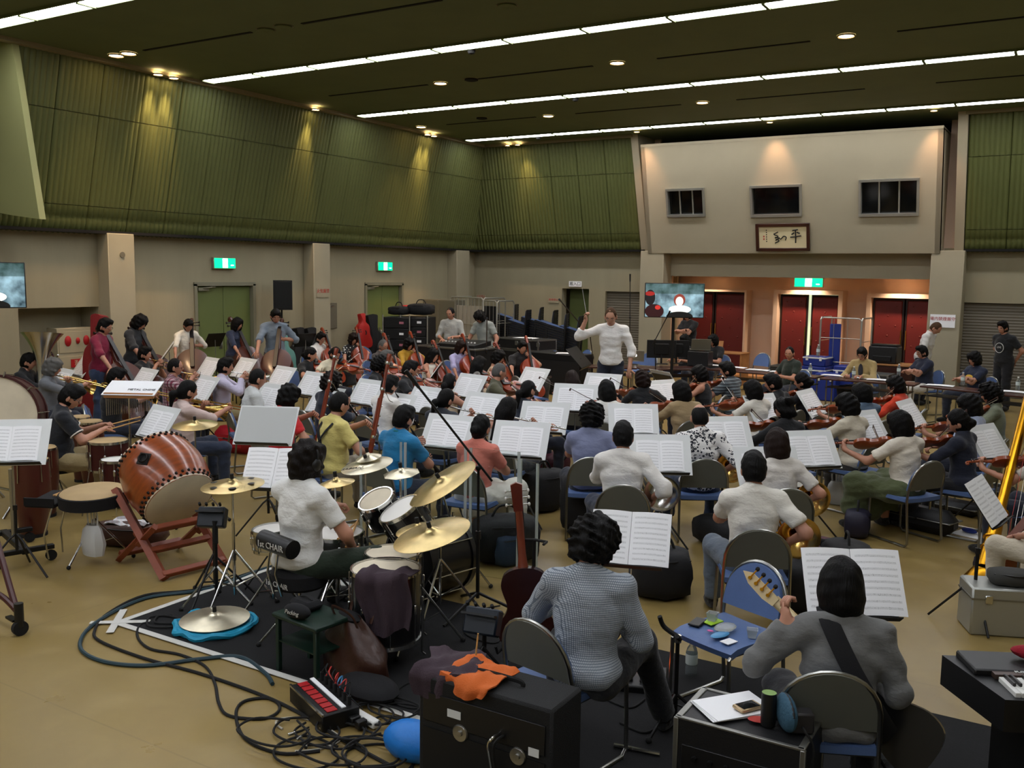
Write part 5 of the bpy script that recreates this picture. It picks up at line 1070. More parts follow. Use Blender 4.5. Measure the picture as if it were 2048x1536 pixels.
# ---- exit signs
mat('exit_green','#00b060',.4,emit=2.2); mat('exit_white','#ffffff',.4,emit=3.0)
def exit_sign(p, M, label, w=.52, h=.19):
    t = thing('exit_sign', label, 'exit sign', (0,0,0)); setM(t, M, p)
    MB().box((0,0,-.04),(w+.03,h+.03,.07),b=.006).build('housing', M_('alu'), t); MB().box((0,0,.0),(w,h,.006)).build('green_panel', M_('exit_green'), t); MB().box((-.0,0,.004),(w*.24,h*.94,.004)).build('doorway_symbol', M_('exit_white'), t)
    r = MB(); r.ball((.02,.045,.009),(.014,.014,.004),8,5); r.tube([(.01,.03,.009),(-.015,-.02,.009),(-.05,-.06,.009)],.008,5); r.tube([(-.01,-.015,.009),(.03,-.035,.009),(.02,-.075,.009)],.007,5); r.tube([(.01,.025,.009),(.05,.0,.009)],.006,5); r.build('runner_symbol', M_('exit_green'), t)
    MB().tube([(w*.28,-.04,.006),(w*.4,-.04,.006)],.01,5).build('arrow_symbol', M_('exit_white'), t)
exit_sign((-14.42,12.94,2.575),FACE_L,'lit green exit sign above the near double door'); exit_sign((-14.42,17.9,2.58),FACE_L,'lit green exit sign above the far left double door')
exit_sign((-5.377,21.86,2.335),FACE_B,'lit green exit sign above the red padded doors',.62,.19)
# ---- framed calligraphy on the booth
th = math.atan2(FT-FB, ZT-ZB); cx = ((-5.844,21.2,3.346))[0]; cz = 3.33; f = thing('framed_calligraphy','framed calligraphy of two large brush characters under booth window','picture')
Rf = np.array([[1,0,0],[0,math.cos(th),math.sin(th)],[0,-math.sin(th),math.cos(th)]]); cf = V(booth_face(cx,cz))+V(0,-.05,0); setM(f, Rf, cf); W2,H2 = 1.2,.62
for s in (-1,1): MB().box((s*(W2/2-.035),0,0),(.07,.05,H2),b=.006).build('frame_side', M_('dark_wood'), f); MB().box((0,0,s*(H2/2-.035)),(W2,.05,.07),b=.006).build('frame_rail', M_('dark_wood'), f)
MB().box((0,.015,0),(W2-.1,.01,H2-.1)).build('paper', mat('scroll_paper','#d8caa0',.8), f)
def brush(pts, r, n=5): MB().tube(smooth_path(pts,4), r if not hasattr(r,'__len__') else r, 6, flat=.15).build('brush_stroke', M_('black_ink'), f)
for st in ([(.22,.008,.15),(.34,.008,.165)],[(.2,.008,.06),(.26,.008,.1)],[(.31,.008,.11),(.38,.008,.08)],[(.17,.008,.0),(.28,.008,.01),(.41,.008,.03)],[(.285,.008,.15),(.29,.008,0),(.285,.008,-.13)]): MB().tube(st,.015,6).build('brush_stroke', M_('black_ink'), f)
for st in ([(-.2,.008,.07),(-.1,.008,.12)],[(-.19,.008,.06),(-.1,.008,.02),(-.17,.008,-.02)],[(-.17,.008,-.0),(-.09,.008,-.03),(-.16,.008,-.07)],[(-.15,.008,-.04),(-.08,.008,-.08),(-.17,.008,-.13)],[(-.09,.008,.0),(-.04,.008,-.04),(.02,.008,.02),(.08,.008,.0),(.06,.008,-.07)]): MB().tube(smooth_path(st,4) if len(st) > 2 else st,.012,6).build('brush_stroke', M_('black_ink'), f)
for i in range(6): MB().box((-.36,.009,.16-.05*i),(.022,.004,.026)).build('small_character', M_('black_ink'), f)
for i in range(2): MB().box((-.42,.009,.02-.06*i),(.03,.004,.035)).build('red_seal', M_('red_ink'), f)
# ---- paper notices
def notice(p, M, w, h, s, sz, label):
    t = thing('paper_notice', label, 'notice'); setM(t, M, p); MB().box((0,0,0),(w,h,.006)).build('sheet', M_('white_paper') if w > .4 else M_('wall_pale'), t); text(s, sz, M_('red_ink'), t, np.eye(3), (0,h*.15,.005))
notice((-14.19,15.46,1.98),FACE_L,.4,.2,'火気厳禁',.1,'red lettered notice on the pillar beside the wall hatch'); notice((-2.481,21.38,1.586),FACE_B,.48,.27,'場内禁煙厳守',.082,'white notice with red lettering on the right pillar')
notice((-14.266,21.88,1.792),FACE_B,.3,.12,'土足禁止',.07,'small red notice on the back wall above the roll cage'); notice((-11.979,21.88,1.755),FACE_B,.3,.12,'飲食禁止',.07,'small red notice beside the recessed green door')
h = thing('wall_hatch','grey metal hatch on the left wall beside the pillar','hatch',(-14.49,16.05,1.45)); MB().box((0,0,0),(.03,.36,.58),b=.004).build('panel', M_('locker'), h); MB().box((.02,0,.22),(.01,.12,.03)).build('name_plate', M_('steel'), h)
# ---- lockers in the far corner
lk = thing('steel_locker','grey steel locker cabinet in the far left corner','locker',(-13.85,19.529,1.76)[:2]+(0,),0)

MB().box((0,0,.9),(1.0,.45,1.75),b=.01).build('body', M_('locker'), lk)
for k in (0,1):
    d = MB().box((-.25+.5*k,-.23,.92),(.48,.015,1.66),b=.004).build('door', M_('locker'), lk); MB().box((-.04+.08*k,-.245,.95),(.02,.02,.14)).build('handle', M_('steel'), d)
mat('case_black','#161618',.5,bump=.1,bs=150); mat('case_edge','#8d8d88',.4,.9); mat('blue_plastic','#1b2f80',.45); mat('cage_steel','#b5b3aa',.4,.8); mat('cage_board','#a9a294',.8); mat('carpet_grey','#3b3b38',.9)
def road_case(p, d, rz, label, latches=2, wheels=False, col='case_black', top=None):
    t = thing('road_case', label, 'road case', (p[0],p[1],p[2]), rz); w,l,h = d
    MB().box((0,0,h/2),(w,l,h),b=.006).build('shell', M_(col), t)
    for sx in (-1,1):
        for sy in (-1,1): MB().box((sx*(w/2-.006),sy*(l/2-.006),h/2),(.03,.03,h),b=.004).build('corner_edge', M_('case_edge'), t)
        for z in (0.012,h-.012): MB().box((sx*(w/2-.004),0,z),(.026,l,.026)).build('side_edge', M_('case_edge'), t)
    for sy in (-1,1):
        for z in (.012,h-.012): MB().box((0,sy*(l/2-.004),z),(w,.026,.026)).build('rail_edge', M_('case_edge'), t)
    for k in range(latches): MB().box(((k-(latches-1)/2)*w*.5,-l/2-.004,h*.62),(.09,.012,.09),b=.004).build('latch', M_('case_edge'), t)
    return t
# conductor podium, stands and nearby desks
def deskstand(p, face, label, w=.75, h=.4, z=1.0):
    t = thing('conductor_stand', label, 'music stand', (p[0],p[1],0), face); R = rotx(-42); MB().box((0,0,z),(w,.012,h),R,b=.003).build('desk', M_('black_metal'), t); MB().box(V(0,0,z)+R@V(0,.035,-h/2),(w,.07,.008),R).build('lip', M_('black_metal'), t)
    MB().cyl((0,-.03,.05),(0,-.02,z-.02),.02,n=10).build('pole', M_('black_metal'), t); MB().lathe([(0,.05),(.06,.045),(.24,.015),(.25,0),(0,0)],20,None,(0,-.03,0)).build('base', M_('black_metal'), t)
c_ = V(CON['loc'])
deskstand((-7.396,14.463,1.03),105,'wide black conductor desk stand in front of the conductor',.85,.42,1.03)
# speaker on a pole
sp = thing('loudspeaker','black loudspeaker on a pole stand behind the basses','loudspeaker',(-14.04,14.064,1.95)[:2]+(0,),-35+90)
MB().prism([(-.19,-.16),(.19,-.16),(.14,.17),(-.14,.17)],-.3,.3,None,(0,0,1.95)).build('cabinet', M_('black_plastic'), sp); MB().box((0,-.165,1.95),(.34,.012,.55),b=.004).build('grille', M_('black_metal'), sp)
MB().cyl((0,0,.05),(0,0,1.66),.018,n=8).build('pole', M_('black_metal'), sp)
for k in range(3): a = 2*PI/3*k; MB().tube([(0,0,.6),(.45*math.cos(a),.45*math.sin(a),.02)],.013,6).build('leg', M_('black_metal'), sp)
# soft instrument cases against the left wall
def cello_case(p, rz, label, m_, s=1.0, lean=8):
    t = thing('cello_case', label, 'instrument case', p, rz); o = outline([(0,0),(.16,.01),(.24,.08),(.25,.22),(.2,.36),(.19,.45),(.2,.55),(.17,.66),(.08,.74),(.07,.9),(.085,.98),(0,1.0)],1.32*s); b = arched(o,.2*s,.03,.5); b.v = [tuple(rotx(90-lean)@V(x,y,z)+V(0,0,.0)) for x,y,z in b.v]; b.build('shell', M_(m_), t)
    MB().tube([tuple(rotx(90-lean)@V(x,y,.15*s)) for x,y in ((0,.5*s),(.02,.58*s),(0,.66*s))],.014,6).build('handle', M_('black_rubber'), t); return t
mat('bag_red','#7a1418',.7,bump=.3,bs=20); mat('case_red','#b3201a',.6); mat('case_teal','#5f8f86',.5); mat('case_bag','#151517',.8,bump=.2,bs=60)
cello_case((-14.15,14.795,0.77)[:2]+(0,),90,'black hard cello case leaning behind the pillar','case_bag',.95); cello_case((-14,14.955,0.768)[:2]+(0,),75,'second black cello case leaning beside the pillar','case_bag',.95); cello_case((-13.8,13.942,0.944)[:2]+(0,),85,'teal and black cello case behind the grey-blue bassist','case_teal',.92)
cello_case((-13.9,16.867,1.231)[:2]+(0,),70,'tall black cello case standing by the far door','case_bag',1.12); cello_case((-13.9,16.497,1.245)[:2]+(0,),80,'bright red bag on a case by the far door','case_red',.6).location.z = .72
rb = cello_case((-13.6,9.425,1.135)[:2]+(0,),25,'red soft bass bag leaning behind the maroon bassist','bag_red',1.3); rb.scale = (.55,1,1)
# stacks of black drawers and amplifier racks on the left back
def rack(p, d, rz, label, n):
    t = thing('equipment_rack', label, 'rack', p, rz); w,l,h = d; MB().box((0,.01,h/2),(w,l-.02,h),b=.008).build('cabinet', M_('case_black'), t)
    for k in range(n):
        z = h*(k+.5)/n; u = MB().box((0,-l/2,z),(w-.07,.03,h/n-.02),b=.004).build('drawer', M_('black_plastic'), t); MB().box((w*.2,-l/2-.018,z),(.1,.006,.05)).build('tape_label', mat('tape_pink','#b06a78',.7) if k%2 else M_('white_paper'), u)
    for s in (-1,1): MB().cyl((s*w/2,-l/2-.01,0),(s*w/2,-l/2-.01,h+.05),.014,n=8).build('rail', M_('cage_steel'), t)
rack((-13,16.679,1.463)[:2]+(0,),(.62,.6,1.46),18,'black drawer rack with pink labels, left one','' or 6); rack((-12.65,16.86,1.47)[:2]+(0,),(.62,.6,1.46),18,'black drawer rack with pink labels, right one',7)
def bag(p, r, rz, label, m_='case_bag', seed=0, handle=True):
    t = thing('bag', label, 'bag', p, rz); rs = np.random.RandomState(seed+5); b = MB(); b.ball((0,0,r[2]),r,16,12); ph = rs.rand(6)*6; out = []
    for v in b.v:
        x,y,z = v; u = (x/r[0],y/r[1],(z-r[2])/r[2]); m_x = max(abs(u[0]),abs(u[1]),abs(u[2]),1e-6); n = math.sqrt(sum(q*q for q in u))+1e-9; f = (1-.55)+.55*n/m_x; w = 1+.035*math.sin(9*u[0]+ph[0])*math.sin(8*u[2]+ph[1])
        out.append((x*f*w,y*f*w,max(.003,r[2]+(z-r[2])*f*w)))
    b.v = out; b.build('pouch', M_(m_), t, 70)
    zt = max(q[2] for q in out)
    if handle: MB().tube(smooth_path([(-r[0]*.4,0,zt-.02),(-r[0]*.2,0,zt+.07),(r[0]*.2,0,zt+.07),(r[0]*.4,0,zt-.02)],4),.011,6).build('handle', M_('black_rubber'), t)
    MB().tube(smooth_path([(-r[0]*.85,-r[1]*.6,zt*.8),(0,-r[1]*1.01,zt*.83),(r[0]*.85,-r[1]*.6,zt*.8)],4),.006,5).build('zip', M_('black_plastic'), t); return t
for i,(p,r,l) in enumerate((((-13,16.607,1.466)[:2]+(1.5,),(.22,.2,.1),'black bag on top of the left drawer rack'),((-12.65,16.953,1.467)[:2]+(1.5,),(.3,.22,.13),'black bag heap on top of the right drawer rack'),((-13.3,14.652,0.824)[:2]+(.455,),(.26,.2,.18),'black bag on a chair by the left wall'),((-13.4,15.103,0.791)[:2]+(0,),(.3,.22,.25),'black soft bag on floor by the left wall'))): bag(p, r, 15, l, seed=i)
bag((-12.95,16.796,1.528)[:2]+(1.5,),(.1,.12,.11),10,'red helmet-like bag on top of drawer rack','case_red',3,False)
# mixing desk with two technicians
md = thing('mixing_desk','mixing desk on a road case in front of the technicians','mixing desk',(-10.451,15.374,1.1)[:2]+(0,),-5); md.scale = (.62,.9,1.08); 
MB().box((0,0,.45),(1.9,.75,.9),b=.01).build('case', M_('case_black'), md); MB().box((0,0,.91),(1.96,.8,.03),b=.004).build('rim', M_('case_edge'), md); MB().box((.1,-.02,.97),(1.5,.6,.09),rotx(6),b=.01).build('console', M_('black_plastic'), md)
for k in range(10): MB().box((-.5+.13*k,-.15,1.02),(.02,.05,.02)).build('fader', M_('white_plastic'), md)
MB().tube(smooth_path([(-.8,-.4,.85),(-.75,-.45,.5),(-.6,-.44,.7),(-.5,-.46,.35),(-.3,-.45,.6),(-.2,-.47,.2)],5),.012,6).build('cable_bundle', M_('white_plastic'), md)
road_case((-11.494,15.855,0.95)[:2]+(0,),(.5,.5,.95),0,'small black road case with steel trim beside mixing desk',2)
# wire roll cage with pale boards
def roll_cage(p, rz, label, board='cage_board', w=1.0, d=.75, h=1.65, n=7, panels=True):
    t = thing('roll_cage', label, 'roll cage', p, rz); C_ = M_('cage_steel')
    MB().box((0,0,.16),(w,d,.04)).build('deck', M_('black_metal'), t)
    for sx in (-1,1):
        MB().tube([(sx*w/2,-d/2,.16),(sx*w/2,-d/2,h-.05),(sx*w/2,-d/2+.05,h),(sx*w/2,d/2-.05,h),(sx*w/2,d/2,h-.05),(sx*w/2,d/2,.16)],.016,8).build('side_frame', C_, t)
        for k in range(2): MB().cyl((sx*w/2,-d/2,.16+(h-.16)*(k+1)/3),(sx*w/2,d/2,.16+(h-.16)*(k+1)/3),.008,n=6).build('side_rail', C_, t)
    MB().tube([(-w/2,-d/2,.2),(-w/2+.01,-d/2,h-.04),(-w/2+.06,-d/2,h),(w/2-.06,-d/2,h),(w/2-.01,-d/2,h-.04),(w/2,-d/2,.2)],.016,8).build('front_frame', C_, t)
    for k in range(n): x = -w/2+w*(k+1)/(n+1); MB().cyl((x,-d/2,.2),(x,-d/2,h),.006,n=6).build('bar', C_, t)
    for z in (.7,1.2): MB().cyl((-w/2,-d/2,z),(w/2,-d/2,z),.009,n=6).build('cross_bar', C_, t)
    if panels: MB().box((0,-d/2+.05,.95),(w-.06,.03,1.4)).build('board', M_(board), t)
    for sx in (-1,1):
        for sy in (-1,1): MB().cyl((sx*w*.45-.015,sy*d*.42,.06),(sx*w*.45+.015,sy*d*.42,.06),.06,n=12).build('caster', M_('black_rubber'), t)
    return t
roll_cage((-12.876,19.6,1.163)[:2]+(0,),-14,'wire roll cage holding pale boards behind technicians',w=1.2,h=1.85); roll_cage((-12.336,19.7,1.18)[:2]+(0,),-12,'narrow wire roll cage with black boards beside the pale one','case_black',.5,.6,1.78,3)
# stacks of chairs
def make_stackchair():
    b = MB(); b.mi = 0; b.shell(lambda u,v: ((u-.5)*.42,(v-.5)*.42,.452+.12*v),1,1,.004); b.box((0,-.226,.66),(.4,.006,.24),rotx(8)); b.mi = 1; b.shell(lambda u,v: ((u-.5)*.44,(v-.5)*.44,.446+.12*v),1,1,.045); b.box((0,-.24,.66),(.42,.02,.26),rotx(8))
    for s in (-1,1): b.tube([(s*.2,.2,.43),(s*.215,.22,.05),(s*.215,.2,.014),(s*.215,-.22,.014),(s*.215,-.24,.43),(s*.2,-.27,.8)],.013,5)
    b.tube([(-.2,-.27,.8),(.2,-.27,.8)],.013,5); return b.mesh('stacked_chair',[M_('chair_blue'),M_('black_plastic')],40)
SCH = make_stackchair(); ORD2 = ORD+['thirteenth','fourteenth','fifteenth','sixteenth']
for i,(p,n,rz) in enumerate((((-12.597,20.5,1.266),16,200),((-12.06,20.2,1.296),14,195),((-11.916,20.6,1.287),15,200),((-11.511,20.6,1.302),14,195),((-10.98,20.2,1.336),13,200),((-10.752,20.5,1.334),12,195))):
    for k in range(n):
        o = obj('stacked_chair', SCH); o.location = (p[0]+.006*k,p[1]-.009*k,.058*k); o.rotation_euler = (0,0,math.radians(rz-90)); 
        tag(o, 'blue chair %s the %s stack left of the recessed green door'%('on top of' if k == n-1 else (ORD2[k]+' from the bottom of'), ORD[i]), 'chair', 'stacked chairs in %s stack'%ORD[i])
# flat black cases and keyboard units in front of the chair stacks
fc = road_case((-10.418,17.8,1.112)[:2]+(.8,),(1.25,.6,.24),-12,'flat black road case in front of the chair stacks',3); road_case((-10.443,17.8,1.111)[:2]+(0,),(1.1,.6,.79),-12,'lower black road case under the flat case',2)
paper((fc.location.x,fc.location.y,1.045),0,'papers on the flat black road case',.5,.3); 
kb = thing('black_console','black console table with laptop pages right of the cello','console',(-9.136,17,1.003)[:2]+(0,),-8); MB().box((0,0,.42),(1.3,.55,.84),b=.008).build('body', M_('black_plastic'), kb); MB().box((0,-.285,.45),(1.5,.01,.5)).build('front_panel', M_('case_black'), kb)
paper((-8.967,16.9,1.017)[:2]+(.845,),20,'white pages standing on the black console',.35,.25)
chair((-10.35,18.604,0.45),-75,'empty blue chair beside the black cello player'); chair((-7.625,13.202,0),60,'empty grey backed chair beside the navy violist'); chair((-9.452,18.4,0.906),-120,'blue chair behind black console'); chair((-13.3,15.932,0.854),-20,'folding chair with bags by the far door'); chair((-5.959,19.988,0.45),-110,'empty blue chair at the long brown table'); chair((-7.954,18.53,0.6),-100,'empty blue chair behind the conductor, right one'); chair((-8.295,18.694,0.6),-100,'empty blue chair behind the conductor, left one'); chair((-13.3,14.622,0.826),-10,'blue chair holding a black bag by the left wall')
# computer desk behind the conductor
pc = ftable((-7.009,16.29,0.7),(-5.929,17.154,0.7),'computer table with monitors beside the conductor',.6,.7)
pc2 = ftable((-8.108,16.012,0.7),(-7.147,16.418,0.7),'dark side table behind the conductor',.5,.7)
def monitor(p, face, label, w=.58, h=.36):
    t = thing('computer_monitor', label, 'monitor', p, face+90); MB().box((0,0,.3),(w,.03,h),b=.006).build('panel', M_('black_plastic'), t); MB().box((0,.03,.3),(w*.5,.04,h*.6),b=.01).build('back_cover', M_('black_metal'), t); MB().cyl((0,.03,.01),(0,.03,.25),.02,n=8).build('neck', M_('black_plastic'), t); MB().box((0,.03,.008),(.25,.18,.016),b=.006).build('foot', M_('black_plastic'), t)
monitor((-7.101,17.468,0.7),118,'black computer monitor seen from behind beside the conductor'); monitor((-6.901,17.764,0.7),118,'second black monitor behind the television pole',.5,.34)
def laptop(p, face, label, m_='alu', logo=True, w=.33):
    t = thing('laptop', label, 'laptop', p, face+90); MB().box((0,0,.009),(w,.23,.018),b=.004).build('keyboard_base', M_(m_), t); MB().box((0,.135,.12),(w,.01,.22),rotx(-15),b=.003).build('lid', M_(m_), t)
    if logo: MB().ball((0,.14,.125),(.024,.006,.028),10,6,rotx(-15)).build('lit_logo', mat('logo_glow','#ffffff',.4,emit=1.5), t)
laptop((-6.478,17.841,0.7),120,'silver laptop with glowing logo below the raised laptop'); laptop((-6.4,17.736,1),118,'grey laptop raised on a black box','locker',False,.38); laptop((-7.684,17.541,0.72),115,'silver laptop with logo behind the conductor')
bx_ = tag(MB().box((0,0,.14),(.42,.3,.28),b=.01).build('black_box', M_('black_plastic')),'black box holding up the grey laptop','box'); bx_.location = (-6.329,17.571,0.71)
mat('wood_light','#b07a48',.45,var=.15,vs=5)
wd = thing('wooden_desk','light wooden desk at the left padded doors','desk',(-6.891,20.9,0.891)[:2]+(0,),-5); MB().box((0,0,.72),(.9,.5,.03),b=.004).build('top', M_('wood_light'), wd); MB().box((-.3,.1,.86),(.3,.02,.22),rotx(-12)).build('wooden_panel', M_('wood_light'), wd)
for sx in (-1,1): MB().box((sx*.42,0,.35),(.03,.45,.7)).build('side', M_('wood_light'), wd)
st_ = tag(MB().box((-6.0,22.45,.05),(5.6,.9,.1),b=.01).build('wooden_step', M_('wood_light')),'low wooden step in front of the entrance alcove','step')
# blue cases, cage and printer on the right
def blue_case(p, d, label, rz=-8):
    t = thing('blue_case', label, 'storage case', p, rz); MB().box((0,0,d[2]/2),d,b=.02).build('shell', M_('blue_plastic'), t); MB().box((0,0,d[2]*.86),(d[0]+.01,d[1]+.01,.03),b=.006).build('lid_band', M_('white_plastic'), t)
    for s in (-1,1): MB().box((s*d[0]*.3,-d[1]/2-.01,d[2]*.8),(.05,.02,.08)).build('latch', M_('white_plastic'), t)
    return t
c0 = (-4.664,20.06,0); blue_case((c0[0],c0[1],.0),(.5,.45,.62),'tall blue case with white latches by the table'); blue_case((c0[0],c0[1],.62),(.48,.43,.2),'flat blue case on top of the tall blue case'); blue_case((-4.274,19.376,0),(.42,.4,.55),'blue case with white clips behind the table'); blue_case((-3.979,19.596,0),(.4,.4,.7),'blue case in front of the roll cage')
bottle((c0[0],c0[1],.82),'clear water bottle on top of the blue cases',1.15)
cg = roll_cage((-4.238,20.587,0),-6,'steel roll cage with tall blue boards by the entrance','blue_plastic',.85,.7,1.62,2,False); b_ = tag(MB().box((0,0,.72),(.22,.06,1.35),b=.01).build('blue_board', M_('blue_plastic')),'tall dark blue board standing in the roll cage','board'); b_.location = (cg.location.x-.15,cg.location.y-.3,.1)
pt = thing('wooden_cabinet','brown cabinet carrying a black printer','cabinet',(-3.26,20.135,0),-4); MB().box((0,0,.36),(1.0,.55,.72),b=.01).build('body', M_('dark_wood'), pt); MB().box((0,0,.735),(1.05,.6,.03),b=.004).build('top', M_('wood_light'), pt)
pr_ = thing('printer','black inkjet printer on the brown cabinet','printer',(pt.location.x-.1,pt.location.y,.752),-6); MB().box((0,0,.17),(.55,.4,.34),b=.02).build('body', M_('black_plastic'), pr_); MB().box((0,-.21,.1),(.36,.06,.1),b=.006).build('output_tray', M_('black_metal'), pr_); MB().box((0,.02,.36),(.5,.3,.04),b=.01).build('scanner_lid', M_('black_metal'), pr_)
road_case((-3.304,19.197,0),(.5,.5,.62),-6,'grey road case with steel edges under the printer',1,col='carpet_grey'); bag((-2.92,20.39,0),(.3,.25,.3),10,'black bag heap right of the printer',seed=9); road_case((-5.496,20.943,0),(.7,.5,.5),-6,'dark green trunk behind the man in green polo',1,col='carpet_grey')
# microphones on tall stands
def mic_stand(base, tip, boom_tail, label, clamp):
    t = thing('microphone_stand', label, 'microphone stand', (base[0],base[1],0)); o_ = V(base[0],base[1],0); c = V(clamp)-o_; a = V(tip)-o_; q = V(boom_tail)-o_
    MB().cyl((0,0,.12),(c[0],c[1],c[2]*.55),.014,n=8).build('lower_pole', M_('black_metal'), t); MB().cyl((0,0,c[2]*.5),tuple(c),.0095,n=8).build('upper_pole', M_('black_metal'), t)
    MB().cyl((0,0,c[2]*.52),(0,0,c[2]*.52+.06),.02,n=8).build('clutch', M_('black_plastic'), t)
    for k in range(3): an = 2*PI/3*k+.4; MB().tube([(0,0,.16),(.36*math.cos(an),.36*math.sin(an),.015)],.011,6).build('leg', M_('black_metal'), t)
    MB().cyl(tuple(q),tuple(a),.0085,n=8).build('boom', M_('black_metal'), t); MB().ball(tuple(c),.022,8,6).build('boom_clamp', M_('black_plastic'), t)
    d = nrm(a-q); MB().cyl(tuple(a),tuple(a+d*.03),.012,n=8).build('clip', M_('black_plastic'), t); MB().cyl(tuple(a+d*.02),tuple(a+d*.15),.014,.016,n=10).build('microphone', M_('black_metal'), t); return t
pm = (-7.338,16.437,0.6); mic_stand((pm[0],pm[1]),(pm[0]-.02,pm[1],2.32),(pm[0],pm[1],1.6),'tall microphone stand right behind the conductor',(pm[0],pm[1],1.65))
mic_stand((-8.504,17.259,0.3),(-6.572,12.233,2.05),(-7.543,15.206,1.35),'boom microphone stand left of the conductor',(-7.458,14.994,1.4))
mic_stand((-6.51,15.777,0.3),(-6.319,15.732,1.7),(-6.603,15.812,1.2),'boom microphone beside the television pole',(-6.516,15.711,1.3))
mic_stand((-11.523,17.931,0.2),(-7.651,11.905,1.75),(-8.885,13.818,1.2),'thin microphone stand in front of the technicians',(-8.302,12.912,1.2))

# ================================================================ percussion on the left
mat('taiko_wood','#8a4118',.28,coat=.5,var=.3,vs=6,stretch=(1,1,5)); mat('oak_red','#7d3a20',.45,var=.2,vs=6); mat('conga_red','#4a1d14',.35,coat=.3); mat('maroon_shell','#3d1210',.4); mat('drum_black','#121214',.3,coat=.3,var=.1,vs=20); mat('tan_skin','#b59a6e',.6,var=.1,vs=4); mat('tacks','#17130f',.4,.5); mat('stick_wood','#c79a5c',.5)
def tripod(t, h, r=.32, m_='chrome', zt=.45, a0=.3, x=0, y=0, pole=True):
    if pole: MB().cyl((x,y,.08),(x,y,h),.011,n=8).build('pole', M_(m_), t); MB().cyl((x,y,h*.55),(x,y,h*.55+.05),.017,n=8).build('collar', M_(m_), t)
    for k in range(3):
        a = a0+2*PI/3*k; e = (x+r*math.cos(a),y+r*math.sin(a),.02); MB().tube([(x,y,zt),e],.009,6,flat=1).build('leg', M_(m_), t); MB().tube([(x,y,.14),((x+e[0])/2,(y+e[1])/2,(zt+.02)/2)],.006,6).build('brace', M_(m_), t); MB().ball(e,.018,8,6).build('rubber_foot', M_('black_rubber'), t)
def drum(name, label, p, r, h, tilt=(0,0), shell='drum_black', head='white_skin', lugs=8, hoop='chrome', open_bottom=False, cat='drum', parent=None):
    t = thing(name, label, cat) if parent is None else parent; R = frame(nrm((tilt[0],tilt[1],1))); setM(t, R, p)      # p centre of top head
    MB().lathe([(r,-.012),(r,-h+.012)],28).build('shell', M_(shell), t); MB().lathe([(0,.004),(r*.96,.004),(r*.99,-.002)],28).build('drumhead', M_(head), t); MB().lathe([(0,-h),(r*.98,-h)][::-1],28).build('bottom_head', M_(head), t)
    for z in (0,-h): MB().lathe([(r*.985,z+.012),(r+.008,z+.012),(r+.01,z-.012),(r*.985,z-.012),(r*.985,z+.012)],28).build('hoop', M_(hoop), t)
    for k in range(lugs):
        a = 2*PI*k/lugs; x,y = (r+.012)*math.cos(a),(r+.012)*math.sin(a); MB().cyl((x,y,-.0),(x,y,-h),.0035,n=5).build('tension_rod', M_('chrome'), t); MB().box((x,y,-h/2),(.02,.02,min(.06,h*.4)),rotz(math.degrees(a)),b=.004).build('lug', M_('chrome'), t)
    return t
def stick(p, q, label, bead=.007, r=.007, m_='stick_wood', cat='drumstick', group='drumsticks'):
    p = V(p); q = V(q); b = MB(); b.tube([p,p+(q-p)*.8,p+(q-p)*.94,q],[r,r,r*.6,bead],8); return tag(b.build('drumstick', M_(m_)), label, cat, group)
# concert bass drum
c = V((-9.294,5.356,0.95)); bd = thing('concert_bass_drum','large concert bass drum with cream head at the left edge','drum'); ax = nrm(V(.72,-.66,.12)); setM(bd, frame(ax), c)
MB().lathe([(.405,-.2),(.405,.2)],36).build('shell', M_('maroon_shell'), bd); MB().lathe([(0,.2),(.4,.2)],36).build('drumhead', M_('drum_skin'), bd); MB().lathe([(0,-.2),(.4,-.2)][::-1],36).build('back_head', M_('drum_skin'), bd)
for z in (.19,-.19): MB().lathe([(.395,z-.02),(.42,z-.02),(.42,z+.025),(.395,z+.025)],36).build('hoop', M_('maroon_shell'), bd)
for k in range(10): a = 2*PI*k/10+.2; MB().tube([(.43*math.cos(a),.43*math.sin(a),-.2),(.43*math.cos(a),.43*math.sin(a),.22)],.006,6).build('tension_rod', M_('chrome'), bd); MB().box((.43*math.cos(a),.43*math.sin(a),.22),(.05,.012,.03),rotz(math.degrees(a))).build('claw', M_('chrome'), bd)
bs_ = thing('bass_drum_stand','chrome tubular stand under the concert bass drum','drum stand',(c[0],c[1],0),0)
for s in (-1,1): MB().tube(smooth_path([(s*.42,-.25,0),(s*.45,-.1,.25),(s*.46,0,.6),(s*.45,.1,.25),(s*.42,.25,0)],5),.016,8).build('side_tube', M_('chrome'), bs_)
MB().tube([(-.43,0,.2),(.43,0,.2)],.014,8).build('cross_tube', M_('chrome'), bs_)
def conga(p, label, h=.72, r=.15, m_='conga_red'):
    t = thing('conga_drum', label, 'conga', (p[0],p[1],0)); MB().lathe([(r*.72,0),(r*.78,.05),(r*1.1,h*.55),(r*1.08,h*.7),(r,h-.02)],24).build('shell', M_(m_), t); MB().lathe([(0,h+.004),(r*.9,h+.004),(r*1.0,h-.01)],24).build('drumhead', M_('tan_skin'), t)
    MB().lathe([(r*1.03,h-.03),(r*1.07,h-.03),(r*1.07,h-.008),(r*1.03,h-.008)],24).build('hoop', M_('chrome'), t)
    for k in range(5): a = 2*PI*k/5; MB().tube([(r*1.07*math.cos(a),r*1.07*math.sin(a),h-.02),(r*1.12*math.cos(a),r*1.12*math.sin(a),h-.2)],.005,5).build('tension_rod', M_('chrome'), t)
    MB().lathe([(r*.74,0),(r*.8,0),(r*.8,.03),(r*.76,.03)],20).build('base_ring', M_('black_rubber'), t)
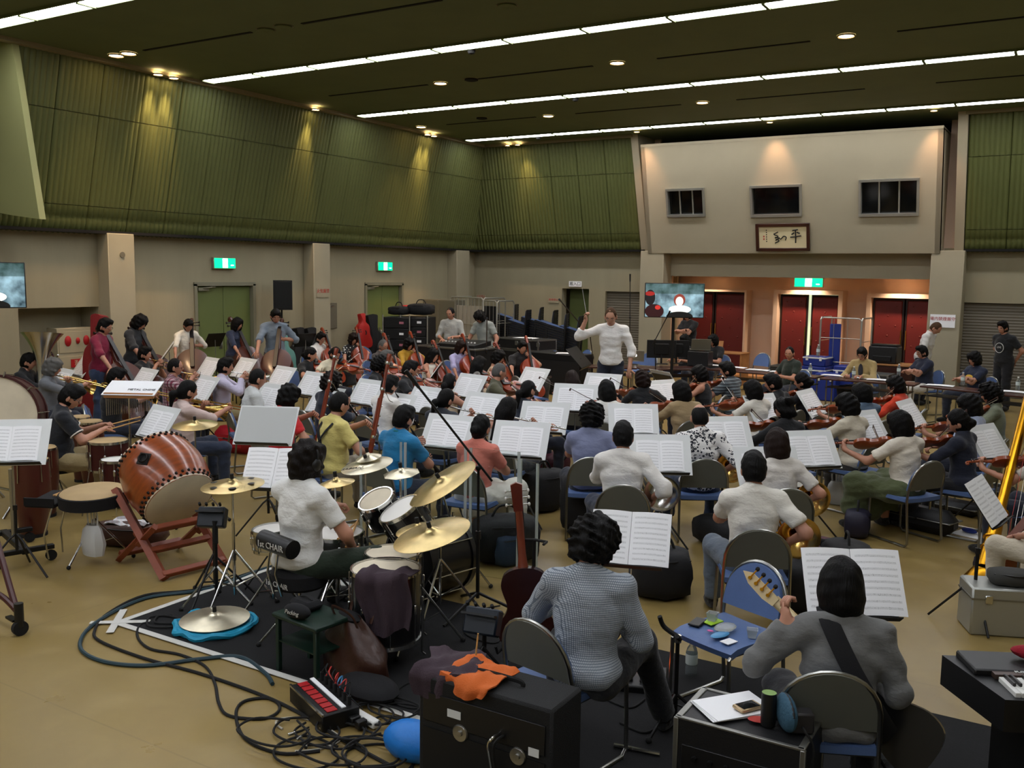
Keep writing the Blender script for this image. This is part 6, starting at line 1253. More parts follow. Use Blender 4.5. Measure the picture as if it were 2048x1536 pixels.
conga((-8.108,4.939,0.74),'tall dark red conga at the left behind the music board'); conga((-8.65,5.397,0.7),'conga with tan head left of the percussionist',.7,.13); conga((-9.485,6.502,0.74),'smaller conga beyond the percussionist',.74,.13); conga((-9.752,6.56,0.76),'rear bongo-like conga beyond the percussionist',.76,.11)
def footed_drum(label, p, r, h, shell, head):
    t = drum('floor_drum', label, p, r, h, (0,0), shell, head, 8); 
    for k in range(3): a = 2*PI*k/3+.5; MB().tube([((r+.02)*math.cos(a),(r+.02)*math.sin(a),-h*.3),((r+.02)*math.cos(a),(r+.02)*math.sin(a),-h*.8),((r+.12)*math.cos(a),(r+.12)*math.sin(a),-p[2]+.01)],.007,6).build('leg', M_('chrome'), t)
    return t
footed_drum('wide drum with cream head in front of the percussionist',V((-8.302,5.882,0.72)),.19,.28,'maroon_shell','tan_skin'); footed_drum('white headed small drum by the taiko rim',V((-7.834,5.635,0.62)),.14,.2,'maroon_shell','white_skin')
# percussionist
PP = person('perc','percussionist in dark polo shirt with white trim playing drums',(-8.742,5.789,1.27),62,'perc',('#15181f',None,'#d9d4cc'),'#9d8b63',('short','black'),rh=(.12,.4,.78),lh=(-.06,.42,.8),sleeve='short',glasses=True,res=.016,lean=8,nod=20,turn=-18,kspread=.2,rpalm=(0,0,-1),curl=(60,60))
M = PP['M']; w2 = lambda v: M[:3,:3]@V(v)+M[:3,3]
for i,(w_,dx) in enumerate(((PP['rw'],.05),(PP['lw'],.12))): stick(w2(w_+V(0,-.02,-.02)), w2(w_+V(dx,.36,.08)), 'wooden drumstick in the percussionist\'s %s hand'%('right','left')[i])
for S_,e_ in ((PP['sh'][0],PP['er']),(PP['sh'][1],PP['el'])): c_ = S_+(e_-S_)*.7; Fq = frame(e_-S_); MB().tube([c_+Fq@V(.066*math.cos(t),.066*math.sin(t),0) for t in np.linspace(0,2*PI,20,endpoint=False)],.007,6,True).build('cuff_trim', cloth('#d9d4cc'), PP['shirt'])
def throne(p, label, h=.5, face=0, r=.17, back=False):
    t = thing('drum_throne', label, 'stool', (p[0],p[1],0), face-90); MB().lathe([(0,h),(r*.9,h),(r,h-.02),(r,h-.07),(r*.9,h-.09),(0,h-.09)],22).build('seat', M_('black_cloth'), t); tripod(t, h-.08, .28, 'chrome', .3); return t
throne(PP['hip'],'round black drum throne under the percussionist',.47,60)
# frame drum on a black table stand
c = V((-6.982,4.791,0.58)); fd = thing('practice_drum','shallow black drum with tan head on a tripod stand','drum',(c[0],c[1],0),25); Rt_ = rotx(4)
t0 = V(0,0,.58); MB().lathe([(0,.02),(.25,.02),(.262,.01),(.262,.0)],36,Rt_,t0).build('drumhead', M_('tan_skin'), fd); MB().lathe([(.264,.012),(.275,.005),(.275,-.09),(.2,-.1),(0,-.1)],36,Rt_,t0).build('shell', M_('black_cloth'), fd)
MB().box(t0+V(-.36,.0,-.07),(.26,.4,.03),Rt_,b=.006).build('side_tray', M_('black_cloth'), fd); MB().box(t0+V(-.36,-.2,-.05),(.26,.015,.07),Rt_).build('tray_lip', M_('black_cloth'), fd)
for s in (-1,1): MB().tube([t0+V(-.3,s*.1,-.08),t0+V(-.38,s*.12,-.35),t0+V(-.36,s*.1,-.56)],.008,6).build('side_leg', M_('chrome'), fd)
tripod(fd, .5, .3, 'chrome', .36)
for i in range(3): stick(w3 := V(c[0]-.33+.03*i,c[1]-.15,.54), w3+V(-.02,.26,.04), 'pale drumstick lying in the black tray, %s one'%('left','middle','right')[i])
# taiko drum
ctr = V((-6.413,5.072,0.72)); axd = nrm(V(rt)*.58+V(0,0,-1)*.6-V(fw)*.5); RT = frame(axd)
tk = thing('taiko_drum','large brown taiko barrel drum tilted on a wooden stand','drum'); setM(tk, RT, ctr); L2 = .265; r0 = .29
MB().lathe([(r0,-L2),(r0*1.1,-L2*.6),(r0*1.16,-L2*.2),(r0*1.16,L2*.2),(r0*1.1,L2*.6),(r0,L2)],40).build('barrel', M_('taiko_wood'), tk)
for s in (-1,1):
    MB().lathe([(0,s*(L2+.004)),(r0*.96,s*(L2+.004)),(r0*1.01,s*(L2-.006)),(r0*1.045,s*(L2-.07)),(r0*1.03,s*(L2-.07))][::s],40).build('skin', M_('drum_skin'), tk)
    for row in (0,1):
        for k in range(36): a = 2*PI*(k+.5*row)/36; rr = r0*(1.03+.025*row); MB().ball((rr*math.cos(a),rr*math.sin(a),s*(L2-.022-.03*row)),(.013,.013,.013),6,4).build('tack', M_('tacks'), tk)
toc = RT.T@(V(0,0,2.45)+V(0,0,0)-ctr); aa = math.atan2(toc[1],toc[0])+.18; rr = r0*1.17; pc_ = V(rr*math.cos(aa),rr*math.sin(aa),-.04); Fp = frame((math.cos(aa),math.sin(aa),0),(0,0,1))
MB().box(pc_,(.1,.1,.008),Fp@rotz(40),b=.002).build('ring_plate', M_('tacks'), tk); MB().tube([pc_+Fp@V(.035*math.cos(t),.035*math.sin(t),.02) for t in np.linspace(0,2*PI,16,endpoint=False)],.008,6,True).build('ring', M_('tacks'), tk)
ts = thing('taiko_stand','reddish wooden slanted stand under the taiko','drum stand',(ctr[0],ctr[1],0),math.degrees(math.atan2(axd[1],axd[0])))
for s in (-1,1):
    MB().tube([(-.33,s*.27,.62),(.42,s*.27,.02)],.032,4,flat=1.3).build('long_leg', M_('oak_red'), ts); MB().tube([(.3,s*.27,.42),(.02,s*.27,.22)],.03,4).build('strut', M_('oak_red'), ts); MB().tube([(.02,s*.27,.26),(-.32,s*.27,.02)],.03,4).build('rear_leg', M_('oak_red'), ts)
for x,z in ((.4,.05),(.2,.2),(-.02,.3),(-.28,.08),(.28,.4)): MB().box((x,0,z),(.05,.56,.045),rotx(0)@roty(35),b=.006).build('cross_bar', M_('oak_red'), ts)
# cloth bag under the taiko
mat('bag_brown','#4a2c20',.6,bump=.2,bs=40); mat('check_cloth','#2a2c30',.8)
cb = bag((-7.134,5.247,0),(.34,.16,.1),20,'brown cloth bag with checked cloth on floor under taiko','bag_brown',21,False); MB().shell(lambda u,v: ((u-.5)*.4,(v-.5)*.2,.2+.015*math.sin(9*u)+.01*math.sin(8*v)),8,5,.006).build('checked_cloth', cloth('#d6d8da','plaid'), cb)
mat('white_bag','#d5d6d4',.35,trans=.25)
def plastic_bag(p, label, s=1): 
    t = thing('plastic_bag', label, 'bag', p); b = MB(); b.lathe([(0,.0),(.08*s,.005),(.1*s,.08*s),(.075*s,.17*s),(.05*s,.2*s)],16); b.v = [(x*(1+.15*math.sin(7*y*10+z*30)),y*.6,z) for x,y,z in b.v]; b.build('sack', M_('white_bag'), t)
    for q in (-1,1): MB().tube(smooth_path([(q*.045*s,0,.19*s),(q*.05*s,0,.27*s),(q*.02*s,0,.3*s),(q*.01*s,0,.2*s)],4),.008*s,5,flat=.4).build('loop_handle', M_('white_bag'), t)
plastic_bag((-6.882,4.705,0.08),'white plastic carrier bag hanging under the black drum stand',1.3); plastic_bag((-2.146,10.424,0),'white plastic carrier bag on floor beside violin cases',1.25)
# bar chimes with a wooden beam
c = V((-8.974,6.639,1)); ch = thing('bar_chimes','silver bar chimes hanging from a wooden beam','chimes',(c[0],c[1],0),28)
MB().box((0,0,1.05),(.56,.05,.06),b=.006).build('beam', M_('wood_light'), ch)
for k in range(24): MB().cyl((-.26+.0226*k,0,1.01),(-.26+.0226*k,0,.92-.0*k-.1+.003*k),.006,n=6).build('chime_bar', M_('silver'), ch)
tripod(ch, 1.03, .3, 'chrome', .4)
bp_ = MB().box((.0,.1,1.12),(.6,.3,.008),rotx(25)).build('score_sheet', M_('white_paper'), ch); text('METAL CHIME',.05,M_('black_ink'),ch,rotx(25),(.12,.06,1.11))
# cymbals
def cymbal(name, label, p, r, tilt=(0,0), m_='cymbal', holes=0, octa=False, foot=None, nut='black_rubber', stand_=True, stem=.0, bell=.03):
    p = V(p); t = thing(name, label, 'cymbal', (p[0],p[1],0) if foot is None else (foot[0],foot[1],0)); o_ = V(t.location); R = frame(nrm((tilt[0],tilt[1],1))); q = p-o_; n = 8 if octa else 36
    b = MB(); b.lathe([(0,.0+bell),(r*.08,bell*.95),(r*.16,bell*.55),(r*.22,bell*.25),(r*.6,-.002),(r,-.02),(r,-.0225),(r*.6,-.005),(r*.2,bell*.15),(0,bell*.6)],n,R@rotz(22),q); pl_ = b.build('plate', M_(m_), t)
    for k in range(holes): a = 2*PI*k/holes+.3; v = q+R@V(r*.66*math.cos(a),r*.66*math.sin(a),.0); MB().lathe([(0,.001),(r*.12,-.002)],16,R,v).build('hole', M_('tacks'), t)
    MB().cyl(tuple(q+R@V(0,0,bell*.9)),tuple(q+R@V(0,0,bell+.035)),.014,n=10).build('wing_nut', M_(nut), t)
    if stand_: MB().cyl((0,0,.5),tuple(q+R@V(0,0,bell+.03)),.0075,n=8).build('upper_rod', M_('chrome'), t); tripod(t, min(.62,p[2]*.7), .3, 'chrome', .42, .7)
    return t
cymbal('suspended_cymbal','suspended cymbal on a stand behind the taiko',(-7.23,6.071,0.98),.21,(.05,-.1)); cymbal('effects_cymbal','cymbal with round holes on a stand beside the drummer',(-5.175,4.667,0.92),.225,(-.02,-.08),holes=6)
# boom for personal mixers
def mixer_box(p, face, label, z):
    t = thing('personal_mixer', label, 'mixer', (p[0],p[1],0), face+90); MB().box((0,0,z),(.2,.09,.15),rotx(-25),b=.01).build('box', mat('mixer_blue','#17202c',.4), t); MB().box((0,-.06,z+.06),(.2,.05,.012),rotx(-25)).build('hood', M_('black_plastic'), t)
    for k in range(4): MB().cyl((-.08+.05*k,-.03,z+.1),(-.08+.05*k,-.045,z+.12),.01,n=8).build('knob', M_('black_rubber'), t)
    MB().cyl((0,.02,.1),(0,.02,z-.05),.013,n=8).build('pole', M_('black_metal'), t); tripod(t, z-.1, .3, 'black_metal', .35, pole=False); return t
mixer_box((-5.388,4.662,0.63),-60,'small dark blue mixer box on a stand left of the drummer',.63); mixer_box((-2.764,4.292,0.5),-80,'small dark blue mixer box on a stand beside the guitar',.5)
sd = thing('spare_pole','black folded stand pole standing beside mixer box','stand pole',(-5.33,4.633,0)); MB().cyl((0,0,.05),(0,0,.5),.014,n=8).build('lower_tube', M_('black_metal'), sd); MB().cyl((0,0,.45),(0,0,.62),.02,n=8).build('grip', M_('black_rubber'), sd); tripod(sd, .3, .28, 'chrome', .28, pole=False)
# white board on a wheeled stand at the left edge
c = V((-7.125,4.186,1)); stand((c[0],c[1],1.05),-48,'large score on pale board at the left edge')
wt = thing('percussion_trolley','wheeled percussion stand with black bar base at the left edge','trolley',(-7.666,4.495,0),-18)
MB().cyl((0,0,.1),(0,0,.75),.02,n=10).build('post', M_('steel'), wt); MB().box((0,0,.12),(.75,.06,.05),b=.006).build('base_bar', M_('black_metal'), wt)
for sx in (-1,1): MB().box((sx*.34,0,.12),(.05,.45,.04),b=.005).build('foot_bar', M_('black_metal'), wt); [MB().cyl((sx*.34-.012,sy*.2,.045),(sx*.34+.012,sy*.2,.045),.045,n=14).build('caster', M_('black_rubber'), wt) for sy in (-1,1)]
wt2 = thing('chime_frame_foot','curved dark frame foot with casters at lower left edge','frame',(-6.035,3.505,0),-10)
MB().tube(smooth_path([(-.5,.1,.5),(-.2,.05,.3),(.0,.02,.16),(.1,0,.15)],5),.022,8).build('curved_tube', M_('maroon_shell'), wt2); MB().tube(smooth_path([(-.5,-.05,.2),(-.2,0,.2),(.1,0,.15)],5),.02,8).build('lower_tube', M_('maroon_shell'), wt2)
MB().cyl((.1,0,.06),(.1,0,.22),.03,n=10).build('caster_socket', M_('black_plastic'), wt2); MB().cyl((.085,.0,.05),(.125,.0,.05),.05,n=16).build('caster', M_('black_rubber'), wt2); MB().box((.03,-.02,.1),(.12,.04,.015)).build('brake', M_('black_metal'), wt2)
# ================================================================ drum kit
DR = person('drummer','drummer in a white T-shirt wearing black headphones',(-4.345,4.565,1.33),84,'drum',('#dcdcd8',),'#1d2a1c',('mop','dark'),rhw=(-4.148,4.776,0.59),lhw=(-4.476,4.967,0.79),rpole=V(1,-.3,-.3),lpole=V(-1,-.2,-.4),res=.0135,lean=4,nod=4,kspread=.26,curl=(65,65),legs=[((.34,.36,.5),(.38,.5,.09)),((-.3,.4,.5),(-.3,.55,.09))])
headphones(DR,'black headphones on the drummer'); M = DR['M']; w2 = lambda v: M[:3,:3]@V(v)+M[:3,3]
sn = V((-4.42,4.939,0.6)); stick(w2(DR['rw']+V(.0,-.05,.0)), V((-4.384,5.12,0.66)), 'drumstick in the drummer\'s right hand, upper one',.008,.008); stick(V((-4.257,4.761,0.625)), V((-4.403,5.131,0.64)), 'drumstick lying across the snare drum',.008,.008)
h_ = DR['hip']; th_ = thing('drum_throne','black drum throne with padded backrest under the drummer','stool',(h_[0],h_[1],0),84-90); hz = .46
MB().lathe([(0,hz+.02),(.17,hz+.02),(.19,hz),(.19,hz-.08),(.17,hz-.1),(0,hz-.1)],24).build('seat', M_('black_cloth'), th_); text('1st CHAIR',.05,M_('print_white'),th_,FACE_B,(0,-.193,hz-.05))
MB().cyl((-.12,-.2,.7),(.18,-.2,.68),.062,n=18).build('back_cushion', M_('black_plastic'), th_); text('1st CHAIR',.058,M_('print_white'),th_,FACE_B,(.03,-.265,.69))
for s in (-1,1): MB().tube([(s*.04,-.18,.34),(s*.04,-.23,.5),(s*.04,-.2,.68)],.008,6).build('back_rod', M_('chrome'), th_)
tripod(th_, hz-.1, .3, 'chrome', .28)
def kit_drum(label, p, r, h, tilt=(0,0), legs=True, **kw):
    t = drum('drum', label, p, r, h, tilt, **kw); return t
drum('snare_drum','main snare drum with white head in front of the drummer',sn,.18,.14,(0,-.05),'steel','white_skin'); ss = V((-4.875,4.759,0.6)); drum('side_snare_drum','small chrome side snare left of the drummer',ss,.14,.14,(-.05,-.05),'chrome','white_skin')
for nm,c_ in (('snare',sn),('side snare',ss)):
    t = thing('snare_stand','chrome stand under the '+nm+' drum','drum stand',(c_[0],c_[1],0)); tripod(t, .42, .26, 'chrome', .3); [MB().tube([(0,0,.4),(.13*math.cos(a),.13*math.sin(a),.45)],.006,6).build('basket_arm', M_('chrome'), t) for a in (0,2.1,4.2)]
drum('rack_tom','left rack tom tilted toward the drummer',V((-4.256,5.168,0.82)),.128,.19,(-.15,-.55),'drum_black','drum_skin'); drum('rack_tom','right rack tom tilted toward the drummer',V((-3.987,5.097,0.8)),.152,.22,(-.35,-.5),'drum_black','white_skin')
def floor_tom(label, p, r, h):
    t = drum('floor_tom', label, p, r, h, (0,0), 'drum_black', 'drum_skin', 8)
    for k in range(3): a = 2*PI*k/3+.9; MB().tube([((r+.02)*math.cos(a),(r+.02)*math.sin(a),-h*.5),((r+.02)*math.cos(a),(r+.02)*math.sin(a),-p[2]+.03),((r+.04)*math.cos(a),(r+.04)*math.sin(a),-p[2]+.01)],.007,6).build('leg', M_('chrome'), t)
floor_tom('smaller floor tom right of the drummer',V((-3.79,4.781,0.6)),.185,.38); ft = V((-3.618,4.488,0.6)); floor_tom('large floor tom with a towel over its rim',ft,.215,.44)
kd = V((-4.135,5.522,0.3)); bdm = thing('bass_drum','black bass drum lying at the front of the drum kit','drum'); setM(bdm, frame(nrm(V(.25,1,0))), (kd[0],kd[1]+.15,.285)); MB().lathe([(.275,-.2),(.275,.2)],36).build('shell', M_('drum_black'), bdm)
for s in (-1,1): MB().lathe([(0,s*.2),(.27,s*.2)][::s],36).build('drumhead', M_('black_plastic'), bdm); MB().lathe([(.27,s*.2-.02),(.29,s*.2-.02),(.29,s*.2+.02),(.27,s*.2+.02)],36).build('hoop', M_('drum_black'), bdm)
for k in range(8): a = 2*PI*k/8+.2; MB().tube([(.295*math.cos(a),.295*math.sin(a),-.2),(.295*math.cos(a),.295*math.sin(a),.2)],.006,6).build('tension_rod', M_('chrome'), bdm)
mat('cymbal_white','#cfc7ad',.3,.85,var=.08,vs=20)
cymbal('stack_cymbal','large pale cymbal with printed lettering above the kit',(-4.587,5.459,1),.2,(-.1,-.2),'cymbal_white'); cymbal('stack_cymbal','smaller pale cymbal stacked on the lettered cymbal',(-4.604,5.497,1.05),.1,(-.1,-.2),'cymbal_white',stand_=False)
sc_ = [o for o in bpy.data.objects if o.get('label','').startswith('large pale cymbal')][0]; q = V((-4.587,5.459,1)); text('SABIAN',.05,M_('black_ink'),sc_,frame(nrm((-.1,-.2,1)))@rotz(22),V(-.03,-.135,q[2]+.001)-V(0,0,.024),shear=.2)
cymbal('splash_cymbal','small splash cymbal near the drummer\'s head',(-4.428,4.938,0.98),.13,(-.1,-.1)); cymbal('octagon_cymbal','eight-sided small cymbal beyond the rack toms',(-4.25,5.452,0.98),.14,(-.05,-.15),'cymbal_white',octa=True)
cymbal('crash_cymbal','large tilted crash cymbal right of the toms',(-3.758,5.272,1),.27,(-.42,-.45),foot=(-4.034,5.82,0)); cymbal('china_cymbal','ride cymbal low over the floor toms',(-3.388,4.648,0.84),.25,(-.18,-.25),foot=(-3.802,5.329,0)); cymbal('hi_hat_cymbal','small hi-hat like cymbal behind the ride',(-3.605,4.804,0.8),.15,(-.1,-.15))
fp = thing('kick_pedal','bass drum pedal on the black carpet','pedal',(-4.695,5.384,0),95); MB().box((0,0,.03),(.09,.3,.012),rotx(8),b=.004).build('footboard', M_('steel'), fp); MB().box((0,0,.006),(.12,.34,.012)).build('base_plate', M_('black_metal'), fp); [MB().cyl((s*.06,.14,.01),(s*.06,.14,.24),.008,n=6).build('post', M_('chrome'), fp) for s in (-1,1)]; MB().tube([(0,.14,.22),(0,.05,.38)],.006,6).build('beater_rod', M_('chrome'), fp); MB().ball((0,.04,.4),.028,10,8).build('beater', M_('white_plastic'), fp)
mat('towel_plum','#3d3038',.95,bump=.4,bs=140)
def drape(label, p, w, d, drop, rz, m_, seed=0, name='towel', am=1.0):   # cloth lying over an edge
    rs = np.random.RandomState(seed); k = rs.rand(8)*6
    def fn(u, v):
        x = (u-.5)*w*(1+.06*math.sin(9*v+k[0])); s = v*(d+drop); f = am*(.018*math.sin(10*u+k[1]+3*v)+.012*math.sin(23*u+k[2])); 
        if s < d: return (x+.02*math.sin(6*v+k[3]), d/2-s, .02+max(0,f)*.8+.006*math.sin(14*v+9*u))
        t = s-d; return (x*(1-.15*t/max(drop,.01))+.02*math.sin(6*v+k[3]), -d/2-.02-f*.8, .015-t+am*.03*math.sin(6*u+k[4]))
    o = MB().shell(fn,22,18,.006).build(name, M_(m_), None, 80); o.location = tuple(p); o.rotation_euler = (0,0,math.radians(rz)); return tag(o, label, name)
drape('plum towel hanging over the large floor tom',(ft[0]+.12,ft[1]-.13,ft[2]+.012),.34,.12,.34,25,'towel_plum',2)
# clear acrylic shields
mat('acrylic','#eef4f2',.03,trans=1,ior=1.12,spec=.6); mat('acrylic_edge','#dfe8e4',.15,trans=.6,ior=1.3)
def shield(a, b, h, label):
    a = V(a); b = V(b); c = (a+b)/2; L = np.linalg.norm((b-a)[:2]); t = thing('acrylic_shield', label, 'acrylic panel', (c[0],c[1],0), head2d(a,b)); MB().box((0,0,h/2),(L-.02,.006,h)).build('panel', M_('acrylic'), t)
    for s in (-1,1): MB().box((s*(L/2-.012),0,h/2),(.02,.014,h)).build('edge_strip', M_('acrylic_edge'), t)
shield((-4.148,6.214,0),(-3.716,6.289,0),1.05,'clear acrylic panel left of the guitar neck'); shield((-3.71,6.278,0),(-3.488,6.181,0),1.0,'clear acrylic panel at the right end of the shield'); shield((-5.04,5.908,0),(-4.744,6.105,0),1.05,'clear acrylic panel behind the rack toms'); shield((-4.725,6.101,0),(-4.18,6.224,0),1.05,'clear acrylic panel behind the crash cymbal')
mic_stand((-3.587,5.494,0),(-3.879,5.176,1.66),(-3.511,5.551,0.98),'tall black boom microphone stand beside the drum kit',(-3.602,5.512,1.07))

# ================================================================ foreground
mat('carpet_black','#0f0f11',.95,bump=.3,bs=220,var=.15,vs=30); mat('tape_white','#c9c8c2',.6); mat('amp_black','#121314',.75,bump=.5,bs=260); mat('amp_panel','#0a0a0b',.6)
tag(MB().box((-2.6,4.78,.004),(5.95,1.62,.008)).build('carpet', M_('carpet_black')),'black carpet under the drum kit and guitarists','carpet'); tag(MB().box((-.9,3.2,.003),(3.4,1.52,.006)).build('carpet', M_('carpet_black')),'black carpet under the amplifier and bassist','carpet')
TZ = [0]
def tape(a, b, label, w=.05):
    TZ[0] += .0006; a = V(a); b = V(b); c = (a+b)/2; o = MB().box((0,0,.0095+TZ[0]),(np.linalg.norm((b-a)[:2]),w,.003)).build('tape_strip', M_('tape_white')); o.location = (c[0],c[1],0); o.rotation_euler = (0,0,math.radians(head2d(a,b))); tag(o, label, 'tape', 'white tape strips')
tape((-5.57,3.96,0),(-2.7,3.96,0),'white tape along the near edge of the black carpet'); tape((-5.57,3.95,0),(-5.57,5.6,0),'white tape along the left edge of the black carpet'); tape((-5.75,4.15,0),(-5.45,3.82,0),'short white tape across the carpet corner, first strip'); tape((-5.72,3.86,0),(-5.4,4.1,0),'short white tape across the carpet corner, second strip')
# guitarist
GT = person('guitarist','guitarist in a small checked shirt seated with his back to the camera',(-1.992,4.108,1.25),104,'g',('#aab1b8','check'),'#15161a',('curly','black'),rh=(.08,.27,.72),lh=(-.22,.42,.7),sleeve='rolled',res=.0125,lean=8,nod=18,rpole=V(.75,-.5,-.6),legs=[((.22,.37,.55),(.33,.54,.1)),((-.2,.4,.5),(-.2,.4,.09))],rpalm=(0,-.5,-.5),turn=-10,shoes='#1b1b1c')
chair((-2.093,4.036,0.45),78,'blue chair with dark back under the guitarist')
# classical guitar body helper
GO = [(0,0),(.14,.01),(.23,.08),(.26,.2),(.235,.34),(.175,.46),(.165,.56),(.19,.68),(.205,.8),(.175,.92),(.09,.985),(0,1)]
mat('guitar_back','#2b110d',.25,coat=.5,var=.2,vs=6,stretch=(1,5,1)); mat('guitar_neck','#6d2c17',.3,coat=.4,var=.15)
def make_guitar(label, back, nk='guitar_neck'):
    r = thing('acoustic_guitar', label, 'guitar'); L = .49; o = outline(GO, L, 1.42/1.42)
    o = [(x*1.42,y) for x,y in o]; MB().prism(o,-.05,.045).build('body', M_(back), r); MB().prism([(x*.98,.005+y*.98) for x,y in o],.045,.048).build('soundboard', M_('maple'), r)
    MB().tube([(0,L*.93,0.0),(0,L+.08,.02),(0,L+.36,.024)],[.036,.024,.022],10,flat=.75).build('neck', M_(nk), r); MB().box((0,L+.14,.042),(.056,.5,.008),b=.002).build('fingerboard', M_('ebony'), r)
    MB().prism([(-.028,L+.36),(.028,L+.36),(.036,L+.53),(.0,L+.545),(-.036,L+.53)],-.004,.016,rotx(-14),(0,.02,.13+.0)).build('headstock', M_(nk), r)
    hy,hz_ = rotx(-14)@V(0,L+.4,0)@V(0,1,0) if False else 0,0
    for s in (-1,1):
        for k in range(3): v = rotx(-14)@V(s*.034,L+.4+.045*k,.006)+V(0,.02,.13); MB().cyl(tuple(v),tuple(v+V(s*.03,0,0)),.004,n=6).build('peg_post', M_('silver'), r); MB().ball(tuple(v+V(s*.036,0,0)),(.008,.012,.008),8,6).build('tuner_button', M_('white_plastic'), r)
    return r
g = make_guitar('brown acoustic guitar seen from behind on a floor stand','guitar_back'); gp = V((-2.784,4.85,0.16)); tocam = nrm(V(0-gp[0],0-gp[1],0)); yv = nrm(V(-.06,.12,1)+V(rt)*-.1); zv = -tocam; zv = nrm(zv-(zv@yv)*yv); setM(g, np.stack([np.cross(yv,zv),yv,zv],1), gp)
gs = thing('guitar_stand','black tripod guitar stand holding the acoustic guitar','guitar stand',(gp[0]-.05*zv[0]+.14*zv[0],gp[1]+.14*zv[1],0)); MB().cyl((0,0,.05),(0,0,.8),.012,n=8).build('pole', M_('black_metal'), gs); tripod(gs, .3, .3, 'black_metal', .25, pole=False)
for s in (-1,1): MB().tube([(0,0,.3),(s*.1,-.05,.16),(s*.1,-.26,.13),(s*.1,-.28,.18)],.009,6).build('cradle_arm', M_('black_rubber'), gs)
MB().tube([(-.06,-.04,.8),(0,0,.8),(.09,-.0,.8),(.1,-.06,.8)],.009,6).build('neck_yoke', M_('black_rubber'), gs)
# bass guitarist
BG = person('bassist','bass guitarist in a grey sweater seated with his back to the camera',(-0.838,4.272,1.2),112,'g',('#6c6d6c',),'#15161a',('bob','black'),lhw=(-1.039,4.13,0.92),rh=(.2,.26,.66),sleeve='long',res=.0125,lean=7,nod=10,lpole=V(.05,-.15,-1),rpole=V(.45,-.8,-.8),ldir=(-.1,.3,.9),lpalm=(.9,.3,-.1),curl=(40,55),fat=.04)
M = BG['M']; bc = BG['hip']; chair((bc[0]-.1,bc[1]+.04,0),112,'dark backed chair under the bass guitarist')
st2 = MB(); sp_ = smooth_path([BG['up'](-.07,.03,.535),BG['up'](-.065,-.085,.48),BG['up'](.02,-.158,.3),BG['up'](.13,-.15,.12),BG['up'](.22,-.05,-.02)],6); F3 = []
st2.tube(sp_,[.045]*len(sp_),8,flat=.14); so = st2.build('strap', M_('black_cloth'), BG['o'])
eb = thing('bass_guitar','black bass guitar with pale maple neck and headstock','bass guitar'); 
BO = [(-.02,0),(.12,.0),(.17,.06),(.165,.16),(.12,.24),(.14,.33),(.15,.42),(.1,.44),(.06,.36),(0,.34),(-.06,.38),(-.12,.52),(-.16,.5),(-.15,.36),(-.12,.25),(-.165,.14),(-.14,.04)]
MB().prism([(p_[0]*.85,p_[1]) for p_ in smooth_path([(x,y,0) for x,y in BO],4,True)],-.022,.022).build('body', M_('drum_black'), eb)
MB().tube([(0,.3,.02),(0,.95,.02)],[.031,.023],10,flat=.6).build('neck', mat('maple_pale','#dcc79a',.35), eb); MB().box((0,.64,.036),(.055,.64,.006)).build('fingerboard', M_('maple_pale'), eb)
MB().prism([(-.024,.94),(.024,.94),(.034,1.0),(.028,1.1),(.0,1.16),(-.026,1.12),(-.026,.99)],.0,.016).build('headstock', M_('maple_pale'), eb)
for k in range(4): y_ = .99+.04*k; MB().cyl((.0,y_,-.012),(0,y_,.03),.009,n=8).build('tuner_post', M_('gold'), eb); MB().tube([(0,y_,-.008),(-.05,y_,-.008)],.004,6).build('tuner_shaft', M_('gold'), eb); MB().ball((-.058,y_,-.008),(.014,.012,.004),8,5).build('tuner_key', M_('tacks'), eb)
for k in range(4): MB().tube([(-.018+.012*k,.1,.05),(-.018+.012*k,.95,.042)],.0012,4).build('string', M_('string'), eb)
hd = V((-1.369,4.538,0.98)); yv = nrm(hd-V((-0.659,4.392,0.5))); xv0 = V(M[:3,1]/BG['k']); zv = nrm(xv0-(xv0@yv)*yv); setM(eb, np.stack([np.cross(yv,zv),yv,zv],1), hd-yv*1.16)
# guitar amplifier seen from behind
am = thing('guitar_amplifier','large black guitar amplifier seen from behind','amplifier',(-2.07,3.35,0)); AW,AD,AH = .68,.27,.68
MB().box((0,0,AH/2+.02),(AW,AD,AH-.04),b=.012).build('cabinet', M_('amp_black'), am); MB().box((0,-AD/2-.002,AH*.38),(AW-.06,.006,AH*.55)).build('open_back', M_('amp_panel'), am); MB().box((0,-AD/2-.003,AH*.8),(AW-.06,.008,.13),b=.002).build('rear_panel', M_('black_plastic'), am)
for s in ((-2.178,3.21,0.466),(-1.887,3.21,0.445)): MB().lathe([(0,.012),(.012,.012),(.013,.004),(.035,.006),(.04,.0),(.04,-.006)],24,rotx(90),(s[0]+2.07,-AD/2-.008,s[2])).build('speaker_magnet', M_('steel'), am)
for i,(x,w_) in enumerate(((-.14,.07),(.26,.05))): MB().box((x,-AD/2-.009,AH*.8+(.0 if i == 0 else -.06)),(w_,.003,.035)).build('label_plate', M_('board'), am)
for i in range(2): MB().tube(smooth_path([(.09+.025*i,-AD/2-.01,AH*.76),(.085+.025*i,-AD/2-.05,AH*.76),(.07+.025*i,-AD/2-.06,AH*.7),(.07+.02*i,-AD/2-.03,AH*.5),(.08+.02*i,-AD/2-.02,.1)],5),.006,6).build('jack_cable', M_('silver') if i == 0 else M_('black_rubber'), am)
MB().tube(smooth_path([(-.12,0,AH),(-.1,0,AH+.02),(.1,0,AH+.02),(.12,0,AH)],4),.012,6,flat=.5).build('handle', M_('black_rubber'), am)
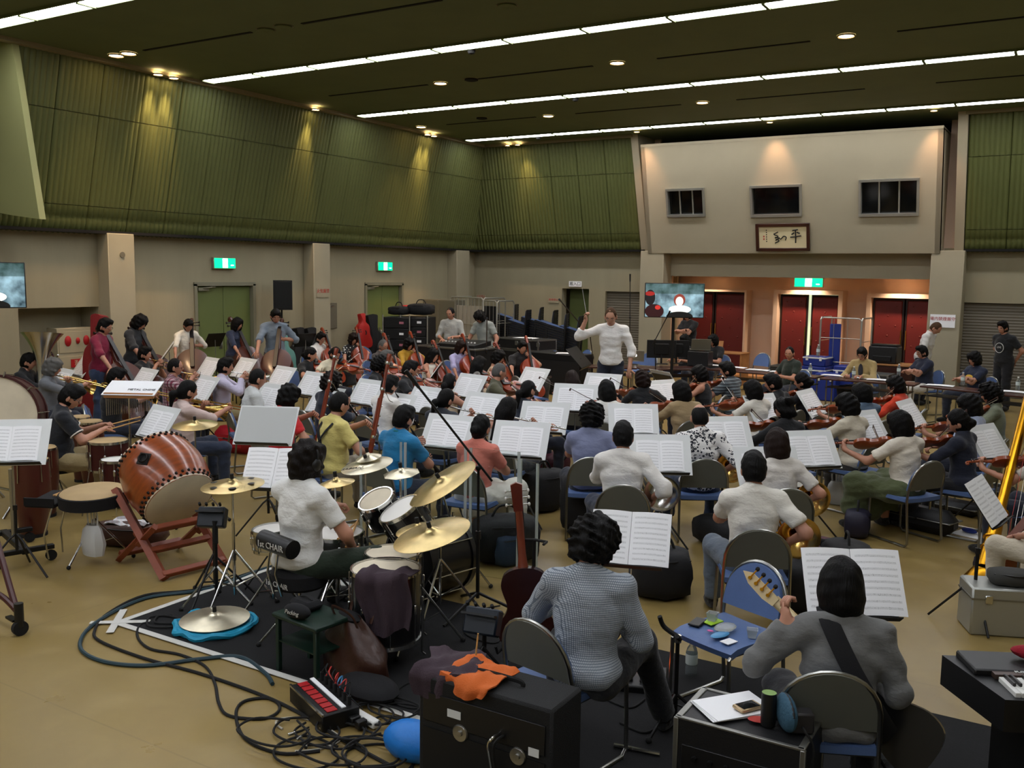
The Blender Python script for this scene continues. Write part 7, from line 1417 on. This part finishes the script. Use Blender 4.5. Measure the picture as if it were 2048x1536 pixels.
for sx in (-1,1):
    for sy in (-1,1): MB().cyl((sx*(AW/2-.08),sy*(AD/2-.06),0),(sx*(AW/2-.08),sy*(AD/2-.06),.03),.02,n=10).build('foot', M_('black_rubber'), am)
mat('towel_orange','#c9642a',.95,bump=.35,bs=150); drape('plum towel on the amplifier top',(-2.33,3.36,AH),.26,.24,.1,15,'towel_plum',5,am=.6); drape('orange towel on the amplifier top',(-2.16,3.34,AH),.28,.22,.05,-10,'towel_orange',8,am=.55); stick((-2.24,3.42,AH+.05),(-2.235,3.43,AH+.15),'short pale stick standing in the towels',.004,.004)
fc2 = road_case((-2.1,3.05,0),(.9,.25,.1),0,'low steel edged case lid below the amplifier',0,col='carpet_grey')
# rack case with the bassist's things
rk = thing('rack_case','black flight case with steel edges and papers on top','road case',(-1.11,3.87,0)); RW,RD,RH = .55,.34,.55
MB().box((0,0,RH/2),(RW,RD,RH),b=.004).build('shell', M_('case_black'), rk)
for sx in (-1,1): MB().box((sx*(RW/2-.012),0,RH),(.03,RD,.012),b=.003).build('side_edge', M_('case_edge'), rk); [MB().box((sx*(RW/2-.004),sy*(RD/2-.004),RH/2),(.022,.022,RH),b=.003).build('corner_edge', M_('case_edge'), rk) for sy in (-1,1)]
for sy in (-1,1): MB().box((0,sy*(RD/2-.006),RH),(RW,.02,.012),b=.003).build('rail_edge', M_('case_edge'), rk); MB().box((0,sy*(RD/2),RH*.45),(RW,.012,.012)).build('mid_edge', M_('case_edge'), rk)
for i in range(3): u = MB().box((-.0,-RD/2-.004,.38-.13*i),(RW-.07,.01,.115),b=.002).build('rack_unit', M_('black_plastic'), rk); [MB().cyl((-.18+.07*k,-RD/2-.008,.39-.13*i),(-.18+.07*k,-RD/2-.028,.39-.13*i),.011,n=10).build('connector', M_('black_metal'), u) for k in range(5)]
def on(p, o, rz=0): o.location = p; o.rotation_euler = (0,0,math.radians(rz)); return o
zt = RH+.007
for i in range(3): tag(on((-1.2+.004*i,3.9+.003*i,zt+.004*i),MB().shell(lambda u,v: ((u-.5)*.3,(v-.5)*.21,.003),2,2,.003).build('paper_sheet', M_('white_paper')),48+2*i),'white paper in the stack on the flight case, %s sheet'%('bottom','middle','top')[i],'paper','papers on flight case')
ph = thing('music_player','gold and black portable music player on the papers','music player',(-1.13,3.9,zt+.016),-32); MB().box((0,0,.008),(.07,.12,.016),b=.005).build('case', mat('champagne','#b79f7a',.3,.6), ph); MB().box((0,0,.0165),(.058,.09,.002)).build('display', M_('dark_glass'), ph)
cn = thing('drink_can','tall black drink can with a green lid','can',(-1.02,3.83,zt)); MB().lathe([(0,0),(.03,0),(.032,.01),(.032,.13),(.03,.14),(.031,.145)],20).build('body', M_('black_plastic'), cn); MB().lathe([(0,.143),(.031,.143)],20).build('lid', mat('lid_green','#8fae6a',.4), cn)
pu = thing('blue_pouch','teal blue zip pouch standing on the flight case','pouch',(-.945,3.83,zt),-55); MB().ball((0,0,.075),(.095,.035,.078),16,12).build('pouch', mat('pouch_blue','#33566b',.8,bump=.3,bs=80), pu); MB().tube([(.09*math.cos(t),.0,.075+.074*math.sin(t)) for t in np.linspace(.2,PI-.2,12)],.006,5).build('zip', M_('black_plastic'), pu)
ad = thing('power_adapter','dark grey power adapter with cable on the flight case','adapter',(-.89,3.85,zt),30); MB().box((0,0,.045),(.1,.07,.09),b=.008).build('block', mat('adapter_grey','#2c2a2b',.5), ad); MB().tube(smooth_path([(0,-.035,.03),(.0,-.07,.03),(.03,-.09,-.03),(.02,-.12,-.2),(.05,-.14,-.5)],5),.006,6).build('cable', M_('black_rubber'), ad)
pk = MB().ball((0,0,.008),(.05,.03,.008),12,6).build('red_tool', M_('red_ink')); tag(on((-1.06,3.84,zt),pk,20),'small red handled tool beside the can','tool')
# empty blue chair with small things
bcx = V((-1.595,5.039,0.45)); CF = -112; chair((bcx[0],bcx[1],0),CF,'empty blue chair holding small plastic tubs')
Rz = rotz(CF-90); P_ = lambda x,y,z=.456: tuple(V(bcx[0],bcx[1],0)+Rz@V(x,y,z))
mat('tub_clear','#e3e6e4',.15,trans=.7,ior=1.2); mat('lid_lime','#a5d22c',.4); mat('cyan_bag','#4a8fc0',.4)
def tub(p, label, rz=0): t = thing('plastic_tub', label, 'tub', p, rz); MB().lathe([(0,0),(.03,0),(.04,.045),(.043,.047),(.038,.045),(.029,.003),(0,.003)],4,rotz(45)).build('tub', M_('tub_clear'), t)
tub(P_(.03+.1,-.02,.468),'clear tub on the lime green lid'); tub(P_(-.15,-.03),'clear tub at the right of the blue seat',15)
tag(on(P_(.13,-.02,.458),MB().box((0,0,.004),(.11,.08,.008),b=.003).build('tub_lid', M_('lid_lime')),CF),'lime green tub lid on the blue seat','lid'); tag(on(P_(.17,.06),MB().box((0,0,.006),(.13,.07,.012),b=.004).build('phone', M_('black_plastic')),CF+20),'black phone on the left of the blue seat','phone')
tag(on(P_(.0,.02),MB().ball((0,0,.02),(.08,.05,.02),12,6).build('snack_packet', M_('tub_clear')),CF),'crumpled clear packet on the blue seat','packet'); tag(on(P_(-.04,.11),MB().ball((0,0,.01),(.07,.035,.01),12,6).build('blue_packet', M_('cyan_bag')),CF),'light blue packet on the blue seat','packet'); tag(on(P_(-.12,.13),MB().box((0,0,.002),(.08,.06,.004)).build('white_card', M_('white_paper')),CF),'white card on the blue seat corner','card'); tag(on(P_(.04,.1),MB().ball((0,0,.005),(.02,.012,.005),8,5).build('pink_pick', mat('pink','#d060a0',.5)),0),'pink guitar pick on the blue seat','pick')
# pedals, stands, bottles
pe = thing('effects_pedal','black multi-effects pedal board with orange display','pedal board',(-2.199,5.002,0),20); MB().box((0,0,.035),(.5,.26,.06),rotx(6),b=.01).build('housing', M_('black_plastic'), pe); MB().box((0,.07,.075),(.2,.05,.004),rotx(6)).build('display', mat('orange_lcd','#ff5a10',.4,emit=2.5), pe)
for k in range(4): MB().box((-.18+.1*k,-.06,.068),(.06,.05,.02),rotx(6),b=.004).build('footswitch', M_('black_rubber'), pe)
for k in range(6): MB().cyl((-.09+.035*k,.035,.068),(-.09+.035*k,.035,.082),.007,n=8).build('knob', M_('white_plastic'), pe)
g2 = thing('guitar_stand','empty black guitar stand with chrome clamp beside flight case','guitar stand',(-1.737,4.633,0.05)[:2]+(0,),0); MB().cyl((0,0,.04),(0,0,.52),.012,n=8).build('pole', M_('black_metal'), g2); MB().tube(smooth_path([(-.1,-.02,.62),(-.08,0,.56),(0,.0,.52),(.03,-.05,.53),(.03,-.09,.56)],5),.013,8).build('yoke', M_('black_rubber'), g2); MB().cyl((0,0,.49),(0,0,.53),.02,n=10).build('clamp', M_('chrome'), g2); tripod(g2, .3, .24, 'black_metal', .2, pole=False)
bottle((-1.904,5.329,0),'half full water bottle on the carpet beside the blue chair',1.1); bottle((-0.719,4.863,0),'tea bottle on the carpet under the bassist',1.2)
pole_ = tag(MB().cyl((-1.924,4.257,0.02),(-1.686,4.3,0.02),.012,n=8).build('metal_tube', M_('chrome')),'chrome tube lying on the carpet','tube')
# stage piano
pn = thing('stage_piano','black stage piano at the right edge','piano',(.385,4.43,0),27); PZ = .85
MB().prism([(-.7,-.2),(.75,-.2),(.75,.22),(-.78,.22)],-.13,0,None,(0,0,PZ)).build('body', M_('black_plastic'), pn); MB().box((.0,.12,PZ+.012),(1.45,.2,.03),b=.006).build('rear_panel', M_('black_plastic'), pn); MB().box((.02,.015,PZ+.012),(1.36,.06,.02)).build('name_strip', mat('bronze','#4a3a32',.4,.3), pn)
text('Roland RD-600',.036,M_('board'),pn,np.eye(3),(-.46,.018,PZ+.024))
for k in range(26): MB().box((-.64+.0235*k,-.1,PZ+.008),(.0222,.15,.02),b=.002).build('white_key', M_('white_plastic'), pn)
for k in range(26):
    if k%7 not in (2,6): MB().box((-.628+.0235*k,-.07,PZ+.022),(.012,.09,.018),b=.002).build('black_key', M_('ebony'), pn)
for sx in (-.55,.55): MB().box((sx,.0,.36),(.05,.35,.72)).build('stand_side', M_('black_metal'), pn)
MB().prism([(-.52,-.42),(.7,-.42),(.7,-.22),(-.6,-.22)],.02,PZ-.02).build('front_case', M_('black_plastic'), pn)
rc = tag(MB().ball((0,0,.03),(.11,.045,.032),14,8).build('red_cloth_roll', mat('red_cloth','#8a1022',.9,bump=.3,bs=90)),'rolled dark red cloth on the stage piano','cloth'); rc.location = (-.05,4.34,PZ+.03)
bp2 = thing('glasses_case','blue zip pouch at the right edge of the piano','pouch',(.08,3.86,PZ-.02),20); MB().ball((0,0,.02),(.09,.05,.022),14,8).build('pouch', mat('pouch_bright','#2c78b0',.6), bp2); MB().tube([(.09*math.cos(t),.05*math.sin(t),.02) for t in np.linspace(0,2*PI,20,endpoint=False)],.004,5,True).build('zip', M_('white_plastic'), bp2)
# aluminium case and harp
ac = thing('aluminium_case','silver aluminium equipment case on floor by the harp','equipment case',(-0.308,7.271,0),22); MB().box((0,0,.17),(.56,.3,.34),b=.012).build('shell', mat('alu_case','#a8aaa4',.4,.7), ac); MB().box((0,0,.26),(.565,.305,.012)).build('seam', M_('case_edge'), ac)
for s in (-.17,.17): MB().box((s,-.155,.26),(.05,.012,.06),b=.004).build('latch', M_('chrome'), ac)
bag((ac.location.x+.02,ac.location.y,.34),(.16,.11,.05),20,'grey cloth bag on the aluminium case','carpet_grey',31,False)
HB = V((-0.53,8.352,0)); hp = thing('concert_harp','golden concert harp at the right edge','harp',(HB[0],HB[1],0),35)
top_ = V((-0.299,9.925,1.86))-HB; top_[2] = 1.86; Ri = rotz(-35); tl = Ri@top_
MB().tube([(0,0,.12)]+[V(0,0,.12)*(1-t)+tl*t for t in (.1,.2,.3,1)],[.07,.062,.05,.042,.04],16).build('column', M_('gold'), hp)
for t in (.08,.12,.2,.23): c_ = V(0,0,.12)*(1-t)+tl*t; MB().lathe([(.05,-.012),(.075,-.006),(.075,.006),(.05,.012)],18,frame(tl),c_).build('ring_moulding', M_('gold'), hp)
MB().lathe([(0,0),(.15,0),(.16,.03),(.13,.07),(.09,.12),(.06,.14)],20,None,(0,0,.0)).build('base', M_('gold'), hp); MB().box((.2,-.02,.05),(.4,.3,.1),b=.02).build('pedal_box', M_('gold'), hp)
MB().tube([(.08,-.05,.12),(.78,-.25,1.35)],[.14,.06],8,flat=.55).build('soundbox', mat('harp_wood','#6b2f12',.3,coat=.5,var=.2), hp); MB().tube(smooth_path([tl,tl+V(.15,-.05,-.05),tl+V(.35,-.12,-.22),(.78,-.25,1.38)],5),.04,10).build('neck', M_('gold'), hp)
for k in range(16): f_ = (k+1)/17; a0 = V(.08,-.05,.22)*(1-f_)+V(.78,-.25,1.32)*f_; b0 = tl*(1-f_)+V(.75,-.24,1.38)*f_; MB().tube([a0,b0],.0016,4).build('string', M_('red_ink') if k%7 == 0 else M_('string'), hp)
play('harpist','harpist seated at the right edge in pale striped clothes','the harpist',(-0.052,7.774,1.22),None,face=150,top=('#a9a59a','stripe'),bottom='#c6bca6',hair=('bob','black'),women=True)
# bags and cases under the chairs
mat('navy_bag','#1c1a2e',.6); mat('burgundy','#4a1226',.6); mat('red_case','#9c1422',.4); mat('denim','#2c3a4e',.9,bump=.2,bs=100)
for i,(p,r,l,m_) in enumerate((((-3.981,7.885,0),(.2,.16,.28),'black backpack standing left of the long-sleeved horn player','case_bag'),((-2.627,6.611,0),(.23,.2,.19),'large black backpack on floor right of the guitarist','case_bag'),((-4.098,6.702,0),(.3,.2,.2),'black holdall behind the acrylic panel','case_bag'),((-4.018,6.588,0),(.12,.1,.14),'dark denim bag behind the acrylic panel','denim'),((-4.677,8.387,0),(.26,.18,.22),'black soft case beside the oboist','case_bag'),((-5.446,9.939,0),(.28,.16,.14),'burgundy bag behind the oboist stand','burgundy'),((-1.696,9.212,0),(.17,.12,.13),'navy handbag beside the white-bloused violinist','navy_bag'),((-1.503,7.784,0),(.24,.2,.16),'black bag in front of the bass guitarist','case_bag'),((-1.648,6.928,0),(.2,.18,.18),'open black bag beside the bass score','case_bag'),((-0.505,8.599,0),(.12,.1,.08),'purple and white bag at the harp foot','navy_bag'),((-2.693,8.184,0),(.28,.16,.13),'black case under the floral horn player','case_bag'))): bag(p, r, 20+13*i, l, m_, 40+i)
def flat_case(p, d, rz, label, m_='case_black'): t = thing('violin_case', label, 'violin case', p, rz); MB().box((0,0,d[2]/2),d,b=min(d)*.35).build('shell', M_(m_), t); MB().box((0,0,d[2]*.6),(d[0]+.006,d[1]+.006,.012),b=.004).build('rim', M_('case_edge'), t); MB().tube(smooth_path([(-.06,-d[1]/2,d[2]*.6),(-.05,-d[1]/2-.04,d[2]*.6),(.05,-d[1]/2-.04,d[2]*.6),(.06,-d[1]/2,d[2]*.6)],4),.008,6).build('handle', M_('black_rubber'), t)
flat_case((-1.252,9.81,0),(.78,.26,.24),-20,'long black violin case under the white-bloused violinist'); flat_case((-1.107,10.814,0),(.76,.25,.13),-22,'flat black violin case under the navy violinist'); flat_case((-0.868,11.956,0),(.76,.25,.12),-22,'flat violin case behind the navy violinist'); flat_case((-2.13,11.091,0),(.6,.3,.22),-20,'black instrument case under the beige violinist'); flat_case((-1.688,8.171,0),(.62,.32,.2),-12,'burgundy topped case carrying a black umbrella','burgundy'); flat_case((-9.649,8.758,0),(.6,.28,.36),10,'bright red hard case beside the pink-shirted trombonist','red_case'); flat_case((-8.668,9.671,0),(.5,.3,.3),15,'red case behind the bassoonists','red_case')
um = thing('umbrella','folded black umbrella on the burgundy case','umbrella',(-1.654,7.878,0.22),-14); MB().tube([(-.3,0,.03),(-.25,0,.03),(.1,0,.035),(.2,0,.03)],[.008,.028,.034,.02],10).build('canopy', M_('black_cloth'), um); MB().tube([(.2,0,.03),(.32,0,.03)],.008,6).build('handle', M_('wood_light'), um)
tag(on((-0.756,9.886,0),MB().shell(lambda u,v: ((u-.5)*.32,(v-.5)*.24,.005),2,2,.004).build('paper_sheet', M_('white_paper')),-20),'white papers on floor by the harp','paper'); tag(on((-0.79,9.922,0.006),MB().ball((0,0,.025),(.08,.03,.025),12,8).build('pencil_case', M_('blue_plastic')),-25),'blue pencil case on the floor papers','pencil case')
tag(on((-0.633,9.603,-0),MB().lathe([(0,0),(.035,0),(.04,.1),(.037,.1),(.033,.004),(0,.004)],16).build('paper_cup', M_('white_plastic'))),'white paper cup on floor by the harp','cup')
# drummer's side: stool, leather bag, mallets, cymbal on a bag
gs_ = thing('side_table','small dark green stool table with pouches near the carpet edge','stool',(-3.88,4.108,0),-8); mat('green_plastic','#10291f',.5); MB().box((0,0,.36),(.42,.3,.03),b=.008).build('top', M_('green_plastic'), gs_); [MB().box((sx*.18,sy*.12,.17),(.03,.03,.35),b=.004).build('leg', M_('green_plastic'), gs_) for sx in (-1,1) for sy in (-1,1)]; MB().box((0,0,.2),(.38,.26,.008)).build('shelf', M_('green_plastic'), gs_)
gl_ = V(gs_.location); c1_ = thing('zip_pouch','black rounded zip case on the green stool','pouch',(gl_[0]-.1,gl_[1]+.05,.376),-10); MB().box((0,0,.03),(.2,.14,.06),b=.025).build('pouch', M_('black_cloth'), c1_); MB().tube(smooth_path([(-.06,0,.06),(0,.0,.075),(.06,0,.06)],4),.006,5).build('handle', M_('black_rubber'), c1_)
c2_ = thing('stick_case','black oval case with white script lettering','pouch',(gl_[0]-.02,gl_[1]-.11,.376),0); MB().ball((0,0,.045),(.1,.05,.045),16,10).build('pouch', M_('black_cloth'), c2_); text('Pecking',.036,M_('print_white'),c2_,FACE_B,(0,-.052,.05),shear=.3)
mat('leather_brown','#3a2117',.38,bump=.25,bs=30,var=.15,vs=6)
lb = thing('leather_bag','large brown leather bag on the black carpet','bag',(-3.629,4.211,0),-12)
def sagged(u, v):
    a = 2*PI*u; hgt = v; r = .19+.03*math.sin(PI*hgt)-.13*max(0,hgt-.45)/.55; return ((r*1.35+.014*math.sin(5*a+7*hgt))*math.cos(a)-.04*hgt,(r*.72*(1-.6*hgt)+.014*math.sin(4*a+9*hgt))*math.sin(a),.01+.36*hgt+.02*math.sin(3*a)*hgt)
MB().grid(sagged,36,12).build('sack', M_('leather_brown'), lb, 80); MB().ball((.28,-.12,.06),(.22,.14,.06),14,8).build('fallen_flap', M_('black_cloth'), lb)
for s in (-1,1): MB().tube(smooth_path([(-.12,s*.05,.34),(-.12,s*.08,.43),(.06,s*.08,.42),(.08,s*.05,.34)],4),.013,6,flat=.4).build('strap', M_('leather_brown'), lb)
MB().ball((-.06,.0,.36),(.11,.05,.035),12,6).build('black_liner', M_('black_cloth'), lb)
b0 = V(lb.location)+V(-.02,.12,.3)
for i,(dx,hh,mk) in enumerate(((-.13,.2,None),(-.08,.24,'white_plastic'),(-.03,.18,'white_plastic'),(.02,.26,'white_plastic'),(.0,.2,'red_ink'),(.05,.19,'red_ink'))):
    t = thing('mallet','mallet standing in leather bag, %s from left%s'%(ORD[i],'' if mk is None else ', '+('white' if 'white' in mk else 'red')+' headed'),'mallet',b0+V(dx,0,0)); MB().tube([(0,0,-.1),(.01*i-.02,.02,hh)],.005,6).build('shaft', M_('stick_wood'), t)
    if mk: MB().ball((.01*i-.02,.02,hh),.018,12,8).build('head', M_(mk), t)
tb_ = thing('turquoise_bag','round turquoise cymbal bag on the black carpet','bag',(-4.956,4.286,0)); mat('turquoise','#1c93b8',.6,bump=.3,bs=40); MB().lathe([(0,0),(.25,.0),(.265,.02),(.25,.045),(0,.05)],28).build('pouch', M_('turquoise'), tb_)
MB().tube([((.262+.012*math.sin(9*t))*math.cos(t),(.262+.012*math.sin(9*t))*math.sin(t),.03+.012*math.sin(7*t)) for t in np.linspace(0,2*PI,48,endpoint=False)],.02,6,True).build('gathered_rim', M_('turquoise'), tb_)
cymbal('spare_cymbal','cymbal lying on the turquoise bag',V(tb_.location)+V(0,0,.085),.235,(.0,-.03),stand_=False,m_='cymbal_white')
# cables, multicore box and power strips at lower left
def cable(pts, r, label, m_='black_rubber', n=6, lift=0): tag(MB().tube([V(p)+V(0,0,r+lift) for p in smooth_path(pts,n)],r,6).build('cable', M_(m_)), label, 'cable', 'cables on the floor')
mat('cable_teal','#1f3a44',.5); mat('cable_white','#b9b5a8',.5)
cable([(-5.128,5.883,0),(-5.575,5.52,0),(-5.589,4.794,0),(-5.814,4.379,0),(-5.679,3.869,0),(-5.412,3.573,0),(-5.097,3.496,0),(-4.8,3.599,0),(-4.596,3.849,0),(-4.41,4.007,0),(-4.102,3.922,0),(-3.951,3.836,0)],.013,'thick teal multicore cable curving across the floor','cable_teal')
cable([(-5.432,5.847,0),(-5.615,5.334,0),(-5.652,4.752,0),(-5.878,4.428,0),(-5.774,4.035,0),(-5.582,3.801,0),(-5.378,3.695,0),(-4.896,3.672,0),(-4.431,3.708,0),(-3.915,3.701,0),(-3.555,3.653,0),(-3.18,3.559,0),(-2.749,3.477,0)],.01,'long black cable running from the thick cable to the lower centre')
cable([(-5.265,4.14,0),(-5.408,4.046,0),(-5.246,3.883,0),(-5.002,3.792,0),(-4.763,3.833,0),(-4.492,3.799,0),(-4.246,3.661,0),(-4.024,3.495,0),(-3.856,3.423,0),(-3.674,3.506,0),(-3.691,3.636,0),(-3.829,3.696,0),(-3.925,3.596,0),(-3.851,3.462,0),(-3.597,3.291,0),(-3.332,3.278,0),(-3.179,3.406,0)],.009,'black cable with a big loop at lower left')
cable([(-5.353,4.253,0),(-5.444,4.135,0),(-5.304,4.026,0),(-5.162,4.119,0),(-5.252,4.227,0),(-5.418,4.199,0),(-5.336,4.093,0),(-5.221,4.146,0)],.007,'coiled thin black cable at the carpet corner',lift=.012)
cable([(-3.511,3.475,0),(-3.581,3.497,0),(-3.605,3.551,0),(-3.521,3.618,0),(-3.382,3.626,0),(-3.18,3.559,0),(-3.196,3.425,0),(-3.286,3.337,0)],.006,'pale cable looping below the power box','cable_white')
rs = np.random.RandomState(4)
for i in range(9):
    c_ = V((-3.21,3.477,0))+V(rs.uniform(-.25,.35),rs.uniform(-.15,.2),0); pts = [c_+V(.16*math.cos(t+i)*(1+.4*rs.rand()),.12*math.sin(t+i)*(1+.4*rs.rand()),.006*i) for t in np.linspace(0,4.8+rs.rand()*2,7)]
    cable(pts,.0065,'black cable in the tangle below the power box, %s layer'%ORD[i])
for i in range(5):
    c_ = V((-3.122,3.861,0))+V(rs.uniform(-.1,.15),rs.uniform(-.08,.1),0); cable([c_+V(.13*math.cos(t)*(1+.3*rs.rand()),.1*math.sin(t)*(1+.3*rs.rand()),.005*i) for t in np.linspace(0,6.5,9)],.006,'black cable coil right of the power strip, %s turn'%ORD[i],lift=.01)
for i,p in enumerate(((-3.402,3.457,0.01),(-3.345,3.443,0.01),(-3.265,3.407,0.01),(-3.349,3.59,0.01))): t = thing('cable_connector','metal cable connector by the tangle, %s'%ORD[i],'connector',p,70+25*i); MB().cyl((-.04,0,.012),(.0,0,.012),.009,n=10).build('barrel', M_('silver'), t); MB().tube([(0,0,.012),(.04,0,.012),(.09,.02,.008)],[.008,.006,.005],6).build('boot', M_('black_rubber'), t)
bxm = thing('stage_box','black stage box with red sockets and plugged cables','stage box',(-3.464,3.747,0),-24); MB().box((0,0,.05),(.46,.22,.1),b=.006).build('housing', M_('black_metal'), bxm)
MB().box((0,-.105,.1),(.46,.012,.012)).build('front_rail', M_('silver'), bxm); MB().box((-.02,.03,.102),(.44,.025,.008),rotz(0)).build('white_strip', M_('white_paper'), bxm)
for i in range(7): MB().box((-.19+.062*i,-.04+.0*i,.103),(.05,.06,.006),b=.002).build('red_label', M_('red_paint'), bxm); MB().cyl((-.19+.062*i,.07,.1),(-.19+.062*i,.07,.15),.011,n=8).build('plug', M_('black_rubber'), bxm); MB().tube(smooth_path([(-.19+.062*i,.07,.15),(-.17+.05*i,.1,.2),(-.1+.04*i,.06,.19),(0,.1,.12),(.02*i,.18,.02)],4),.004,5).build('patch_lead', M_('red_ink') if i%2 else (M_('cyan_bag') if i == 4 else M_('black_rubber')), bxm)
ps = thing('power_strip','white and black power strip with four plugs','power strip',(-3.237,3.753,0),-14); MB().box((0,.03,.03),(.3,.05,.04),b=.006).build('strip', M_('white_plastic'), ps); [MB().box((-.09+.06*k,-.03,.035),(.04,.06,.05),b=.006).build('plug', M_('black_plastic'), ps) for k in range(4)]
bb = tag(MB().ball((0,0,.09),(.17,.12,.1),16,10).build('blue_plastic_bag', mat('bag_blue','#1573c8',.45,bump=.6,bs=14)),'bright blue plastic bag beside the amplifier','bag'); bb.location = (-2.748,3.622,0)
cable([(-2.22,4.734,0),(-2.033,4.705,0),(-1.987,4.884,0),(-1.82,4.7,0),(-1.845,4.48,0),(-2.006,4.511,0)],.006,'thin black cable looping under the guitarist',lift=.008); cable([(-0.787,5.386,0.05),(-0.598,4.767,0.3),(-0.613,5.093,0.05),(-0.667,4.985,0),(-0.708,4.806,0)],.006,'black instrument cable hanging from the bass guitar'); cable([(-3.521,5.696,0),(-3.621,5.448,0),(-3.44,5.115,0),(-3.176,5.08,0),(-3.249,5.326,0)],.006,'black cable loop beside the mixer stand',lift=.008); cable([(-3.26,4.366,0),(-3.285,4.203,0),(-3.189,4.034,0),(-3.032,4.061,0),(-3.097,4.245,0)],.006,'black cable loop left of the amplifier',lift=.008)
